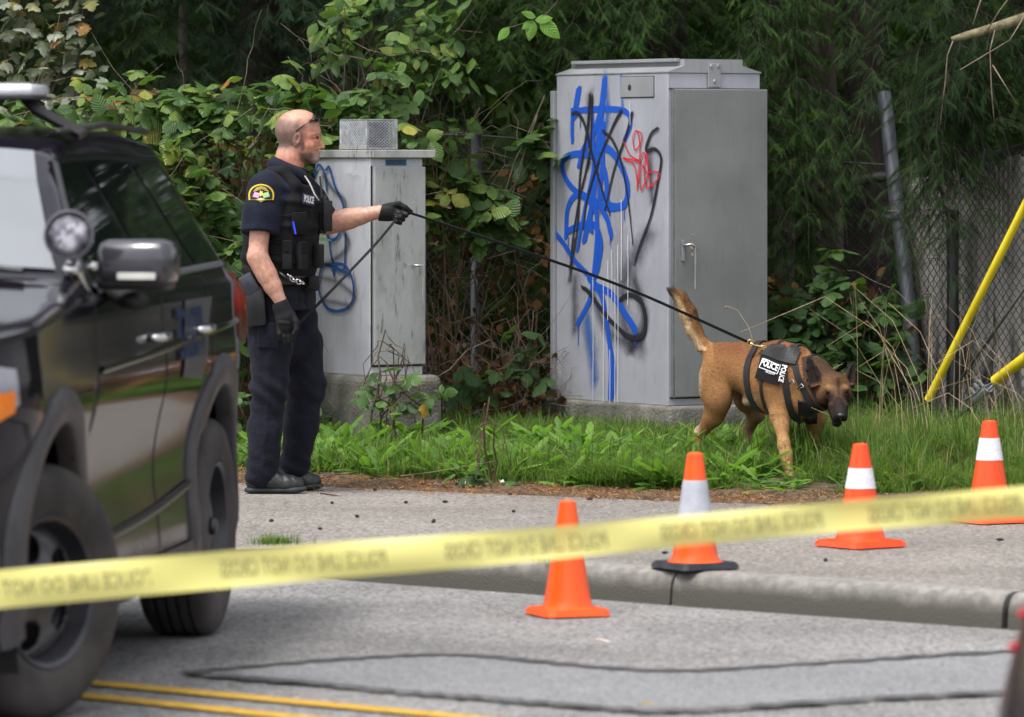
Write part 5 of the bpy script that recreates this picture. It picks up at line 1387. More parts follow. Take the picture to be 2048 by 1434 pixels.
tag(npmesh('needle_litter', V, Q, M_NEED, None, rnd=R_, uv=U), kind='stuff')
n = 2600; x = g.uniform(-1.6, 3.3, n); y = np.array([edge_y(a) for a in x])-np.abs(g.normal(0, .9, n)); ok = y > np.array([kerb_y(a) for a in x])+.2; x, y = x[ok], y[ok]; n = len(x)
V, Q, U, R_ = place(leaf_template([(0, .3), (.5, 1), (1, .3)], .06, 0, 0), np.stack([x, y, np.full(n, .004)], 1), np.stack([g.normal(0, 1, n), g.normal(0, 1, n), g.normal(0, .02, n)], 1), np.tile([0, 0, 1.], (n, 1)), g.uniform(.01, .028, n), g.random(n))
tag(npmesh('pavement_debris', V, Q, M_NEED, None, rnd=R_, uv=U), kind='stuff')
# little dark cones dropped on the pavement
cone_pts = [(543, 1044), (664, 1008), (714, 1035), (868, 1043), (867, 1046), (890, 1006), (812, 1007), (1027, 1025), (640, 1060), (1330, 1108), (1651, 1123), (2000, 1082), (750, 982), (905, 975), (1020, 990), (1180, 1000), (1240, 985), (560, 968)]
proto = None
for i, (px, py) in enumerate(cone_pts):
    d = gd(py, 0); c = P(px, py, d)
    if proto is None:
        mb = MB(); prof = []
        for t in np.linspace(0, 1, 13): prof.append((.0068*math.sin(math.pi*min(1, t*.93+.05))**.6*(1+.22*(-1)**int(t*12)), -.015+.030*t))
        mb.lathe(prof, n=9, M=Matrix.Rotation(D(85), 4, 'X')); o = mb.build('alder_cone', mat_flat('dark_cone_scale', (.022, .016, .013), .8), auto=.5); proto = o
    else: o = proto.copy(); COL.objects.link(o)
    o.location = (c.x, c.y, .0062+max(0, ground_z(c.x, c.y))); o.rotation_euler = (0, 0, g.uniform(0, 6)); o.scale = (1, g.uniform(.7, 1.25), g.uniform(.7, 1))
    tag(o, 'small dark fallen cone lying on the pavement by the grass edge', 'fallen cone', 'small dark cones scattered on the pavement')
# twigs on the pavement and white scraps
stems('fallen_twig', 'long thin twig lying on the pavement beside the boots of the officer', [(gd(992), [(640, 986), (690, 994), (725, 1000), (790, 994), (840, 996)])], .004, M_CANE)
stems('fallen_twig', 'bent twig across the needles at the pavement edge', [(24.6, [(800, 952), (860, 945), (900, 938), (990, 922)]), (24.6, [(830, 990), (880, 996), (980, 998)])], .003, M_DEAD)
M_SCR = mat_flat('white_scrap', (.6, .58, .58), .7)
for i, (px, py, s) in enumerate(((930, 948, .03), (1013, 952, .028), (874, 954, .012), (1532, 983, .02))):
    d = 24.85 if py < 960 else 24.6; c = P(px, py, d); c.z = ground_z(c.x, c.y)+.02
    bm = bmesh.new(); bmesh.ops.create_grid(bm, x_segments=4, y_segments=3, size=s)
    for v in bm.verts: v.co.z = random.uniform(0, s*.6); v.co.x *= 1.3
    r_ = bmesh.ops.solidify(bm, geom=bm.faces[:], thickness=.0015)
    me = bpy.data.meshes.new('scrap'); bm.to_mesh(me); bm.free()
    o = link('paper_scrap', me, M_SCR); o.location = c; o.rotation_euler = (.3, .2, i)
    tag(o, ['crumpled white scrap at the grass edge, larger left one', 'crumpled white scrap at the grass edge, right of the larger one', 'tiny white scrap by the bramble sprig', 'tiny white scrap near the front paw of the dog'][i], 'litter', 'white scraps in the verge')
# ------------------------------------------------------------------ police SUV (front-left corner near the camera)
CS = .97
sF = Vector(((128-1024)*15.85/F, 15.85, -.13)); sR = Vector(((447-1024)*18.65/F, 18.65, -.13))
uX = (sR-sF); uX.z = 0; WB = uX.length/CS; uX.normalize(); vX = Vector((uX.y, -uX.x, 0))
car = empty('police_car', (0, 0, 0)); tag(car, 'dark police SUV with roof light bar and round spotlight, cut by the left edge', 'car')
HWID = .985
CM = Matrix((uX*CS, vX*CS, ZX*CS)).transposed().to_4x4(); CM.translation = sF-vX*HWID*CS
car.matrix_basis = CM     # local: x = rearwards, y = towards the visible (left) side, z up
def cm_paint():
    m, nt, b = newmat('black_car_paint')
    b.inputs['Base Color'].default_value = (.012, .011, .014, 1); b.inputs['Roughness'].default_value = .07; b.inputs['Specular IOR Level'].default_value = .25
    b.inputs['Coat Weight'].default_value = .2; b.inputs['Coat Roughness'].default_value = .06
    t = N(nt, 'ShaderNodeTexCoord'); n = N(nt, 'ShaderNodeTexNoise', Scale=2.5, Detail=6); nt.links.new(t.outputs['Object'], n.inputs['Vector'])
    sx = N(nt, 'ShaderNodeSeparateXYZ'); nt.links.new(t.outputs['Object'], sx.inputs[0])
    # road dust low on the body
    mr = N(nt, 'ShaderNodeMapRange'); mr.inputs['From Min'].default_value = .95; mr.inputs['From Max'].default_value = .2; mr.inputs['To Min'].default_value = 0; mr.inputs['To Max'].default_value = .42
    nt.links.new(sx.outputs['Z'], mr.inputs['Value']); mm = N(nt, 'ShaderNodeMath', operation='MULTIPLY'); nt.links.new(mr.outputs[0], mm.inputs[0]); nt.links.new(n.outputs['Fac'], mm.inputs[1])
    mx = N(nt, 'ShaderNodeMix', data_type='RGBA'); mx.inputs[6].default_value = (.011, .009, .015, 1); mx.inputs[7].default_value = (.10, .088, .090, 1)
    nt.links.new(mm.outputs[0], mx.inputs[0]); nt.links.new(mx.outputs[2], b.inputs['Base Color'])
    m2 = N(nt, 'ShaderNodeMapRange'); m2.inputs['To Min'].default_value = .1; m2.inputs['To Max'].default_value = 1.3; m2.inputs['To Min'].default_value = .07; nt.links.new(mm.outputs[0], m2.inputs['Value']); nt.links.new(m2.outputs[0], b.inputs['Roughness'])
    return m
M_PAINT = cm_paint()
M_CGLASS = mat_flat('dark_side_glass', (.008, .012, .010), .03, 0, spec=.8)
M_WSG = mat_flat('windscreen_glass', (.03, .036, .042), .02, 0, spec=1.0, coat=1)
M_WSG.node_tree.nodes['Principled BSDF'].inputs['IOR'].default_value = 4.0
M_CLAD = mat_noise('grey_wheel_arch_plastic', (.032, .030, .034), (.058, .055, .060), scale=6, rough=.5, bump=.1, bscale=80)
M_TYRE = mat_noise('dusty_tyre_rubber', (.022, .019, .019), (.065, .056, .054), scale=5, rough=.8, bump=.3, bscale=60)
M_RIM = mat_noise('dark_grey_steel_wheel', (.04, .04, .047), (.09, .09, .10), scale=6, rough=.4, metal=.5)
M_GTRIM = mat_flat('grey_window_trim', (.16, .16, .18), .3, .4)
def lerp_tab(tab, x): return float(np.interp(x, [a for a, _ in tab], [b for _, b in tab]))
XF, XR = -.93, WB+1.02
TOP = [(-.93, .70), (-.90, .88), (-.84, .98), (-.6, 1.06), (0, 1.12), (.42, 1.165), (.52, 1.19), (.8, 1.36), (1.1, 1.535), (1.35, 1.655), (1.6, 1.71), (2.1, 1.745), (2.8, 1.74), (3.3, 1.70), (3.62, 1.645), (3.76, 1.55), (3.9, 1.30), (4.0, 1.12), (WB+1.02, .95)]
BOT = [(-.93, .38), (-.7, .24), (-.5, .22), (3.4, .24), (3.8, .34), (WB+1.02, .42)]
def hw(x, z):
    w = HWID-.02
    w += .022*math.exp(-((z-.88)/.10)**2)              # shoulder
    w -= .030*math.exp(-((z-.60)/.16)**2)*(1 if .5 < x < 2.6 else .4)
    w -= .05*max(0, (.38-z)/.14)**2
    if z > 1.10: w -= (z-1.10)*.53+.02*min(1, (z-1.10)/.05)
    if x < -.30: w -= .62*(-.30-x)**1.9*1.4
    if x > 3.2: w -= .40*(x-3.2)**1.7
    return w
def body_section(x):
    zt = lerp_tab(TOP, x); zb = lerp_tab(BOT, x); P_ = []
    zs = min(zt-.03, 1.10)
    for k in range(16): z = zb+(zs-zb)*k/15; P_.append((hw(x, z), z))
    ze = max(zt-.075, zs+.004)
    for k in range(1, 9):
        z = zs+(ze-zs)*k/8; P_.append((hw(x, z), z))
    we = hw(x, ze); R0 = .10 if zt > 1.2 else .14
    for k in range(1, 5):
        a = k/4*math.pi/2; P_.append((we-R0*(1-math.cos(a)), ze+(zt-.02-ze)*math.sin(a)))
    for k in range(1, 6): y = (we-R0)*(1-k/5); P_.append((y, zt-.02+.02*(1-(k/5-1)**2)))
    return P_
xs_ = sorted(set(np.round(np.concatenate([np.linspace(XF, XR, 150), [.5, 1.35]]), 4)))
arch = [(0.0, .385, .455), (WB, .385, .455)]
secs = [body_section(x) for x in xs_]; K_ = len(secs[0])
V = []; Fc = []
for sgn in (1, -1):
    b = len(V)
    for i, x in enumerate(xs_): V += [(x, sgn*y, z) for y, z in secs[i]]
    for i in range(len(xs_)-1):
        for j in range(K_-1):
            cx = (xs_[i]+xs_[i+1])/2; cz = (secs[i][j][1]+secs[i][j+1][1])/2
            if any((cx-ax)**2+(cz-az)**2 < (ar-.012)**2 for ax, az, ar in arch) and j < 15: continue
            f = (b+i*K_+j, b+(i+1)*K_+j, b+(i+1)*K_+j+1, b+i*K_+j+1); Fc.append(f if sgn == 1 else f[::-1])
# front and rear caps
for i in (0, len(xs_)-1):
    L_ = [i*K_+j for j in range(K_)]; R2 = [len(xs_)*K_+i*K_+j for j in range(K_)]
    for j in range(K_-1): Fc.append((L_[j], L_[j+1], R2[j+1], R2[j]))
mb = MB(); mb.add(V, Fc); body = mb.build('body', M_PAINT, car, auto=.9)
# dark cabin floor/liner inside so arches read black
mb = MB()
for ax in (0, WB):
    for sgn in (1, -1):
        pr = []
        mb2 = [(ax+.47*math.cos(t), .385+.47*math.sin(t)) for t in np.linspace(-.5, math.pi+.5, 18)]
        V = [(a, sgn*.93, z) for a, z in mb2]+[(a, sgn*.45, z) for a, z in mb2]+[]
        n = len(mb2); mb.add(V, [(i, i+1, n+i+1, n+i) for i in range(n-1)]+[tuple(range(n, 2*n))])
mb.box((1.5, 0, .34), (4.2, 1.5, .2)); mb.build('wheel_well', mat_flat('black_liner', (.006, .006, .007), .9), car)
# arch cladding
for ax in (0, WB):
    for sgn in (1, -1):
        V = []; n = 34; rows = [(.418, -.05), (.422, .006), (.43, .020), (.47, .022), (.505, .018), (.52, .008), (.525, -.006)]
        for i in range(n+1):
            t = -.30+(math.pi+.6)*i/n
            for rr, off in rows:
                x = ax+rr*math.cos(t)*1.02; z = max(.385+rr*math.sin(t), .23); V.append((x, sgn*(hw(x, min(max(z, .3), 1.05))+off), z))
        k = len(rows); mb = MB(); mb.add(V, [(i*k+j, (i+1)*k+j, (i+1)*k+j+1, i*k+j+1) for i in range(n) for j in range(k-1)]); mb.build('wheel_arch', M_CLAD, car, smooth=True)
def side_patch(name, poly, mat, off=.004, ny=10, nx=10, sides=(1,)):
    """poly: four corners (x,z) BL, BR, TR, TL"""
    bl, br_, tr_, tl = [np.array(p) for p in poly]
    for s in sides:
        V = []
        for i in range(nx+1):
            for j in range(ny+1):
                u, v = i/nx, j/ny; p = (bl*(1-u)+br_*u)*(1-v)+(tl*(1-u)+tr_*u)*v; V.append((p[0], s*(hw(p[0], p[1])+off), p[1]))
        mb = MB(); mb.add(V, [(i*(ny+1)+j, (i+1)*(ny+1)+j, (i+1)*(ny+1)+j+1, i*(ny+1)+j+1) for i in range(nx) for j in range(ny)]); o = mb.build(name, mat, car, smooth=True)
    return o
side_patch('window_surround', [(.62, 1.135), (3.52, 1.16), (3.20, 1.60), (1.26, 1.60)], mat_flat('gloss_black_trim', (.01, .01, .012), .12), .0025, sides=(1, -1), nx=24)
side_patch('window', [(.80, 1.15), (1.72, 1.155), (1.72, 1.585), (1.33, 1.575)], M_CGLASS, .006, sides=(1, -1))
side_patch('window', [(1.82, 1.155), (2.62, 1.165), (2.55, 1.585), (1.82, 1.585)], M_CGLASS, .006, sides=(1, -1))
side_patch('window', [(2.72, 1.17), (3.42, 1.18), (3.12, 1.57), (2.65, 1.58)], M_CGLASS, .006, sides=(1, -1))
def side_strip(name, pts, w, mat, off=.006, sides=(1,)):
    for s in sides:
        V = []; L = catmull(pts, 8) if len(pts) > 2 else [np.array(pts[0])*(1-t)+np.array(pts[1])*t for t in np.linspace(0, 1, 14)]
        L = np.array(L); t = np.gradient(L, axis=0); t /= np.linalg.norm(t, axis=1)[:, None]; nn = np.stack([-t[:, 1], t[:, 0]], 1)*w/2
        for p, q in zip(L, nn):
            a, c = p+q, p-q; V += [(a[0], s*(hw(*a)+off*.3), a[1]), (p[0], s*(hw(*p)+off), p[1]), (c[0], s*(hw(*c)+off*.3), c[1])]
        mb = MB(); mb.add(V, [(3*i+k, 3*i+3+k, 3*i+4+k, 3*i+1+k) for i in range(len(L)-1) for k in (0, 1)]); mb.build(name, mat, car, smooth=True)
side_strip('belt_trim', [(.70, 1.128), (2.0, 1.145), (3.5, 1.165)], .024, M_GTRIM, .016)
side_strip('pillar_trim', [(.66, 1.16), (1.0, 1.39), (1.34, 1.61)], .05, M_GTRIM, .012)
side_strip('roof_trim', [(1.3, 1.60), (2.2, 1.615), (3.2, 1.60)], .03, M_PAINT, .014)
M_GAP = mat_flat('panel_gap', (.003, .003, .003), .8)
for pts in ([(.60, 1.12), (.56, .9), (.52, .62), (.55, .32)], [(1.77, 1.13), (1.77, .8), (1.76, .33)], [(2.68, 1.13), (2.70, .95), (2.6, .75), (2.52, .6), (2.50, .34)], [(.55, .33), (1.6, .32), (2.5, .34)]): side_strip('panel_gap', pts, .012, M_GAP, .003)
side_strip('sill', [(.50, .285), (1.5, .28), (2.55, .285)], .12, M_CLAD, .03)
side_strip('body_crease', [(.62, .93), (1.7, .95), (3.3, .99)], .02, M_PAINT, .012)
side_strip('lower_crease', [(.65, .44), (1.6, .47), (2.45, .52)], .03, M_PAINT, .022)
for x0 in (1.50, 2.38):
    mb = MB(); y = hw(x0, .985); mb.tube([(x0, y, .985), (x0+.02, y+.035, .985), (x0+.17, y+.035, .988), (x0+.19, y, .988)], 1, 10, flat=(.03, .022)); mb.build('door_handle', M_CHROME, car, smooth=True)
# blurred blue side lettering (agency graphic)
M_BLUEG = mat_flat('blue_vinyl', (.03, .065, .17), .35)
M_GREYG = mat_flat('grey_vinyl', (.05, .05, .065), .35)
side_patch('livery_panel', [(2.05, .86), (2.45, .84), (2.75, 1.07), (2.2, 1.07)], M_GREYG, .005)
o = text_mesh('livery_lettering', 'POLICE', .19, None, M_BLUEG, car, bold=.02, extrude=.0001)
for v in o.data.vertices:
    x = 2.05-v.co.x*.9+.32*0; x = 2.25-v.co.x*.8; z = .975+v.co.y; v.co = (x, hw(x, z)+.0095, z)
# windscreen: follows the cap between x=.55 and 1.33
V = []; rows_ = np.linspace(.56, 1.34, 14)
for x in rows_:
    s_ = body_section(x); zt = lerp_tab(TOP, x); we = s_[23][0]-.085
    for k in range(-8, 9): y = we*k/8; V.append((x-.004, y, zt+.008-.022*(abs(y)/max(we, .1))**3))
mb = MB(); mb.add(V, [(i*17+j, (i+1)*17+j, (i+1)*17+j+1, i*17+j+1) for i in range(13) for j in range(16)]); mb.build('windscreen', M_WSG, car, smooth=True)
mb = MB(); mb.tube([(.50, .75, 1.195), (.60, .3, 1.25), (.66, -.1, 1.285)], .012, 6); mb.tube([(.48, .2, 1.19), (.58, -.3, 1.24), (.62, -.7, 1.25)], .012, 6); mb.build('wiper', M_BLACKM, car)
# light bar
mb = MB(); mb.box((1.72, 0, 1.885), (.30, 1.11, .052), None, .02); mb.build('light_bar', mat_flat('clear_light_bar', (.72, .74, .80), .12, spec=.8), car, auto=.6)
mb = MB(); mb.box((1.72, 0, 1.852), (.32, 1.12, .018), None, .006); 
for s in (1, -1):
    mb.tube([(1.72, s*.50, 1.85), (1.72, s*.54, 1.80), (1.72, s*.70, 1.70)], 1, 8, flat=(.12, .05))
mb.build('light_bar_mount', M_BLACKM, car, auto=.6)
# roof rail
mb = MB(); mb.tube([(1.5, .66, 1.71), (2.3, .66, 1.745), (3.2, .64, 1.72)], .014, 8); mb.build('roof_rail', M_BLACKM, car, smooth=True)
# door mirror
mb = MB(); mb.box((0, 0, 0), (.15, .255, .145), None, .038)
o = mb.build('door_mirror', mat_flat('mirror_shell', (.04, .039, .05), .2, coat=.6), car, smooth=True); o.location = (.66, hw(.9, 1.12)+.15, 1.225); o.rotation_euler = (0, 0, .15)
mb = MB(); mb.box((0, 0, 0), (.135, .24, .05), None, .02); o2 = mb.build('mirror_base', M_BLACKM, car, smooth=True); o2.location = (.67, hw(.9, 1.12)+.14, 1.15); o2.rotation_euler = (0, 0, .15)
mb = MB(); mb.box((-.083, .02, -.045), (.006, .13, .022), None, .002); mb.build('indicator', mat_flat('pale_indicator', (.55, .55, .52), .2), o)
mb = MB(); mb.tube([(.86, .93, 1.14), (.80, 1.03, 1.10), (.74, 1.08, 1.10)], 1, 8, flat=(.08, .05)); mb.build('mirror_arm', M_BLACKM, car, smooth=True)
# spotlight on the pillar
sp = empty('spotlight'); sp.parent = car; sp.location = (.50, .90, 1.325)
mb = MB(); prof = [(.001, -.11), (.03, -.105), (.062, -.07), (.078, -.02), (.082, 0), (.082, .012), (.074, .014), (.070, .004)]
mb.lathe(prof, n=28, M=Matrix.Rotation(D(-82), 4, 'Y')); mb.build('shell', mat_flat('spotlight_shell_paint', (.07, .07, .085), .25, .2), sp, auto=.8)
mlens = mat_noise('spotlight_lens', (.10, .10, .13), (.42, .41, .46), scale=30, rough=.4, metal=.1, lo=.42, hi=.58)
mb = MB(); mb.lathe([(.001, .014), (.04, .012), (.070, .004), (.001, .001)], n=24, M=Matrix.Rotation(D(-82), 4, 'Y')); mb.build('lens', mlens, sp, smooth=True)
mb = MB(); mb.tube([(.03, .0, -.075), (.06, .02, -.13), (.14, .03, -.19)], .018, 10); mb.lathe([(.001, -.02), (.026, -.015), (.03, 0), (.02, .02), (.001, .02)], (.03, .0, -.11), 14); mb.lathe([(.001, -.015), (.02, -.01), (.022, .01), (.001, .015)], (.05, .065, -.10), 12); mb.build('bracket', M_CHROME, sp, smooth=True)
# head lamp cluster, bonnet crease, grille corner
def fpatch(name, pts, mat, off=.006, parent=car):
    """patch on the front corner: pts rows of (x,z) grid"""
    V = [(x, hw(x, z)+off, z) for r in pts for x, z in r]; k = len(pts[0]); mb = MB()
    mb.add(V, [(i*k+j, (i+1)*k+j, (i+1)*k+j+1, i*k+j+1) for i in range(len(pts)-1) for j in range(k-1)]); return mb.build(name, mat, parent, smooth=True)
hl = [[(x, z0+(z1-z0)*t) for t in np.linspace(0, 1, 5)] for x, z0, z1 in [(-.90, .76, .90), (-.8, .78, .94), (-.7, .80, .965), (-.6, .83, .975), (-.50, .88, .965)]]
fpatch('headlamp', hl, mat_flat('headlamp_lens', (.30, .31, .36), .08, .3, coat=1))
hl = [[(x, z0+(z1-z0)*t) for t in np.linspace(0, 1, 4)] for x, z0, z1 in [(-.66, .82, .90), (-.60, .835, .91), (-.53, .86, .915)]]
fpatch('marker_lamp', hl, mat_flat('amber_lens', (.85, .22, .02), .15), .012)
hl = [[(x, z0+(z1-z0)*t) for t in np.linspace(0, 1, 6)] for x, z0, z1 in [(-.92, .40, .70), (-.8, .40, .70), (-.66, .42, .70), (-.56, .46, .66)]]
fpatch('bumper_trim', hl, mat_flat('silver_bumper_trim', (.35, .36, .42), .15, .7), .008)
side_strip('bonnet_edge', [(-.7, 1.015), (-.2, 1.06), (.3, 1.10), (.6, 1.14)], .014, M_GAP, .002)
# tail lamp
V = []; rws = [(3.45, .95, 1.06), (3.62, .92, 1.12), (3.74, .92, 1.13), (3.84, .94, 1.11)]
hl = [[(x, z0+(z1-z0)*t) for t in np.linspace(0, 1, 5)] for x, z0, z1 in rws]
fpatch('tail_lamp', hl, mat_flat('red_lens', (.62, .01, .02), .15), .046)
def zf(z): return np.interp(z, [-1, 0, .25, .905, 1.14, 1.60, 1.745, 1.91, 3], [-1, 0, .28, 1.03, 1.335, 1.74, 1.865, 2.00, 3.1])
for o_ in [q for q in COL.objects if q.parent == car]:
    if o_.type == 'MESH' and o_.location.length < 1e-6:
        co = np.empty(len(o_.data.vertices)*3, dtype=np.float32); o_.data.vertices.foreach_get('co', co); co = co.reshape(-1, 3); co[:, 2] = zf(co[:, 2]); o_.data.vertices.foreach_set('co', co.ravel()); o_.data.update()
    else: o_.location.z = float(zf(o_.location.z))
# wheels
def wheel(x, s, steer):
    w = empty('wheel'); w.parent = car; w.location = (x, s*.845, .398); w.scale = (1.033, 1, 1.033)
    w.rotation_euler = (0, 0, steer if s > 0 else math.pi+steer)     # local +y = outer face
    Rx = Matrix.Rotation(D(-90), 4, 'X')       # lathe z -> +y
    R0 = .385
    prof = [(.215, .10), (.235, .118), (.26, .126), (.30, .130), (.335, .128), (.362, .118), (.378, .100), (R0, .075)]
    gro = []
    for c in (.06, .02, -.02, -.06): gro += [(R0, c+.008), (R0-.012, c+.005), (R0-.012, c-.005), (R0, c-.008)]
    prof += gro+[(R0, -.08), (.376, -.10), (.34, -.125), (.24, -.12), (.215, -.10)]
    mb = MB(); mb.lathe(prof, n=64, M=Rx, cap=False); mb.build('tyre', M_TYRE, w, auto=.7)
    mb = MB(); prof = [(.19, .012), (.20, .02), (.212, .04), (.222, .09), (.236, .112), (.228, .122), (.214, .112), (.206, .06), (.198, .012), (.19, -.04)]
    mb.lathe(prof, n=48, M=Rx, cap=False); rim = mb.build('rim', M_RIM, w, auto=.6)
    bmw = bmesh.new(); NA, NR = 120, 22; rr = np.linspace(.03, .210, NR); grid = []
    for i in range(NA):
        a = 2*math.pi*i/NA; row = []
        for r_ in rr:
            zz = .074+.022*math.cos(min(r_/.12, 1)*math.pi*.5)-.030*max(0, (r_-.14)/.07)**2; row.append(bmw.verts.new((r_*math.cos(a), zz, r_*math.sin(a))))
        grid.append(row)
    for i in range(NA):
        a = 2*math.pi*(i+.5)/NA; ph = ((a*5/(2*math.pi)) % 1-.5)*2*math.pi/5
        for j in range(NR-1):
            rm = (rr[j]+rr[j+1])/2
            if (ph*rm/.047)**2+((rm-.142)/.048)**2 < 1: continue
            bmw.faces.new((grid[i][j], grid[(i+1) % NA][j], grid[(i+1) % NA][j+1], grid[i][j+1]))
    bmesh.ops.delete(bmw, geom=[v for v in bmw.verts if not v.link_faces], context='VERTS'); bmesh.ops.solidify(bmw, geom=bmw.faces[:], thickness=.012)
    mew = bpy.data.meshes.new('spokes'); bmw.to_mesh(mew); bmw.free(); link('spokes', mew, M_RIM, rim); mew.shade_smooth()
    mb = MB(); mb.lathe([(.001, -.044), (.204, -.044), (.204, -.040), (.001, -.040)], n=32, M=Rx); mb.build('brake', mat_flat('black_brake', (.008, .007, .007), .8), w)
    mb = MB(); mb.lathe([(.001, .118), (.022, .116), (.030, .108), (.032, .09), (.001, .09)], n=20, M=Rx); mb.build('hub_cap', M_RIM, rim, smooth=True)
wheel(0, 1, .42); wheel(0, -1, .42); wheel(WB, 1, 0); wheel(WB, -1, 0)

# ------------------------------------------------------------------ dark vehicle corner entering at the right edge
c2 = empty('parked_car', (0, 0, 0)); tag(c2, 'blurred corner of a dark red car with small red lamps at the lower right edge', 'car')
def build_c2():
    d = 11.6; s = d/F
    # bonnet side curve traced as a section, extruded in depth with rounding
    sil = [(2085, 1080), (2040, 1160), (2024, 1215), (2006, 1280), (1990, 1345), (1976, 1400), (1972, 1470), (2000, 1560), (2012, 1640)]
    V = []; n = len(sil); rings = []
    for k, (dd, inset) in enumerate([(-.55, .10), (-.42, .035), (-.2, .004), (.2, 0), (.9, .0), (1.5, .02), (1.7, .08)]):
        rings.append([P(x, y, d)+Vector((inset+.125*(dd+.2), dd, -inset*.3-.08*(dd+.2))) for x, y in sil])
    for r in rings:
        far = [Vector((q.x+1.7, q.y, q.z)) for q in r]; V += r+far
    k2 = 2*n; Fc = []
    for i in range(len(rings)-1):
        for j in range(n-1): Fc.append((i*k2+j, (i+1)*k2+j, (i+1)*k2+j+1, i*k2+j+1))
        Fc.append((i*k2, (i+1)*k2, (i+1)*k2+n, i*k2+n))
    for i in (0, len(rings)-1):
        for j in range(n-1): Fc.append((i*k2+j, i*k2+j+1, i*k2+n+j+1, i*k2+n+j))
    mb = MB(); mb.add(V, Fc); mb.build('body', mat_flat('dark_car_paint', (.014, .007, .010), .35, coat=.3), auto=.9)
    for x, y in ((2043, 1228), (2024, 1294)):
        mb = MB(); o = P(x+4, y, d-.24); mb.lathe([(.001, 0), (.012, 0), (.009, .008), (.001, .012)], o, 16, Matrix.Rotation(D(90), 4, 'X')); mb.build('side_lamp', mat_flat('red_side_lamp', (.42, .012, .022), .3))
    mb = MB(); o = P(2075, 1640, d); mb.lathe([(.22, .10), (.31, .10), (.32, .05), (.32, -.09), (.2, -.1)], o+Vector((.32, .3, .0)), 40, Matrix.Rotation(D(90), 4, 'Y')); mb.build('wheel', M_TYRE, auto=.7)
reparent(c2, build_c2)
# ------------------------------------------------------------------ police officer
PD = 24.6; PS = F/PD
def W(px, py, dy=0.0): return np.array([(px-1024)/PS, PD+dy, CH-(py-HY)/PS])
def skinmat(name, base, red, beard=False):
    m, nt, b = newmat(name)
    a = N(nt, 'ShaderNodeAttribute', attribute_name='Col')
    t = N(nt, 'ShaderNodeTexCoord'); n = N(nt, 'ShaderNodeTexNoise', Scale=55.0, Detail=8); nt.links.new(t.outputs['Object'], n.inputs['Vector'])
    r = ramp(nt, n.outputs['Fac'], [(.3, (.80, .70, .68)), (.7, (1.16, 1.14, 1.12))])
    mx = N(nt, 'ShaderNodeMix', data_type='RGBA', blend_type='MULTIPLY'); mx.inputs[0].default_value = 1; nt.links.new(a.outputs['Color'], mx.inputs[6]); nt.links.new(r.outputs[0], mx.inputs[7]); nt.links.new(mx.outputs[2], b.inputs['Base Color'])
    b.inputs['Roughness'].default_value = .48; b.inputs['Subsurface Weight'].default_value = .12; b.inputs['Subsurface Radius'].default_value = (.012, .005, .003); b.inputs['Subsurface Scale'].default_value = .5
    n2 = N(nt, 'ShaderNodeTexNoise', Scale=220.0, Detail=3); nt.links.new(t.outputs['Object'], n2.inputs['Vector']); bp = N(nt, 'ShaderNodeBump', Strength=.25, Distance=.002); nt.links.new(n2.outputs['Fac'], bp.inputs['Height']); nt.links.new(bp.outputs[0], b.inputs['Normal'])
    return m
def clothmat(name, c, rough=.85, weave=True, fold=.3, spec=.2, sheen=.1):
    m = mat_noise(name, [x*.75 for x in c], [x*1.25 for x in c], scale=14, rough=rough, spec=spec, bump=fold, bscale=22, bdist=.012, detail=5)
    b = m.node_tree.nodes['Principled BSDF']; b.inputs['Sheen Weight'].default_value = sheen; b.inputs['Sheen Roughness'].default_value = .5
    return m
M_SKIN = skinmat('skin', 0, 0)
M_NAVY = clothmat('navy_uniform_cloth', (.007, .009, .020), sheen=.03)
M_TROU = clothmat('dark_navy_trouser_cloth', (.0065, .0075, .015), fold=.8, sheen=.04)
M_VEST = clothmat('black_vest_nylon', (.005, .005, .0065), rough=.75, fold=.25, spec=.2, sheen=.02)
M_POUCH = clothmat('black_pouch_nylon', (.009, .009, .0105), rough=.65, fold=.2, spec=.25, sheen=.02)
M_GLOVE = clothmat('black_glove', (.006, .006, .0075), rough=.65, fold=.2, spec=.25, sheen=.02)
M_GLOVEG = clothmat('grey_glove_finger', (.045, .043, .045), rough=.7, fold=.2)
M_BOOT = mat_noise('black_boot_leather', (.010, .011, .012), (.026, .030, .031), scale=25, rough=.45, bump=.3, bscale=90)
M_SOLE = mat_noise('boot_sole', (.015, .018, .020), (.032, .037, .040), scale=18, rough=.7)
M_BELT = mat_flat('black_belt', (.008, .008, .009), .35)
FWD = np.array([math.cos(D(20)), -math.sin(D(20)), 0]); RGT = np.array([-math.sin(D(20)), -math.cos(D(20)), 0]); UP = np.array([0, 0, 1.0])   # RGT: his right, towards the camera
person = empty('person', tuple(W(560, 985, 0)[:2])+(0,), 0, 'police officer in dark uniform and vest, sunglasses on his shaved head, holding the dog leash', 'person')
root_inv = person.matrix_basis.copy()
def adopt(o, parent=None, root=None):
    root = root or person
    o.parent = parent or root
    if parent is None or parent is root: o.matrix_parent_inverse = root.matrix_basis.inverted()
    return o
def sdf_obj(S, name, mat, parent=None, it=2, colfn=None, root=None, shift=None):
    V, Q = S.mesh(); V = relax(V, Q, it, .5)
    col = colfn(V) if colfn is not None else None
    root = root or person
    o = npmesh(name, V-np.array(root.location), Q, mat, root if parent is None else parent, smooth=True, col=col)
    if parent is not None and parent is not root: pass
    return o
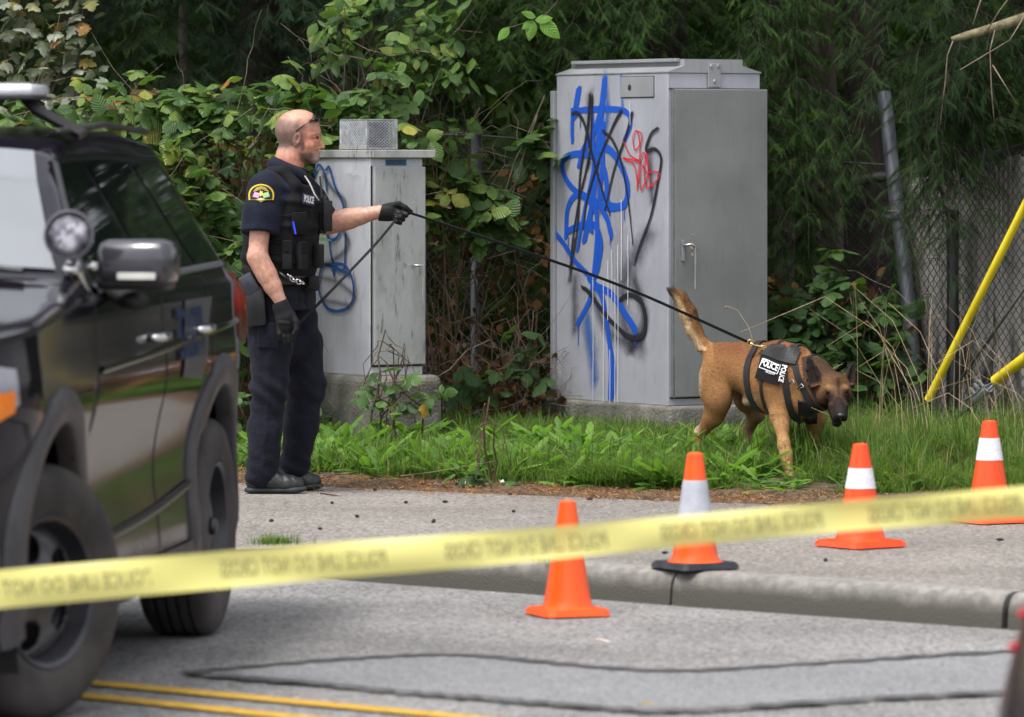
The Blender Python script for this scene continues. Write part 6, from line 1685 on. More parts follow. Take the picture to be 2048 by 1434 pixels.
# skeleton ----------------------------------------------------------
hipC = W(562, 590, .02); 
hipR = W(545, 600, -.07); hipL = W(580, 600, .12)
knR = W(541, 770, -.10); anR = W(524, 940, -.10)
knL = W(612, 775, .12); anL = W(588, 925, .14)
shR = W(530, 380, -.17); elR = W(520, 512, -.24); wrR = W(566, 600, -.25)
shL = W(598, 378, .17); elL = W(652, 448, .17); wrL = W(758, 424, .12)
neckB = W(577, 352, .0); 
# ---- skin body (continuous): torso, neck, head, arms, legs (slim under the clothes)
HC = W(598, 262, 0)      # head centre
hs = 1/PS
S = SDF(W(470, 1000, -.42), W(850, 200, .42), .0075)
S.f[:] = 1
def skin_common(S):
    S.ell((W(568, 420, 0)), (.10, .15, .20), .05); S.chain([W(568, 480), W(558, 585)], [.10, .085], .04)
    S.chain([neckB+np.array([0, 0, -.04]), W(579, 318, 0), W(584, 290, 0)], [.072, .061, .060], .03)
    S.chain([shR, elR, elR*.35+wrR*.65, wrR], [.056, .044, .041, .029], .015)
    S.cone(elR, elR*.6+wrR*.4, .046, .048, .02)
    S.chain([shL, elL, elL*.4+wrL*.6, wrL], [.056, .046, .041, .031], .015); S.cone(elL, elL*.6+wrL*.4, .050, .050, .02)
    S.chain([wrR, W(573, 635, -.255)], [.026, .024], .01); S.chain([wrL, W(782, 428, .115)], [.026, .022], .01)
    for h_, k_, a_ in ((hipR, knR, anR), (hipL, knL, anL)): S.chain([h_, k_, a_, a_-np.array([0, 0, .05])], [.07, .05, .035, .033], .03)
skin_common(S)
def head(S):
    k = .018
    c = lambda px, py, dy=0: W(px, py, dy)
    S.ell(c(592, 258), (.094, .072, .088), k); S.ell(c(585, 262), (.078, .074, .080), .02)      # cranium
    S.ell(c(604, 250), (.080, .063, .068), .02); S.ell(c(613, 264), (.064, .060, .060), .02)
    S.ell(c(620, 278), (.050, .054, .062), .02); S.ell(c(616, 300), (.050, .049, .055), .02)   # face
    S.cone(c(602, 300), c(626, 316), .044, .026, .02); S.ell(c(627, 318), (.026, .026, .020), .015)  # jaw, chin
    S.cone(c(634, 269, -.022), c(634, 269, .022), .011, .011, .012); S.cone(c(620, 271, -.050), c(633, 269, -.024), .009, .011, .012)  # brow
    S.chain([c(635, 274), c(641, 287), c(645.5, 294)], [.009, .0115, .0115], .006); S.ell(c(639, 296, -.011), (.009, .007, .006), .006); S.ell(c(639, 296, .011), (.009, .007, .006), .006)  # nose
    S.ell(c(634.5, 305.5), (.010, .021, .0055), .006); S.ell(c(633.5, 311), (.010, .019, .006), .006)   # lips
    S.cone(c(631, 308.4, -.024), c(637, 308.4, 0), .0022, .0028, .003, sub=True)
    S.ell(c(633, 276, -.026), (.010, .016, .010), .008, sub=True); S.ell(c(633, 276, .026), (.010, .016, .010), .008, sub=True)  # sockets
    S.ell(c(630, 277, -.027), (.011, .013, .011), .004); S.ell(c(630, 277, .027), (.011, .013, .011), .004)
    S.ell(c(618, 290, -.043), (.022, .014, .018), .015); S.ell(c(618, 290, .043), (.022, .014, .018), .015)  # cheeks
    for s in (-1, 1):   # ears
        e = c(595, 279, s*.073); Rm = Euler((0, D(12), D(s*18))).to_matrix()
        S.ell(e, (.019, .009, .035), .005, R=Rm); S.ell(e+np.array([.003, s*.009, .003]), (.009, .006, .018), .003, R=Rm, sub=True)
head(S)
def skincol(V):
    c = np.tile([.49, .275, .205], (len(V), 1))
    px = V[:, 0]*PS+1024; py = HY-(V[:, 2]-CH)*PS; dy = V[:, 1]-PD
    hd = (py < 345)
    nz_ = wav(V[:, 0], V[:, 1], V[:, 2], 60, 4)
    red = np.array([.60, .22, .14])
    def mixc(m, col): 
        m = np.clip(m, 0, 1)[:, None]; c[:] = c*(1-m)+np.array(col)*m
    sm = lambda a, b, x: np.clip((x-a)/(b-a), 0, 1)
    mixc(hd*sm(60, 20, np.hypot(px-630, py-292))*.5, red)
    mixc(hd*sm(300, 330, py)*sm(612, 600, px)*.55, (.55, .19, .12))          # sun reddened neck
    mixc(hd*sm(0, 1, np.exp(-((px-594)**2+(py-279)**2)/120.0))*(np.abs(dy) > .066)*.8, (.58, .20, .15))
    # shaved stubble: band round back and side of head
    st = sm(236, 250, py)*sm(300, 286, py)*sm(612, 596, px)+sm(222, 240, py)*sm(590, 575, px)*.6*sm(305, 290, py)
    mixc(hd*np.clip(st, 0, 1)*(.85+.15*nz_), (.13, .09, .075))
    # scalp top lighter, forehead pinkish
    mixc(hd*sm(250, 225, py)*.35, (.62, .33, .22))
    # beard
    bd = sm(-3, 5, py-(318-np.clip((px-598)*.62, -6, 40)*(-1) if False else py*0+ (300+ (np.clip(628-px, 0, 30))*0)))
    jaw = sm(290, 304, py+ (px-620)*.15)*sm(596, 603, px)*sm(345, 330, py)
    side = sm(600, 604, px)*sm(613, 607, px)*sm(282, 290, py)*sm(312, 300, py)
    neckcut = sm(333, 326, py+(620-px)*.35)
    mous = np.exp(-((py-301.5)**2)/6)*sm(626, 631, px)*(px < 641)
    b_ = np.clip(np.maximum(np.maximum(jaw*neckcut*sm(292+8, 292+16, py+.0*px), side*.8), mous*.9), 0, 1)
    lip = np.exp(-((py-309)**2)/5)*sm(628, 632, px)
    b_ = b_*(1-.8*lip)
    grey = np.clip(.5+.5*nz_, 0, 1)[:, None]
    bc = np.array([.055, .038, .032])*(1-grey*.35)+np.array([.25, .22, .20])*grey*.35
    bc = bc*(1-sm(622, 632, px)[:, None]*.5)+np.array([.42, .39, .37])*(sm(622, 632, px)[:, None]*.5)
    m = (hd*b_*.88)[:, None]; c[:] = c*(1-m)+bc*m
    mixc(hd*lip*(px > 629)*.6, (.45, .16, .13))
    # eyebrow, lashes
    mixc(hd*np.exp(-((py-269.5+(px-632)*.25)**2)/3.5)*sm(620, 626, px)*(np.abs(dy) > .008)*.75, (.20, .10, .07))
    mixc(hd*np.exp(-((py-276.5)**2)/1.8)*sm(623, 626, px)*sm(635, 632, px)*(np.abs(dy) > .014)*.85, (.08, .045, .04))
    # paler forearms on the inside
    arm = (py > 400)
    mixc(arm*.35*sm(20, -20, py-425), (.66, .40, .30))
    mixc(arm*(px < 600)*.3*np.clip(.5+nz_, 0, 1), (.50, .25, .17))
    return c
body = sdf_obj(S, 'body', M_SKIN, it=2, colfn=skincol)
# finer head over coarse grid: rebuild only the head region at 3.2 mm and replace
me = body.data
bm = bmesh.new(); bm.from_mesh(me)
SH = SDF(W(545, 360, -.12), W(660, 208, .12), .0032)
SH.chain([W(577, 372), W(579, 318, 0), W(584, 290, 0)], [.072, .061, .060], .03); head(SH)
cutz = W(0, 346)[2]-person.location.z
bmesh.ops.delete(bm, geom=[v for v in bm.verts if v.co.z > cutz and v.co.x < W(660, 0)[0]-person.location.x and abs(v.co.y+person.location.y-PD) < .12 and v.co.x > W(546, 0)[0]-person.location.x and v.co.z > cutz+.004+(.06 if False else 0)], context='VERTS')
Vh, Qh = SH.mesh(); Vh = relax(Vh, Qh, 2, .5); kp = Vh[:, 2] > W(0, 352)[2]
colh = skincol(Vh); idx = -np.ones(len(Vh), int); idx[kp] = np.arange(kp.sum()); Qk = Qh[kp[Qh].all(1)]
cl = bm.verts.layers.float_color['Col']; nv = []
for p, c_ in zip(Vh[kp]-np.array(person.location), colh[kp]):
    v = bm.verts.new(p); v[cl] = (*c_, 1); nv.append(v)
for q in idx[Qk]: 
    f = bm.faces.new([nv[i] for i in q]); f.smooth = True
bm.to_mesh(me); bm.free(); me.update()
# eyes
for s in (-1, 1):
    mb = MB(); c_ = W(629.8, 277, s*.027)-np.array(person.location); mb.lathe([(.0112*math.sin(t), -.0070*math.cos(t)) for t in np.linspace(.05, 3.09, 10)], c_, 14)
    mb.build('eye', mat_flat('eye_dark', (.05, .035, .03), .1), person, smooth=True)
loc = np.array(person.location)
# ---- shirt: short sleeves and collar
S = SDF(W(470, 600, -.36), W(690, 300, .36), .0062)
hx = tuple(FWD); hy = tuple(RGT)
def sec(px, py, rx, ry, dy=0): return (W(px, py, dy), hx, hy, rx, ry)
S.sections([sec(556, 585, .135, .185), sec(558, 520, .132, .180), sec(562, 450, .135, .185), sec(563, 400, .135, .195), sec(566, 372, .115, .170), sec(573, 352, .085, .11)], .04)
S.chain([shR+np.array([.01, .02, .01]), shR+(elR-shR)*.35, shR+(elR-shR)*.63], [.078, .083, .086], .03)
S.chain([shL, shL+(elL-shL)*.4, shL+(elL-shL)*.75], [.076, .076, .074], .03)
S.cone(neckB+np.array([-.02, 0, .0]), shR, .07, .07, .03); S.cone(neckB, shL, .07, .07, .03)
e1 = shR+(elR-shR)*.63; S.plane(e1+(elR-shR)*.02, elR-shR, .004)
S.warp(lambda x, y, z: .0035*wav(x, y, z*.7, 38, 11)+.002*wav(x, y, z, 80, 12))
S.cone(shR+(elR-shR)*.5, elR+(elR-shR)*.3, .052, .052, .003, sub=True)
shirt = sdf_obj(S, 'shirt', M_NAVY, it=1)
# collar: two leaves standing round the neck
def sheet(name, rows, mat, parent, thick=.004):
    V = []; k = len(rows[0])
    for r in rows: V += [tuple(np.array(p)-loc) for p in r]
    bm = bmesh.new(); vv = [bm.verts.new(v) for v in V]
    for i in range(len(rows)-1):
        for j in range(k-1): bm.faces.new((vv[i*k+j], vv[i*k+j+1], vv[(i+1)*k+j+1], vv[(i+1)*k+j]))
    bmesh.ops.recalc_face_normals(bm, faces=bm.faces[:]); bmesh.ops.solidify(bm, geom=bm.faces[:], thickness=thick)
    me = bpy.data.meshes.new(name); bm.to_mesh(me); bm.free(); o = link(name, me, mat, parent); me.shade_smooth(); return o
rows_ = []
nt_ = 26
for (z_off, rr, dxx) in ((0, 0, 0), (.5, 1, 0), (1, 0, 0)): pass
top_l = []; bot_l = []; mid_l = []
for i in range(nt_+1):
    a = -math.pi*.02+2*math.pi*i/nt_*.96+.12      # start at the front, go round the near side
    cx, sy = math.cos(a), math.sin(a)
    f = (1+cx)/2                                  # 1 front .. 0 back
    c0_ = W(548+ (592-548)*.62, 322+10, 0)
    p_top = W(577, 312+ 24*f**1.0, 0)+np.array([cx*.070, -sy*.066, 0])
    p_bot = W(575, 338+ 34*f**1.6, 0)+np.array([cx*.100+.008*f, -sy*.094, 0])
    top_l.append(p_top); bot_l.append(p_bot); mid_l.append((p_top+p_bot)/2+np.array([cx*.012, -sy*.012, .006]))
sheet('collar', [[p+np.array([0, 0, -.012])*1 for p in top_l], top_l, mid_l, bot_l], M_NAVY, shirt)
# ---- vest
S = SDF(W(470, 570, -.34), W(690, 320, .34), .0062)
S.sections([sec(556, 552, .148, .185), sec(560, 520, .156, .192), sec(564, 450, .160, .192), sec(568, 400, .152, .172), sec(570, 368, .128, .135)], .03, p=3.0)
S.cone(W(566, 345, -.105), W(592, 372, -.125), .030, .034, .02); S.cone(W(545, 350, -.11), W(566, 344, -.105), .026, .028, .02); S.cone(W(525, 372, -.08), W(548, 348, -.11), .03, .03, .03)
S.cone(W(566, 345, .085), W(592, 368, .12), .028, .032, .02); S.cone(W(540, 352, .09), W(566, 345, .085), .026, .028, .02)
S.cone(shR+np.array([0, -.03, -.02]), shR+np.array([.0, -.25, -.06]), .085, .10, .012, sub=True)       # arm hole near
S.cone(shL+np.array([0.02, .0, -.0]), shL+np.array([.04, .25, -.02]), .085, .10, .012, sub=True)
S.plane(W(560, 552), (0, 0, -1), .008)
S.cone(W(577, 352), W(584, 300), .070, .085, .012, sub=True)
S.warp(lambda x, y, z: .0022*wav(x, y, z, 45, 21))
vest = sdf_obj(S, 'vest', M_VEST, it=1)
# frame of the chest: near-front face; helper point on the vest front/side surface
def VP(px, py, out=0.0, dy=None):
    """point on near-front quarter of the vest seen at this pixel"""
    c_ = W(564, py, 0); x = (px-564)/PS
    # super-ellipse (axes FWD .158, RGT .192): find dy so that the point lies on it (near side)
    A_, B_ = .160+out, .192+out
    if py < 430: B_ = .180+out
    y = 0; best = None
    for yy in np.linspace(-.26, .1, 181):
        v = np.array([x, yy, 0]); q = abs(v@FWD)/A_; r = abs(v@RGT)/B_
        if (q**3+r**3)**(1/3) <= 1: best = yy; break
    if best is None: best = 0
    return W(px, py, best)
def pouch(name, px, py, w, h, t, rot=0, mat=None, bev=.006, yaw=None, parent=None, flap=False):
    p = VP(px, py, t*.35); e = VP(px+6, py, t*.35)-VP(px-6, py, t*.35); yawd = math.atan2(e[1], e[0]) if yaw is None else yaw
    M = Matrix.Translation(Vector(p-loc)) @ Matrix.Rotation(yawd, 4, 'Z') @ Matrix.Rotation(rot, 4, 'Y')
    mb = MB(); mb.box((0, 0, 0), (w, t, h), M, bev)
    o = mb.build(name, mat or M_POUCH, parent or person, auto=.6)
    if flap:
        mb = MB(); mb.box((0, -t*.5, h*.28), (w*1.04, .006, h*.42), M, .002); mb.lathe([(.001, 0), (.006, 0), (.005, .003), (.001, .004)], (M @ Vector((0, -t*.5-.003, h*.14))), 10, Matrix.Rotation(yawd, 4, 'Z') @ Matrix.Rotation(D(90), 4, 'X')); mb.build('flap', M_VEST, o)
        o.data.update()
    return o
pouch('magazine_pouch', 578, 508, .045, .135, .032, flap=True); pouch('magazine_pouch', 607, 510, .048, .13, .034, flap=True); pouch('magazine_pouch', 638, 512, .050, .11, .04)
pouch('radio_pouch', 602, 446, .085, .105, .02, mat=M_VEST)
cam_ = pouch('body_camera', 643, 446, .035, .10, .03, mat=mat_flat('camera_black', (.015, .015, .017), .25))
pouch('utility_pouch', 656, 432, .040, .145, .045, mat=M_POUCH)
pouch('radio', 648, 405, .022, .075, .022, mat=mat_flat('radio_black', (.012, .012, .013), .35))
mb = MB(); a, b_ = W(647, 395, -.20)-loc, W(643, 352, -.19)-loc; mb.tube([a, b_], [.005, .004], 8); mb.build('antenna', M_BLACKM, person)
mb = MB(); mb.tube([W(590, 442, -.215)-loc, W(595, 467, -.22)-loc], .0045, 8); mb.build('pen', mat_flat('blue_pen', (.02, .06, .75), .2), person)
mb = MB(); L_ = [W(612, 352, -.13), W(622, 366, -.16), W(632, 388, -.18), W(641, 400, -.19)]; mb.tube([p-loc for p in L_], .004, 6); mb.build('microphone_cord', mat_flat('light_cord', (.35, .34, .32), .4), person, smooth=True)
# lettering patches
def decal_frame(px, py, out, tilt=0):
    p = VP(px, py, out); e = VP(px+8, py, out)-VP(px-8, py, out); ax = Vector(e).normalized()
    ax = (Matrix.Rotation(tilt, 3, ax.cross(Vector((0, 0, 1)))) @ ax)
    M = frame(p-loc, ax, (0, 0, 1)); return M
Mf = decal_frame(619, 399, .006, D(-7)); 
mb = MB(); mb.box((0, 0, 0), (.105, .052, .004), Mf, .001); mb.build('name_patch', mat_flat('dark_blue_patch', (.012, .012, .05), .6), person)
Mf2 = Mf.copy(); Mf2.translation = Mf.translation+Mf.to_3x3() @ Vector((0, 0, .0025)); text_mesh('patch_lettering', 'POLICE', .046, Mf2, mat_flat('white_lettering', (.75, .74, .78), .5), person, xs=.62, bold=.03, extrude=.0006, shear=.05)
# shoulder patch (half round shield), yellow border, motif of flags and star
sp_ = shR+(elR-shR)*.27
Pc = W(527.5, 388, 0)[[0, 2]]
def shield(scale, off):
    pts = []
    for t in np.linspace(math.pi, 0, 15): pts.append((.060*math.cos(t), -.002+.050*math.sin(t)))
    pts += [(.058, -.026), (.022, -.026), (0, -.036), (-.022, -.026), (-.058, -.026)]
    V = []
    for a, c_ in pts: V.append((a*scale, c_*scale))
    return V
def on_sleeve(a, c_, off):
    """wrap a point of the patch plane on the sleeve cylinder"""
    x = Pc[0]+a; z = Pc[1]+c_; t = np.clip((z-shR[2])/(elR[2]-shR[2]), -.2, 1); ax_ = shR+(elR-shR)*t
    r = .086+off; dx = np.clip(x-ax_[0], -r*.95, r*.95); y = ax_[1]-math.sqrt(r*r-dx*dx); return np.array([x, y, z])-loc
def patch(name, pts, off, mat):
    n = len(pts); c_ = np.mean(pts, 0); V = [on_sleeve(*c_, off)]; 
    rings = 4
    for k in range(1, rings+1): V += [on_sleeve(*(c_+(np.array(p)-c_)*k/rings), off) for p in pts]
    Fc = [(0, 1+i, 1+(i+1) % n) for i in range(n)]
    for k in range(rings-1): Fc += [(1+k*n+i, 1+(k+1)*n+i, 1+(k+1)*n+(i+1) % n, 1+k*n+(i+1) % n) for i in range(n)]
    mb = MB(); mb.add(V, Fc); return mb.build(name, mat, person, smooth=True)
M_YP = mat_flat('yellow_embroidery', (.75, .48, .02), .7)
patch('shoulder_patch', shield(1.0, 0), .006, M_YP); patch('shoulder_patch_field', shield(.88, 0), .0075, mat_flat('black_embroidery', (.012, .012, .02), .8))
patch('patch_emblem', [(-.040, -.010), (-.012, -.018), (-.004, .004), (-.030, .012)], .009, mat_flat('pink_flag', (.60, .30, .50), .8))
patch('patch_emblem', [(.012, -.018), (.040, -.010), (.034, .012), (.006, .004)], .0095, mat_flat('pale_green_flag', (.35, .62, .25), .8))
patch('patch_emblem', [(.011*math.cos(t)*(1 if k % 2 else .6), .004+.016*math.sin(t)*(1 if k % 2 else .6)) for k, t in enumerate(np.linspace(0, 2*math.pi, 10, endpoint=False))], .0105, mat_flat('gold_emblem', (.80, .62, .12), .6))
patch('patch_emblem', [(-.022, -.022), (0, -.016), (.022, -.022), (0, -.029)], .0105, mat_flat('cream_emblem', (.62, .60, .35), .7))
patch('patch_arc', [(-.036, .014), (-.022, .032), (0, .039), (.022, .032), (.036, .014), (.030, .012), (.018, .026), (0, .032), (-.018, .026), (-.030, .012)], .0092, mat_flat('dim_gold_letters', (.35, .26, .05), .8))
# ---- trousers
S = SDF(W(470, 1000, -.34), W(690, 545, .38), .0068)
S.sections([sec(556, 556, .128, .175), sec(554, 590, .140, .180), sec(555, 620, .142, .178)], .03)
def leg(h_, k_, a_, r1, r2, r3, r4, side):
    m1 = h_*.5+k_*.5
    S.chain([h_+np.array([0, 0, .02]), m1, k_, k_*.5+a_*.5, a_-np.array([0, 0, .015])], [r1, r2, r3, r4, r4*.93], .03)
leg(hipR+np.array([-.004, -.01, 0]), knR, anR, .112, .100, .083, .080, -1)
leg(hipL+np.array([.010, 0, 0]), knL, anL, .108, .100, .086, .080, 1)
S.ell(W(516, 625, -.03), (.08, .13, .10), .04)
S.cone(W(548, 640, .02), W(575, 700, .03), .09, .07, .04)
# folds: diagonal pulls behind the knee and stacking at the ankle
def folds(x, y, z):
    o = .0028*wav(x*.7, y, z*1.1, 24, 31)+.0016*wav(x, y, z, 55, 32)
    px = x*PS+1024; py = HY-(z-CH)*PS
    m = .5+.5*wav(x, y, z, 11, 33)
    kneeb = np.exp(-((py-785)/42.0)**2)*.0055*np.sin(z*62+x*52+2*wav(x, y, z, 14, 34))*m
    ank = np.exp(-((py-935)/34.0)**2)*.0055*np.sin(z*88+x*42+2.5*wav(x, y, z, 16, 35))*m
    thigh = np.exp(-((py-645)/40.0)**2)*.0045*np.sin(z*50-x*70+2*wav(x, y, z, 12, 36))*m
    crease = -.003*np.exp(-((px-(548-(py-640)*.06))/5.0)**2)*(py > 650)*(py < 930)*(y < PD)
    return 2.0*(o+kneeb+ank+thigh)+crease
S.warp(folds)
trou = sdf_obj(S, 'trousers', M_TROU, it=1)
# boots
def boot(toe, heel, dy, name='boot', yaw=0):
    S = SDF(W(heel-18, 1012, dy-.09), W(toe+18, 925, dy+.09), .005)
    f = (toe-heel)/PS; gz = 0
    H_ = W(heel, 0, dy); T_ = W(toe, 0, dy)
    base = lambda t, z, r, q=0: (np.array([H_[0]+(T_[0]-H_[0])*t, PD+dy-q, z]))
    S.sections([(base(.12, .055, 0), (1, 0, 0), (0, 0, 1), .001, .001)]*1+[(base(.12, .055, 0), (0, 1, 0), (0, 0, 1), .038, .050), (base(.35, .055, 0), (0, 1, 0), (0, 0, 1), .040, .052)], .02) if False else None
    S.chain([base(.14, .062, 0), base(.45, .062, 0)], [.042, .044], .02); S.chain([base(.45, .058, 0), base(.72, .045, 0), base(.86, .043, 0)], [.046, .040, .034], .02, axis=(0, 1, 0), sq=(1.15, 1))
    S.cone(base(.18, .06, 0), base(.26, .15, 0), .044, .048, .02)
    S.plane((0, 0, .026), (0, 0, -1), .004)
    S.warp(lambda x, y, z: .0018*np.sin(x*190+z*120)*(z > .05))
    o = sdf_obj(S, name, M_BOOT, it=1)
    S = SDF(W(heel-22, 1012, dy-.1), W(toe+22, 950, dy+.1), .0045)
    S.sections([(base(.10, .0, 0), (1, 0, 0), (0, 1, 0), .001, .001)], .01) if False else None
    S.chain([base(.12, .018, 0), base(.5, .018, 0), base(.80, .02, 0), base(.90, .024, 0)], [.043, .040, .046, .036], .012, axis=(0, 0, 1), sq=(.42, 1))
    S.plane((0, 0, .003), (0, 0, -1), .002)
    sole = sdf_obj(S, 'sole', M_SOLE, it=1); sole.parent = o
    return o
b1 = boot(612, 494, -.10); b2 = boot(640, 540, .14)
# far boot points slightly away: lift to its depth on the ground is implicit (z=0)
# ---- belt, buckle chain, holster, sheath tag
S = SDF(W(470, 600, -.30), W(660, 535, .30), .0055)
S.sections([sec(557, 568, .148, .188), sec(557, 550, .148, .188)], .008, p=2.6); S.plane(W(0, 573), (0, 0, -1), .003); S.plane(W(0, 547), (0, 0, 1), .003)
sdf_obj(S, 'belt', M_BELT, it=1)
def belt_pt(px, py, out=.012): return VP(px, py, out)
mb = MB(); L_ = [W(579, 548, -.215), W(584, 553, -.215), W(590, 558, -.212), W(597, 561, -.208), W(604, 562, -.20), W(611, 565, -.19)]
for i in range(len(L_)-1):
    a, b_ = L_[i], L_[i+1]; c_ = (a+b_)/2; ring = [c_+(b_-a)*.75*math.cos(t)+np.array([0, 0, .011 if i % 2 else .005])*math.sin(t)+np.array([0, -.009 if i % 2 == 0 else -.004, 0])*math.sin(t) for t in np.linspace(0, 2*math.pi, 13)]
    mb.tube([p-loc for p in ring], .0032, 6)
mb.build('chain', M_CHROME, person, smooth=True)
mb = MB(); mb.tube([W(560, 543, -.21)-loc, W(572, 551, -.212)-loc, W(580, 555, -.215)-loc], 1, 8, flat=(.012, .02)); mb.build('belt_strap', M_BELT, person, smooth=True)
def blk(name, px, py, dy, size, rot, mat, bev=.012):
    M = Matrix.Translation(Vector(W(px, py, dy)-loc)) @ Matrix.Rotation(rot, 4, 'Y'); mb = MB(); mb.box((0, 0, 0), size, M, bev); return mb.build(name, mat, person, auto=.6)
blk('belt_pouch', 637-8, 566, -.05, (.05, .09, .07), 0, M_POUCH)
ho = blk('holster', 516, 610, -.20, (.095, .055, .19), D(-4), M_BELT, .018)
blk('pistol_grip', 503, 566, -.215, (.075, .035, .10), D(-30), mat_flat('gun_metal', (.03, .032, .045), .3), .014)
blk('holster_strap', 508, 546, -.19, (.11, .02, .035), D(35), M_POUCH, .006)
tagM = Matrix.Translation(Vector(W(489, 618, -.17)-loc)) @ Matrix.Rotation(D(14), 4, 'Y')
mb = MB(); mb.box((0, 0, 0), (.030, .010, .16), tagM, .002); mb.build('sheath_tag', M_POUCH, person)
text_mesh('tag_lettering', 'ELITE K-9', .030, Matrix.Translation(Vector(W(489, 618, -.1765)-loc)) @ Matrix.Rotation(D(14), 4, 'Y') @ frame((0, 0, 0), (0, 0, -1), (1, 0, 0)) @ Matrix.Scale(1, 4), mat_flat('yellow_letters', (.72, .50, .03), .6), person, xs=1.05, bold=.02, extrude=.0005)
# cargo pocket on near thigh
blk('cargo_pocket', 541, 668, -.195, (.10, .02, .12), D(2), M_TROU, .008)
def seam(name, pts, w, mat, dyo=0):
    L_ = [VP(x, y, .010) for x, y in pts]; mb = MB(); mb.tube([p-loc for p in L_], 1, 6, flat=(w, w*.35)); mb.build(name, mat, person, smooth=True)
M_STRAP = clothmat('charcoal_strap', (.020, .020, .023), rough=.6, fold=.1, sheen=.02)
seam('vest_strap', [(520, 478), (545, 482), (566, 484)], .010, M_STRAP); seam('vest_strap', [(520, 500), (540, 504), (560, 506)], .010, M_STRAP)
seam('vest_strap', [(556, 432), (590, 428), (626, 420)], .008, M_STRAP); seam('vest_seam', [(540, 476), (580, 480), (626, 474), (650, 468)], .006, M_STRAP)
for x_ in (572, 584, 602, 613): seam('pouch_stitch', [(x_, 482), (x_+.5, 535)], .0025, M_STRAP)
# ---- gloves with five fingers
def glove_near():
    S = SDF(W(545, 700, -.34), W(625, 590, -.16), .0036)
    w0 = W(565, 602, -.25); pm = W(575, 637, -.258); 
    S.chain([W(563, 597, -.25), W(567, 612, -.252)], [.036, .038], .01)
    S.chain([W(568, 612, -.252), W(575, 632, -.258), W(576, 648, -.260)], [.037, .043, .040], .015, axis=(0, 1, 0), sq=(.78, 1))
    fx = [(563, 655), (572, 659), (581, 660), (589, 656)]
    for i, (x, y) in enumerate(fx):
        a = W(x, y-6, -.262); b_ = W(x+1.5, y+11-abs(i-1.3)*1.2, -.275+.004*i); c_ = W(x+3.5, y+20-abs(i-1.3)*2, -.265); d_ = W(x+2.0, y+12, -.243)
        S.chain([a, b_, c_, d_], [.0125, .0118, .0108, .0098], .004)
    S.chain([W(588, 625, -.262), W(597, 640, -.275), W(598, 655, -.282), W(593, 664, -.284)], [.017, .014, .012, .0105], .006)
    S.plane(W(566, 599, -.25), tuple(np.array([-.45, 0, 1.0])), .003)
    S.warp(lambda x, y, z: .0012*wav(x, y, z, 150, 41))
    return sdf_obj(S, 'glove', M_GLOVE, it=1)
def glove_far():
    S = SDF(W(745, 470, -.02), W(840, 385, .25), .0036)
    S.chain([W(757, 425, .12), W(768, 426, .118)], [.040, .037], .01)
    S.chain([W(766, 426, .118), W(782, 424, .112), W(796, 420, .112)], [.036, .040, .034], .015, axis=(0, 1, 0), sq=(.8, 1))
    # index on top pointing forward, others curled under; knuckles towards the camera
    S.chain([W(796, 413, .100), W(811, 417, .092), W(820, 424, .094), W(813, 428, .098)], [.0135, .0125, .0115, .0095], .004)
    S.chain([W(794, 424, .088), W(806, 427, .070), W(812, 432, .082)], [.0135, .0125, .0105], .004)
    S.chain([W(791, 431, .086), W(800, 435, .066), W(806, 440, .082)], [.013, .012, .0105], .004)
    S.chain([W(789, 437, .090), W(793, 444, .074), W(800, 447, .088)], [.012, .0112, .010], .004)
    S.chain([W(782, 412, .100), W(797, 408, .082), W(810, 415, .076), W(817, 420, .080)], [.015, .0135, .012, .0105], .005)  # thumb over the top
    S.plane(W(759, 425, .12), (-1, 0, .25), .003)
    S.warp(lambda x, y, z: .0012*wav(x, y, z, 150, 42))
    return sdf_obj(S, 'glove', M_GLOVE, it=1)
gn = glove_near(); gf = glove_far()
blk('knuckle_guard', 573, 641, -.294, (.055, .008, .018), D(5), M_POUCH, .003)
for (x, y, dyy) in ((797, 425.5, .076), (810, 427.5, .064), (794, 434.5, .072)):
    S = SDF(W(x-14, y+14, dyy-.05), W(x+14, y-14, dyy+.05), .003); S.ell(W(x, y, dyy), (.0135, .011, .0085), .002, R=Euler((0, D(12), 0)).to_matrix()); sdf_obj(S, 'finger_pad', M_GLOVEG, parent=None, it=1)
# ---- sunglasses on the forehead
M_SG = mat_flat('sunglasses_black', (.008, .008, .010), .12)
for s in (-1, 1):
    mb = MB(); mb.tube([W(593, 263, s*.077)-loc, W(607, 252, s*.076)-loc, W(620, 243, s*.071)-loc, W(627, 238.5, s*.064)-loc], 1, 8, flat=(.009, .005)); 
    mb.tube([W(620, 243, s*.071)-loc, W(628, 238, s*.063)-loc, W(633, 236, s*.052)-loc], [1, 1.3, 1.1], 8, flat=(.026, .009)); mb.build('sunglasses_arm', M_SG, person, smooth=True)
    S = SDF(W(618, 250, s*.035-.045), W(646, 222, s*.035+.045), .003); S.ell(W(632.5, 236, s*.036), (.0125, .033, .021), .004, R=Euler((0, D(-28), D(s*14))).to_matrix()); sdf_obj(S, 'sunglasses_lens', M_SG, it=1)

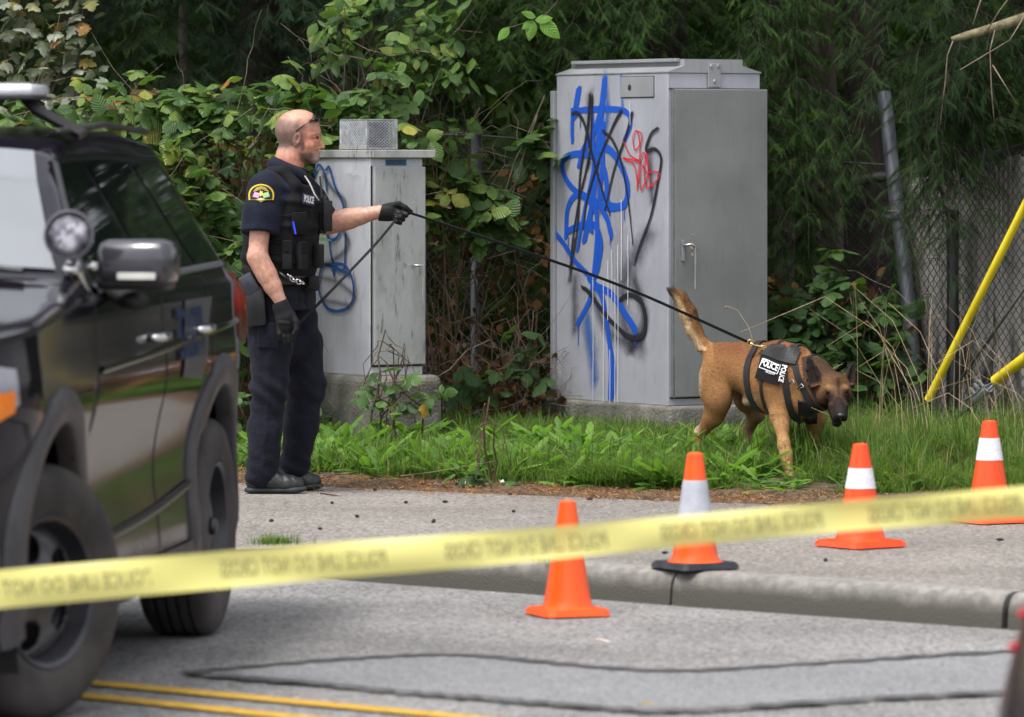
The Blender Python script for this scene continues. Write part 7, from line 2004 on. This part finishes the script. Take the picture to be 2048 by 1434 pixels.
# ---- leash: hand to dog, and the slack end to the hip
M_LEASH = clothmat('black_leash_webbing', (.010, .011, .014), rough=.7, fold=.1, sheen=.02)
lp = catmull([tuple(W(800, 425, .075)), tuple(W(822, 427, .08)), tuple(W(1000, 487, .16)), tuple(W(1250, 577, .30)), tuple(np.array(P(1500, 686, 25.30)))], 14)
le = empty('dog_leash', tuple(W(822, 427, .08))); tag(le, 'long black leash running taut from the gloved hand to the dog harness', 'leash')
def build_leash():
    def strap(name, pts, w=.0135, t=.004):
        pts = [np.array(p, float) for p in pts]; V = []; n = len(pts)
        for i, p in enumerate(pts):
            tt = pts[min(i+1, n-1)]-pts[max(i-1, 0)]; tt /= np.linalg.norm(tt)
            # web lies tilted: wide side mostly vertical, twisting slowly
            a = np.cross(tt, [0, 1., 0]); a /= np.linalg.norm(a); b_ = np.cross(tt, a)
            th = .35+.5*math.sin(i*.09); u_ = a*math.cos(th)+b_*math.sin(th); v_ = np.cross(tt, u_)
            for (sx, sy) in ((-1, -1), (1, -1), (1, 1), (-1, 1)): V.append(p+u_*w/2*sx+v_*t/2*sy)
        Fc = [(4*i+k, 4*i+(k+1) % 4, 4*i+4+(k+1) % 4, 4*i+4+k) for i in range(n-1) for k in range(4)]+[(0, 1, 2, 3), (4*n-1, 4*n-2, 4*n-3, 4*n-4)]
        mb = MB(); mb.add(V, Fc); mb.build(name, M_LEASH)
    strap('webbing', lp)
    strap('webbing', catmull([tuple(W(800, 428, .078)), tuple(W(786, 446, .07)), tuple(W(740, 500, .04)), tuple(W(632, 613, -.06)), tuple(W(600, 645, -.08))], 10), .014)
    mb = MB(); c_ = [np.array(P(x, y, 25.28)) for x, y in ((1500, 686), (1507, 690), (1516, 692), (1526, 695), (1538, 697))]
    mb.tube(c_, [.006, .004, .007, .005, .004], 8); ring = [c_[0]+np.array([.012*math.cos(t), 0, .016*math.sin(t)]) for t in np.linspace(0, 6.28, 13)]; mb.tube(ring, .0028, 6)
    ring = [c_[3]+np.array([.018*math.cos(t), 0, .009*math.sin(t)]) for t in np.linspace(0, 6.28, 13)]; mb.tube(ring, .003, 6); mb.build('brass_clip', mat_flat('brass', (.65, .48, .22), .25, 1), smooth=True)
reparent(le, build_leash)
# ------------------------------------------------------------------ police dog
from mathutils.bvhtree import BVHTree
DD = 25.3; DS = F/DD
def G_(px, py, dy=0.0): return np.array([(px-1024)/DS, DD+dy, CH-(py-HY)/DS])
dog = empty('dog', (float(G_(1500, 0)[0]), 25.2, .03), 0, 'tan shepherd dog with black face mask in a black harness, stepping out of the grass', 'dog')
dloc = np.array(dog.location)
S = SDF(G_(1320, 995, -.62), G_(1725, 560, .56), .0068)
K1 = .045
# trunk
S.chain([G_(1455, 738, .24), G_(1500, 745, .15), G_(1545, 758, .06), G_(1580, 768, -.02)], [.092, .098, .122, .135], K1)
S.ell(G_(1562, 768, .02), (.125, .16, .160), K1); S.ell(G_(1600, 790, -.08), (.085, .10, .115), K1); S.ell(G_(1538, 760, .06), (.12, .15, .14), K1)
S.ell(G_(1448, 735, .26), (.085, .10, .095), K1); S.chain([G_(1436, 712, .28), G_(1500, 706, .16), G_(1560, 706, .04), G_(1592, 712, -.03)], [.045, .045, .05, .055], K1)
S.ell(G_(1580, 740, -.09), (.06, .07, .11), .04)        # near shoulder blade
S.ell(G_(1500, 803, .10), (.030, .035, .026), .02)      # sheath
# neck
S.chain([G_(1590, 745, -.05), G_(1622, 755, -.15), G_(1645, 765, -.22)], [.115, .095, .078], .04); S.cone(G_(1610, 790, -.14), G_(1640, 790, -.22), .08, .06, .04)
# legs
def lg(p, r, k=.02, **kw): S.chain(p, r, k, **kw)
S.ell(G_(1432, 772, .19), (.072, .07, .120), .05); S.ell(G_(1440, 800, .16), (.056, .055, .080), .04)
lg([G_(1440, 800, .17), G_(1432, 835, .20), G_(1408, 870, .27)], [.058, .044, .027], .03); lg([G_(1404, 872, .28), G_(1399, 905, .26), G_(1398, 925, .24)], [.026, .022, .024]); lg([G_(1400, 930, .24), G_(1410, 934, .18)], [.028, .026])
S.ell(G_(1405, 866, .285), (.022, .028, .024), .01)
S.ell(G_(1500, 790, .34), (.07, .07, .10), .04); lg([G_(1508, 800, .34), G_(1520, 835, .34), G_(1506, 868, .42)], [.060, .038, .025], .03); lg([G_(1504, 870, .42), G_(1505, 900, .40), G_(1507, 922, .38)], [.023, .020, .023]); lg([G_(1508, 926, .37), G_(1518, 930, .32)], [.027, .025])
lg([G_(1572, 775, -.08), G_(1560, 822, -.10)], [.075, .055], .04); lg([G_(1560, 822, -.10), G_(1560, 850, -.14), G_(1564, 885, -.18), G_(1570, 925, -.22)], [.045, .033, .029, .024], .02)
S.ell(G_(1552, 838, -.09), (.030, .032, .030), .02); S.ell(G_(1568, 905, -.20), (.032, .033, .034), .015); lg([G_(1570, 925, -.22), G_(1576, 952, -.25)], [.026, .027], .015)
for dx, dyy in ((-7.5, -.01), (-2.5, -.035), (3.5, -.035), (9, -.015)):
    S.chain([G_(1577+dx*.5, 955, -.26), G_(1580+dx, 962, -.29+dyy), G_(1581+dx*1.15, 969, -.315+dyy)], [.018, .0165, .0135], .005)
S.ell(G_(1578, 962, -.27), (.032, .035, .022), .012)
lg([G_(1612, 800, .02), G_(1632, 840, .02)], [.065, .046], .04); lg([G_(1632, 840, .02), G_(1624, 880, .03), G_(1618, 915, .02), G_(1616, 930, .0)], [.040, .031, .024, .026], .02); S.ell(G_(1617, 936, -.02), (.032, .045, .022), .012)
# tail
S.chain([G_(1436, 712, .27), G_(1410, 694, .31), G_(1392, 664, .33), G_(1381, 632, .34), G_(1366, 602, .335), G_(1352, 590, .33), G_(1339, 584, .325)], [.036, .032, .037, .041, .033, .019, .006], .015)
S.warp(lambda x, y, z: .0025*wav(x, y, z, 60, 51))
VA, QA = S.mesh(); VA = relax(VA, QA, 2, .5)
# head on a finer grid (joined into the same mesh)
HD = np.array([.10, -.93, -.35]); HD /= np.linalg.norm(HD)
def head_sdf(h):
    S = SDF(G_(1590, 860, -.62), G_(1725, 695, -.06), h)
    S.chain([G_(1622, 755, -.15), G_(1645, 765, -.22)], [.095, .078], .04); S.cone(G_(1625, 785, -.18), G_(1645, 790, -.24), .07, .055, .04)
    c = G_(1660, 768, -.27)
    S.ell(c, (.074, .085, .068), .02); S.ell(G_(1661, 757, -.31), (.056, .055, .042), .02)
    for s in (-1, 1): S.ell(G_(1662+s*20, 786, -.28), (.036, .055, .040), .03)     # cheeks
    for s in (-1, 1): S.ell(G_(1666+s*14.5, 771.5, -.345), (.021, .018, .014), .012)    # brows
    S.cone(G_(1665, 782, -.33), G_(1667, 804, -.42), .046, .037, .025); S.cone(G_(1667, 804, -.42), G_(1668, 820, -.485), .036, .029, .015)
    for s in (-1, 1): S.chain([G_(1666+s*10, 806, -.40), G_(1667.5+s*8.5, 826, -.47)], [.023, .018], .012)   # flews
    S.cone(G_(1661, 812, -.36), G_(1663, 836, -.44), .034, .020, .02); S.ell(G_(1662, 838, -.44), (.020, .026, .011), .015)
    S.chain([G_(1652, 831, -.50), G_(1668, 830.5, -.54), G_(1680, 829, -.50)], [.0055, .006, .0055], .005, sub=True)
    S.chain([G_(1647, 828, -.43), G_(1655, 832, -.49)], [.004, .0055], .004, sub=True)
    S.ell(G_(1668.5, 821, -.505), (.021, .017, .015), .006)                           # nose pad
    for s in (-1, 1): S.ell(G_(1668.5+s*5.5, 823, -.523), (.0045, .006, .0036), .002, sub=True)
    for s in (-1, 1): S.ell(G_(1666+s*16.2, 783, -.352), (.0145, .014, .010), .007, sub=True)
    # ears: cupped triangles
    def ear(b, t, w, open_dir, k=.012):
        b = np.array(b); t = np.array(t); ax = t-b; L = np.linalg.norm(ax); ax /= L; o = np.array(open_dir, float); o -= ax*(o@ax); o /= np.linalg.norm(o); sd_ = np.cross(ax, o)
        for f0, f1 in ((0, .3), (.3, .6), (.6, .85), (.85, 1.0)):
            w0 = w*(1-f0**1.5)+.004; w1 = w*(1-f1**1.5)+.004
            S.sections([(b+ax*L*f0, tuple(sd_), tuple(o), w0, w0*.55+.004), (b+ax*L*f1, tuple(sd_), tuple(o), w1, w1*.55+.004)], k, p=2.0)
        S.chain([b+ax*L*.18+o*w*.75, b+ax*L*.55+o*w*.55, b+ax*L*.86+o*w*.22], [w*.62, w*.42, w*.12], .006, sub=True)
    ear(G_(1627, 768, -.295), G_(1611, 709, -.27), .036, (-.25, -1, -.1))
    ear(G_(1688, 764, -.27), G_(1701, 722, -.21), .038, (.55, -1, -.1))
    return S
SHd = head_sdf(.0042); VB, QB = SHd.mesh(); VB = relax(VB, QB, 1, .5)
def dogcol(V):
    px = (V[:, 0])*F/DD+1024; py = HY-(V[:, 2]-CH)*F/DD; dy = V[:, 1]-DD
    n = wav(V[:, 0], V[:, 1], V[:, 2], 34, 61); n2 = wav(V[:, 0], V[:, 1], V[:, 2], 120, 62)
    sm = lambda a, b, x: np.clip((x-a)/(b-a), 0, 1)
    c = np.tile([.275, .138, .056], (len(V), 1))
    def mixc(m, col):
        m = np.clip(m, 0, 1)[:, None]; c[:] = c*(1-m)+np.array(col)*m
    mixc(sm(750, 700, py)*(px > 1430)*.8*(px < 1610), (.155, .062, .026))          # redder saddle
    mixc(sm(-.2, .9, n)*.28, (.42, .235, .115)); mixc(sm(.1, .9, n2)*.12, (.22, .09, .035))
    mixc(sm(770, 830, py)*(px > 1470)*(px < 1600)*.5, (.50, .28, .13))
    mixc(sm(1408, 1397, px+(py-800)*.02)*(py > 735)*(py < 870), (.66, .52, .36))     # cream breeches
    mixc(np.exp(-((px-1500)**2+(py-803)**2)/130.0)*(dy < .2)*.9, (.60, .52, .42))
    mixc(np.exp(-((px-1478)**2+(py-790)**2)/160.0)*.7, (.14, .08, .06)*1 if False else (.16, .09, .06))
    mixc((px > 1480)*(px < 1545)*(py > 800)*(dy > .22)*.8, (.24, .15, .085))            # far hind leg: its shade put in as a greyer coat colour
    mixc((px > 1550)*(px < 1600)*sm(860, 900, py)*.35, (.50, .30, .15)); mixc(sm(958, 968, py)*(px > 1560)*.6, (.42, .33, .24))
    # tail
    tl = (px < 1418)*(py < 705)
    if True:
        cx = np.interp(py, [584, 590, 602, 632, 664, 694, 712], [1339, 1352, 1366, 1381, 1392, 1410, 1432])
        under = sm(3, -6, px-cx)
        mixc(tl*under*.9, (.62, .46, .28)); mixc(tl*(1-under)*sm(690, 640, py)*.65, (.13, .065, .03)); mixc(tl*sm(1362, 1346, px)*.95, (.02, .014, .012))
    # head
    hd = (px > 1600)*(dy < -.16)*(py > 700)*(py < 860)
    mixc(hd*.85, (.105, .055, .032))
    q = np.clip(np.exp(-((px-1666)**2/250.0+(py-806)**2/700.0)), 0, 1)
    mask = np.maximum(sm(.35, .6, q), sm(796, 804, py)*(px > 1630))
    mask = np.maximum(mask, np.exp(-(((px-1650)**2+(py-787)**2)/170.0)*.8)*1.1); mask = np.maximum(mask, np.exp(-(((px-1683)**2+(py-785)**2)/170.0)*.8)*1.1)
    mask = np.maximum(mask, (sm(5, 2.5, np.abs(px-1667))*sm(745, 752, py)*.75))     # dark stripe
    mask = np.maximum(mask, sm(752, 738, py)*.65)
    brow = np.maximum(np.exp(-((px-1646)**2/150.0+(py-764)**2/75.0)), np.exp(-((px-1686)**2/120.0+(py-762)**2/75.0)))
    mask = mask*(1-brow*.85)
    mixc(hd*np.clip(mask, 0, 1)*.95, (.014, .010, .010))
    mixc(hd*brow*.85, (.33, .19, .085))
    for (b0, t0, w0) in ((G_(1627, 768, -.295), G_(1611, 711, -.26), .050), (G_(1688, 764, -.27), G_(1701, 722, -.21), .046)):
        ax = t0-b0; L0 = np.linalg.norm(ax); ax = ax/L0; q0 = V-b0; f0 = np.clip(q0@ax/L0, 0, 1); dist = np.linalg.norm(q0-ax*(f0*L0)[:, None], axis=1)
        mixc(sm(w0*1.0, w0*.8, dist+w0*.35*f0)*sm(-.05, .12, q0@ax/L0)*.95, (.017, .012, .011))
    nose = (dy < -.495)*(py < 829)*(py > 814); mixc(hd*nose, (.012, .012, .014))
    mixc(hd*(py > 829)*(px > 1630)*.9, (.016, .013, .013))
    mixc(hd*np.exp(-((px-1610)**2+(py-790)**2)/300.)*.4, (.30, .14, .06))
    return c
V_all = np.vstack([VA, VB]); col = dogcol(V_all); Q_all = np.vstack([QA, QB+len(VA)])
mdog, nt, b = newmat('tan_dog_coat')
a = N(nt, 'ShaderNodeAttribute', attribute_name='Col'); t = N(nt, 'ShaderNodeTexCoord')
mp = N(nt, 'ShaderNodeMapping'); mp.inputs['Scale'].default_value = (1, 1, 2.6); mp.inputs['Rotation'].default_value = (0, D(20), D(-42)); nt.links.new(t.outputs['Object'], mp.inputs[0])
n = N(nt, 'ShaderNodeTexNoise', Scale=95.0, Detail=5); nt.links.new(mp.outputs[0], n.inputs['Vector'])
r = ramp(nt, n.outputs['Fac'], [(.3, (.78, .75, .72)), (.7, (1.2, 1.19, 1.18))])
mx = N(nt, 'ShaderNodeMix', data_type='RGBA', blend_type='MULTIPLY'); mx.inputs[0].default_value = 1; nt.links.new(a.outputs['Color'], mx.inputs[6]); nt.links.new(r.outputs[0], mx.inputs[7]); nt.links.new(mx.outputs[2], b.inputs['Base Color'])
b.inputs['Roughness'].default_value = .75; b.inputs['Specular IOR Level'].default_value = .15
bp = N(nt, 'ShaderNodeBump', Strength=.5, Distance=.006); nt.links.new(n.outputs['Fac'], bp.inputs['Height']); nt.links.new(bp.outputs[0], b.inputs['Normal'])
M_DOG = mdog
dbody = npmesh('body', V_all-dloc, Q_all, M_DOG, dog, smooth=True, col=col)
bvh = BVHTree.FromPolygons([tuple(v) for v in V_all], [tuple(int(i) for i in q) for q in Q_all])
# fur
g = np.random.default_rng(8)
me = dbody.data; nvv = len(V_all); nrm = np.empty(nvv*3, dtype=np.float32); me.vertices.foreach_get('normal', nrm); nrm = nrm.reshape(-1, 3)
ctr = np.array([tuple(p) for p in (G_(1640, 770, -.3),)])[0]
bk = np.array([-.62, .60, -.42])
nh = 64000; idx = g.integers(0, nvv, nh); p = V_all[idx]; nn = nrm[idx]
px = p[:, 0]*DS+1024; py = HY-(p[:, 2]-CH)*DS
onhead = (px > 1612) & (p[:, 1] < DD-.2)
onnose = onhead & (p[:, 1] < DD-.44)
legm = (py > 845)
flow = np.where(onhead[:, None], (p-G_(1668, 822, -.5))*6+np.array([0, .5, .2]), np.where(legm[:, None], np.array([-.1, .1, -1.]), bk))
tail = (px < 1422) & (py < 700); flow = np.where(tail[:, None], np.array([-.35, 0, .8]), flow)
flow = flow+g.normal(0, .22, (nh, 3)); flow = flow-nn*(flow*nn).sum(1)[:, None]*.9; flow /= np.linalg.norm(flow, axis=1)[:, None]+1e-9
d_ = flow+nn*g.uniform(.18, .42, nh)[:, None]; d_ /= np.linalg.norm(d_, axis=1)[:, None]
L = np.where(onhead, .006, np.where(legm, .0055, .012))*g.uniform(.6, 1.3, nh); L = np.where(tail, .026*g.uniform(.5, 1.2, nh), L); L = np.where((px < 1408) & (py > 740), .024*g.uniform(.5, 1.1, nh), L)
keep = ~onnose; p, nn, d_, L, idx = p[keep], nn[keep], d_[keep], L[keep], idx[keep]; nh = len(p)
sd_ = np.cross(d_, nn); sd_ /= np.linalg.norm(sd_, axis=1)[:, None]+1e-9
w = .0016; V = np.stack([p-sd_*w-nn*.001, p+sd_*w-nn*.001, p+d_*L[:, None]], 1).reshape(-1, 3)
hc = np.repeat(col[idx]*g.uniform(.82, 1.2, nh)[:, None], 3, axis=0)
npmesh('fur', V-dloc, np.arange(nh*3).reshape(-1, 3), M_DOG, dog, col=np.clip(hc, 0, 1))
# eyes, nose, claws
M_EYE = mat_flat('dog_eye', (.010, .005, .003), .12, spec=.35)
for s, x in ((-1, 1650.2), (1, 1682)):
    mb = MB(); c_ = G_(x, 783, -.347)-dloc; mb.lathe([(.0100*math.sin(t), -.0100*math.cos(t)) for t in np.linspace(.05, 3.09, 12)], c_, 16); mb.build('eye', M_EYE, dog, smooth=True)
S = SDF(G_(1658, 835, -.56), G_(1680, 808, -.46), .0028); S.ell(G_(1668.5, 820.5, -.508), (.0205, .016, .0138), .005); S.ell(G_(1668.5, 827, -.505), (.006, .012, .010), .004)
for s in (-1, 1): S.ell(G_(1668.5+s*5.2, 822.5, -.526), (.0045, .007, .0036), .002, sub=True)
V, Q = S.mesh(); npmesh('nose', relax(V, Q, 1)-dloc, Q, mat_noise('wet_black_nose', (.010, .010, .012), (.03, .03, .034), scale=300, rough=.25, bump=.4, bscale=400, bdist=.001), dog, smooth=True)
mb = MB()
for dx in (-9, -3, 4, 10.5): mb.tube([G_(1581+dx, 969, -.335)-dloc, G_(1581.5+dx*1.05, 973, -.352)-dloc, G_(1582+dx*1.05, 976, -.358)-dloc], [.005, .004, .0015], 6); mb.build('claw', mat_flat('dark_claw', (.03, .028, .028), .3), dog, smooth=True); mb = MB()
# ---- harness from rays on the body
H_ = empty('harness'); H_.parent = dog
M_HAR = clothmat('black_harness_nylon', (.008, .008, .010), rough=.55, fold=.2, spec=.35)
M_HARP = clothmat('black_harness_panel', (.005, .005, .008), rough=.8, fold=.1)
def cast(px, py, off):
    o = Vector((0, 0, CH)); d = Vector(((px-1024)/F, 1, -(py-HY)/F)).normalized(); r = bvh.ray_cast(o, d)
    if r[0] is None: return None
    return np.array(r[0])+np.array(r[1])*off if r[1].dot(d) < 0 else np.array(r[0])-np.array(r[1])*off
def ring(name, c, u, v, width, off=.008, R=.5, rmax=9, n=56, a0=0, a1=2*math.pi, mat=None, thick=.005):
    c = np.array(c); u = np.array(u, float); u /= np.linalg.norm(u); v = np.array(v, float); v -= u*(u@v); v /= np.linalg.norm(v); w_ = np.cross(u, v)
    rad = []
    for k in (-1, 0, 1):
        rr = []
        for i in range(n):
            a = a0+(a1-a0)*i/n if a1-a0 > 6.2 else a0+(a1-a0)*i/(n-1)
            d = u*math.cos(a)+v*math.sin(a); o = c+w_*k*width/2+d*R; h = bvh.ray_cast(Vector(o), Vector(-d)); rr.append(R-h[3]+off if h[0] is not None and h[3] < R-.01 else np.nan)
        rr = np.array(rr); m = np.isnan(rr); rr[m] = np.interp(np.flatnonzero(m), np.flatnonzero(~m), rr[~m]) if (~m).any() else .1
        if a1-a0 > 6.2: rr = np.array([np.median(rr[[(i+j) % n for j in (-2, -1, 0, 1, 2)]]) for i in range(n)]); rr = np.array([(rr[i-1]+rr[i]*2+rr[(i+1) % n])/4 for i in range(n)])
        rr = np.minimum(rr, rmax); rad.append(rr)
    V = []; clo = a1-a0 > 6.2
    for i in range(n):
        a = a0+(a1-a0)*i/n if clo else a0+(a1-a0)*i/(n-1); d = u*math.cos(a)+v*math.sin(a); r_ = max(rad[0][i], rad[1][i], rad[2][i])*.5+np.mean([rad[k][i] for k in range(3)])*.5
        for k, tt in ((-1, 0), (1, 0), (1, -thick), (-1, -thick)): V.append(c+w_*k*width/2+d*(rad[k+1][i]*.5+r_*.5+tt+.002)-dloc)
    m = n if clo else n-1
    Fc = [(4*i+k, 4*i+(k+1) % 4, 4*((i+1) % n)+(k+1) % 4, 4*((i+1) % n)+k) for i in range(m) for k in range(4)]
    mb = MB(); mb.add(V, Fc); return mb.build(name, mat or M_HAR, H_, smooth=False, auto=.7)
fwd = np.array([.743, -.669, 0]); rgt = np.array([-.669, -.743, 0]); up_ = np.array([0, 0, 1.])
ring('girth_strap', G_(1527, 752, .09), rgt+fwd*.12, up_-fwd*.10, .036, .010)
ring('thin_strap', G_(1562, 765, .02), rgt+fwd*.05, up_+fwd*.05, .014, .008)
ring('shoulder_strap', G_(1590, 770, -.05), rgt*1.0+fwd*.35, up_-fwd*.18, .034, .009, R=.4, rmax=.185)
ring('collar', G_(1622, 776, -.150), rgt*.8+fwd*.40+np.array([0, 0, -.35]), up_*.8-fwd*.42, .034, .008, R=.35)
ring('thin_collar', G_(1634, 768, -.195), rgt*.8+fwd*.35+np.array([0, 0, -.35]), up_*.8-fwd*.3, .014, .006, R=.3)
# back panel + side panel as patches
def cpatch(name, fn, nu, nv_, off, mat, thick=.006):
    rows = []
    for i in range(nu+1):
        r_ = []
        for j in range(nv_+1):
            x, y = fn(i/nu, j/nv_); q = cast(x, y, off); r_.append(q)
        rows.append(r_)
    flat = [q for r_ in rows for q in r_ if q is not None]
    last = flat[0]
    for r_ in rows:
        for j in range(len(r_)):
            if r_[j] is None: r_[j] = last
            last = r_[j]
    A_ = np.array(rows)
    for _ in range(2): A_[1:-1, 1:-1] = (A_[:-2, 1:-1]+A_[2:, 1:-1]+A_[1:-1, :-2]+A_[1:-1, 2:])/4
    bm = bmesh.new(); k = nv_+1; vv = [bm.verts.new(tuple(p-dloc)) for r_ in A_ for p in r_]
    for i in range(nu):
        for j in range(nv_): bm.faces.new((vv[i*k+j], vv[i*k+j+1], vv[(i+1)*k+j+1], vv[(i+1)*k+j]))
    bmesh.ops.recalc_face_normals(bm, faces=bm.faces[:])
    if sum(f.normal.y for f in bm.faces) > 0: bmesh.ops.reverse_faces(bm, faces=bm.faces[:])
    bmesh.ops.solidify(bm, geom=bm.faces[:], thickness=thick)
    me = bpy.data.meshes.new(name); bm.to_mesh(me); bm.free(); o = link(name, me, mat, H_); me.shade_smooth_by_angle(.6) if hasattr(me, 'shade_smooth_by_angle') else None; return o
quad = lambda bl, br, tr, tl: (lambda u, v: tuple((np.array(bl)*(1-u)+np.array(br)*u)*(1-v)+(np.array(tl)*(1-u)+np.array(tr)*u)*v))
cpatch('side_panel', quad((1513, 757), (1558, 770), (1584, 716), (1528, 700)), 12, 10, .014, M_HARP)
cpatch('back_panel', quad((1520, 712), (1594, 732), (1600, 702), (1534, 696)), 12, 6, .018, M_HAR)
M_WL = mat_flat('white_harness_lettering', (.72, .72, .74), .5)
def ray_text(name, body, size, cx, cy, ax, off, xs=1.0, bold=.02, shear=0, squash=None):
    """text laid out in pixels around (cx,cy), ax = unit direction of the baseline (dx,dy down)"""
    o = text_mesh(name, body, size, None, M_WL, H_, xs=xs, bold=bold, extrude=.0, shear=shear)
    ax = np.array(ax, float); ax /= np.linalg.norm(ax); ay = np.array([ax[1], -ax[0]])
    for v in o.data.vertices:
        q = np.array([cx, cy])+ax*v.co.x+ay*v.co.y; p_ = cast(q[0], q[1], off)
        if p_ is None: p_ = G_(q[0], q[1], -.05)
        v.co = tuple(p_-dloc)
    return o
tx = ray_text('harness_lettering', 'POLICE', 17, 1543, 733.5, (1, .30), .0225, xs=.66, bold=.03, shear=.1)
ray_text('harness_lettering', 'POLICE', 14, 1569, 748, (-.28, 1), .0225, xs=.70, bold=.035)
ray_text('harness_small_lettering', 'POLICE K9', 5, 1545, 748, (1, .25), .0225, xs=.8, bold=.02)
# outline box round the main word
def rline(pts, w, off):
    V = []; L_ = []
    for a, b_ in zip(pts[:-1], pts[1:]): L_ += [np.array(a)*(1-t)+np.array(b_)*t for t in np.linspace(0, 1, 6, endpoint=False)]
    L_.append(np.array(pts[-1])); n = len(L_)
    for i, p_ in enumerate(L_):
        t = L_[min(i+1, n-1)]-L_[max(i-1, 0)]; t = t/np.linalg.norm(t); q = np.array([-t[1], t[0]])*w/2
        for s in (1, -1):
            c_ = cast(*(p_+q*s), off); V.append((c_ if c_ is not None else G_(p_[0], p_[1], -.05))-dloc)
    mb = MB(); mb.add(V, [(2*i, 2*i+1, 2*i+3, 2*i+2) for i in range(n-1)]); mb.build('lettering_frame', M_WL, H_)
rline([(1522.5, 738), (1530, 722), (1566, 733), (1559, 749), (1522.5, 738)], 1.3, .0226)
# padded handle on the back
mb = MB(); mb.tube([G_(1530, 700, .0)-dloc, G_(1546, 692, -.01)-dloc, G_(1566, 694, -.04)-dloc, G_(1582, 706, -.07)-dloc, G_(1594, 716, -.09)-dloc], [1, 1.3, 1.4, 1.2, .8], 10, flat=(.034, .02)); mb.build('handle', M_HAR, H_, smooth=True)
mb = MB()
for cx, cy, r_ in ((1605, 752, .011), (1601, 752, .011)): pass
for (a, b_) in (((1582, 768), (1594, 764)), ((1599, 777), (1612, 772))):
    p0 = cast(*a, .016); p1 = cast(*b_, .016)
    if p0 is not None and p1 is not None:
        p2 = (p0+p1)/2+np.array([.004, -.004, .020]); mb.tube([p0-dloc, p1-dloc, p2-dloc, p0-dloc], .0028, 6)
mb.build('buckle', M_CHROME, H_, smooth=True)
cpatch('chest_pad', quad((1598, 848), (1634, 846), (1630, 808), (1598, 800)), 8, 8, .012, M_HARP)
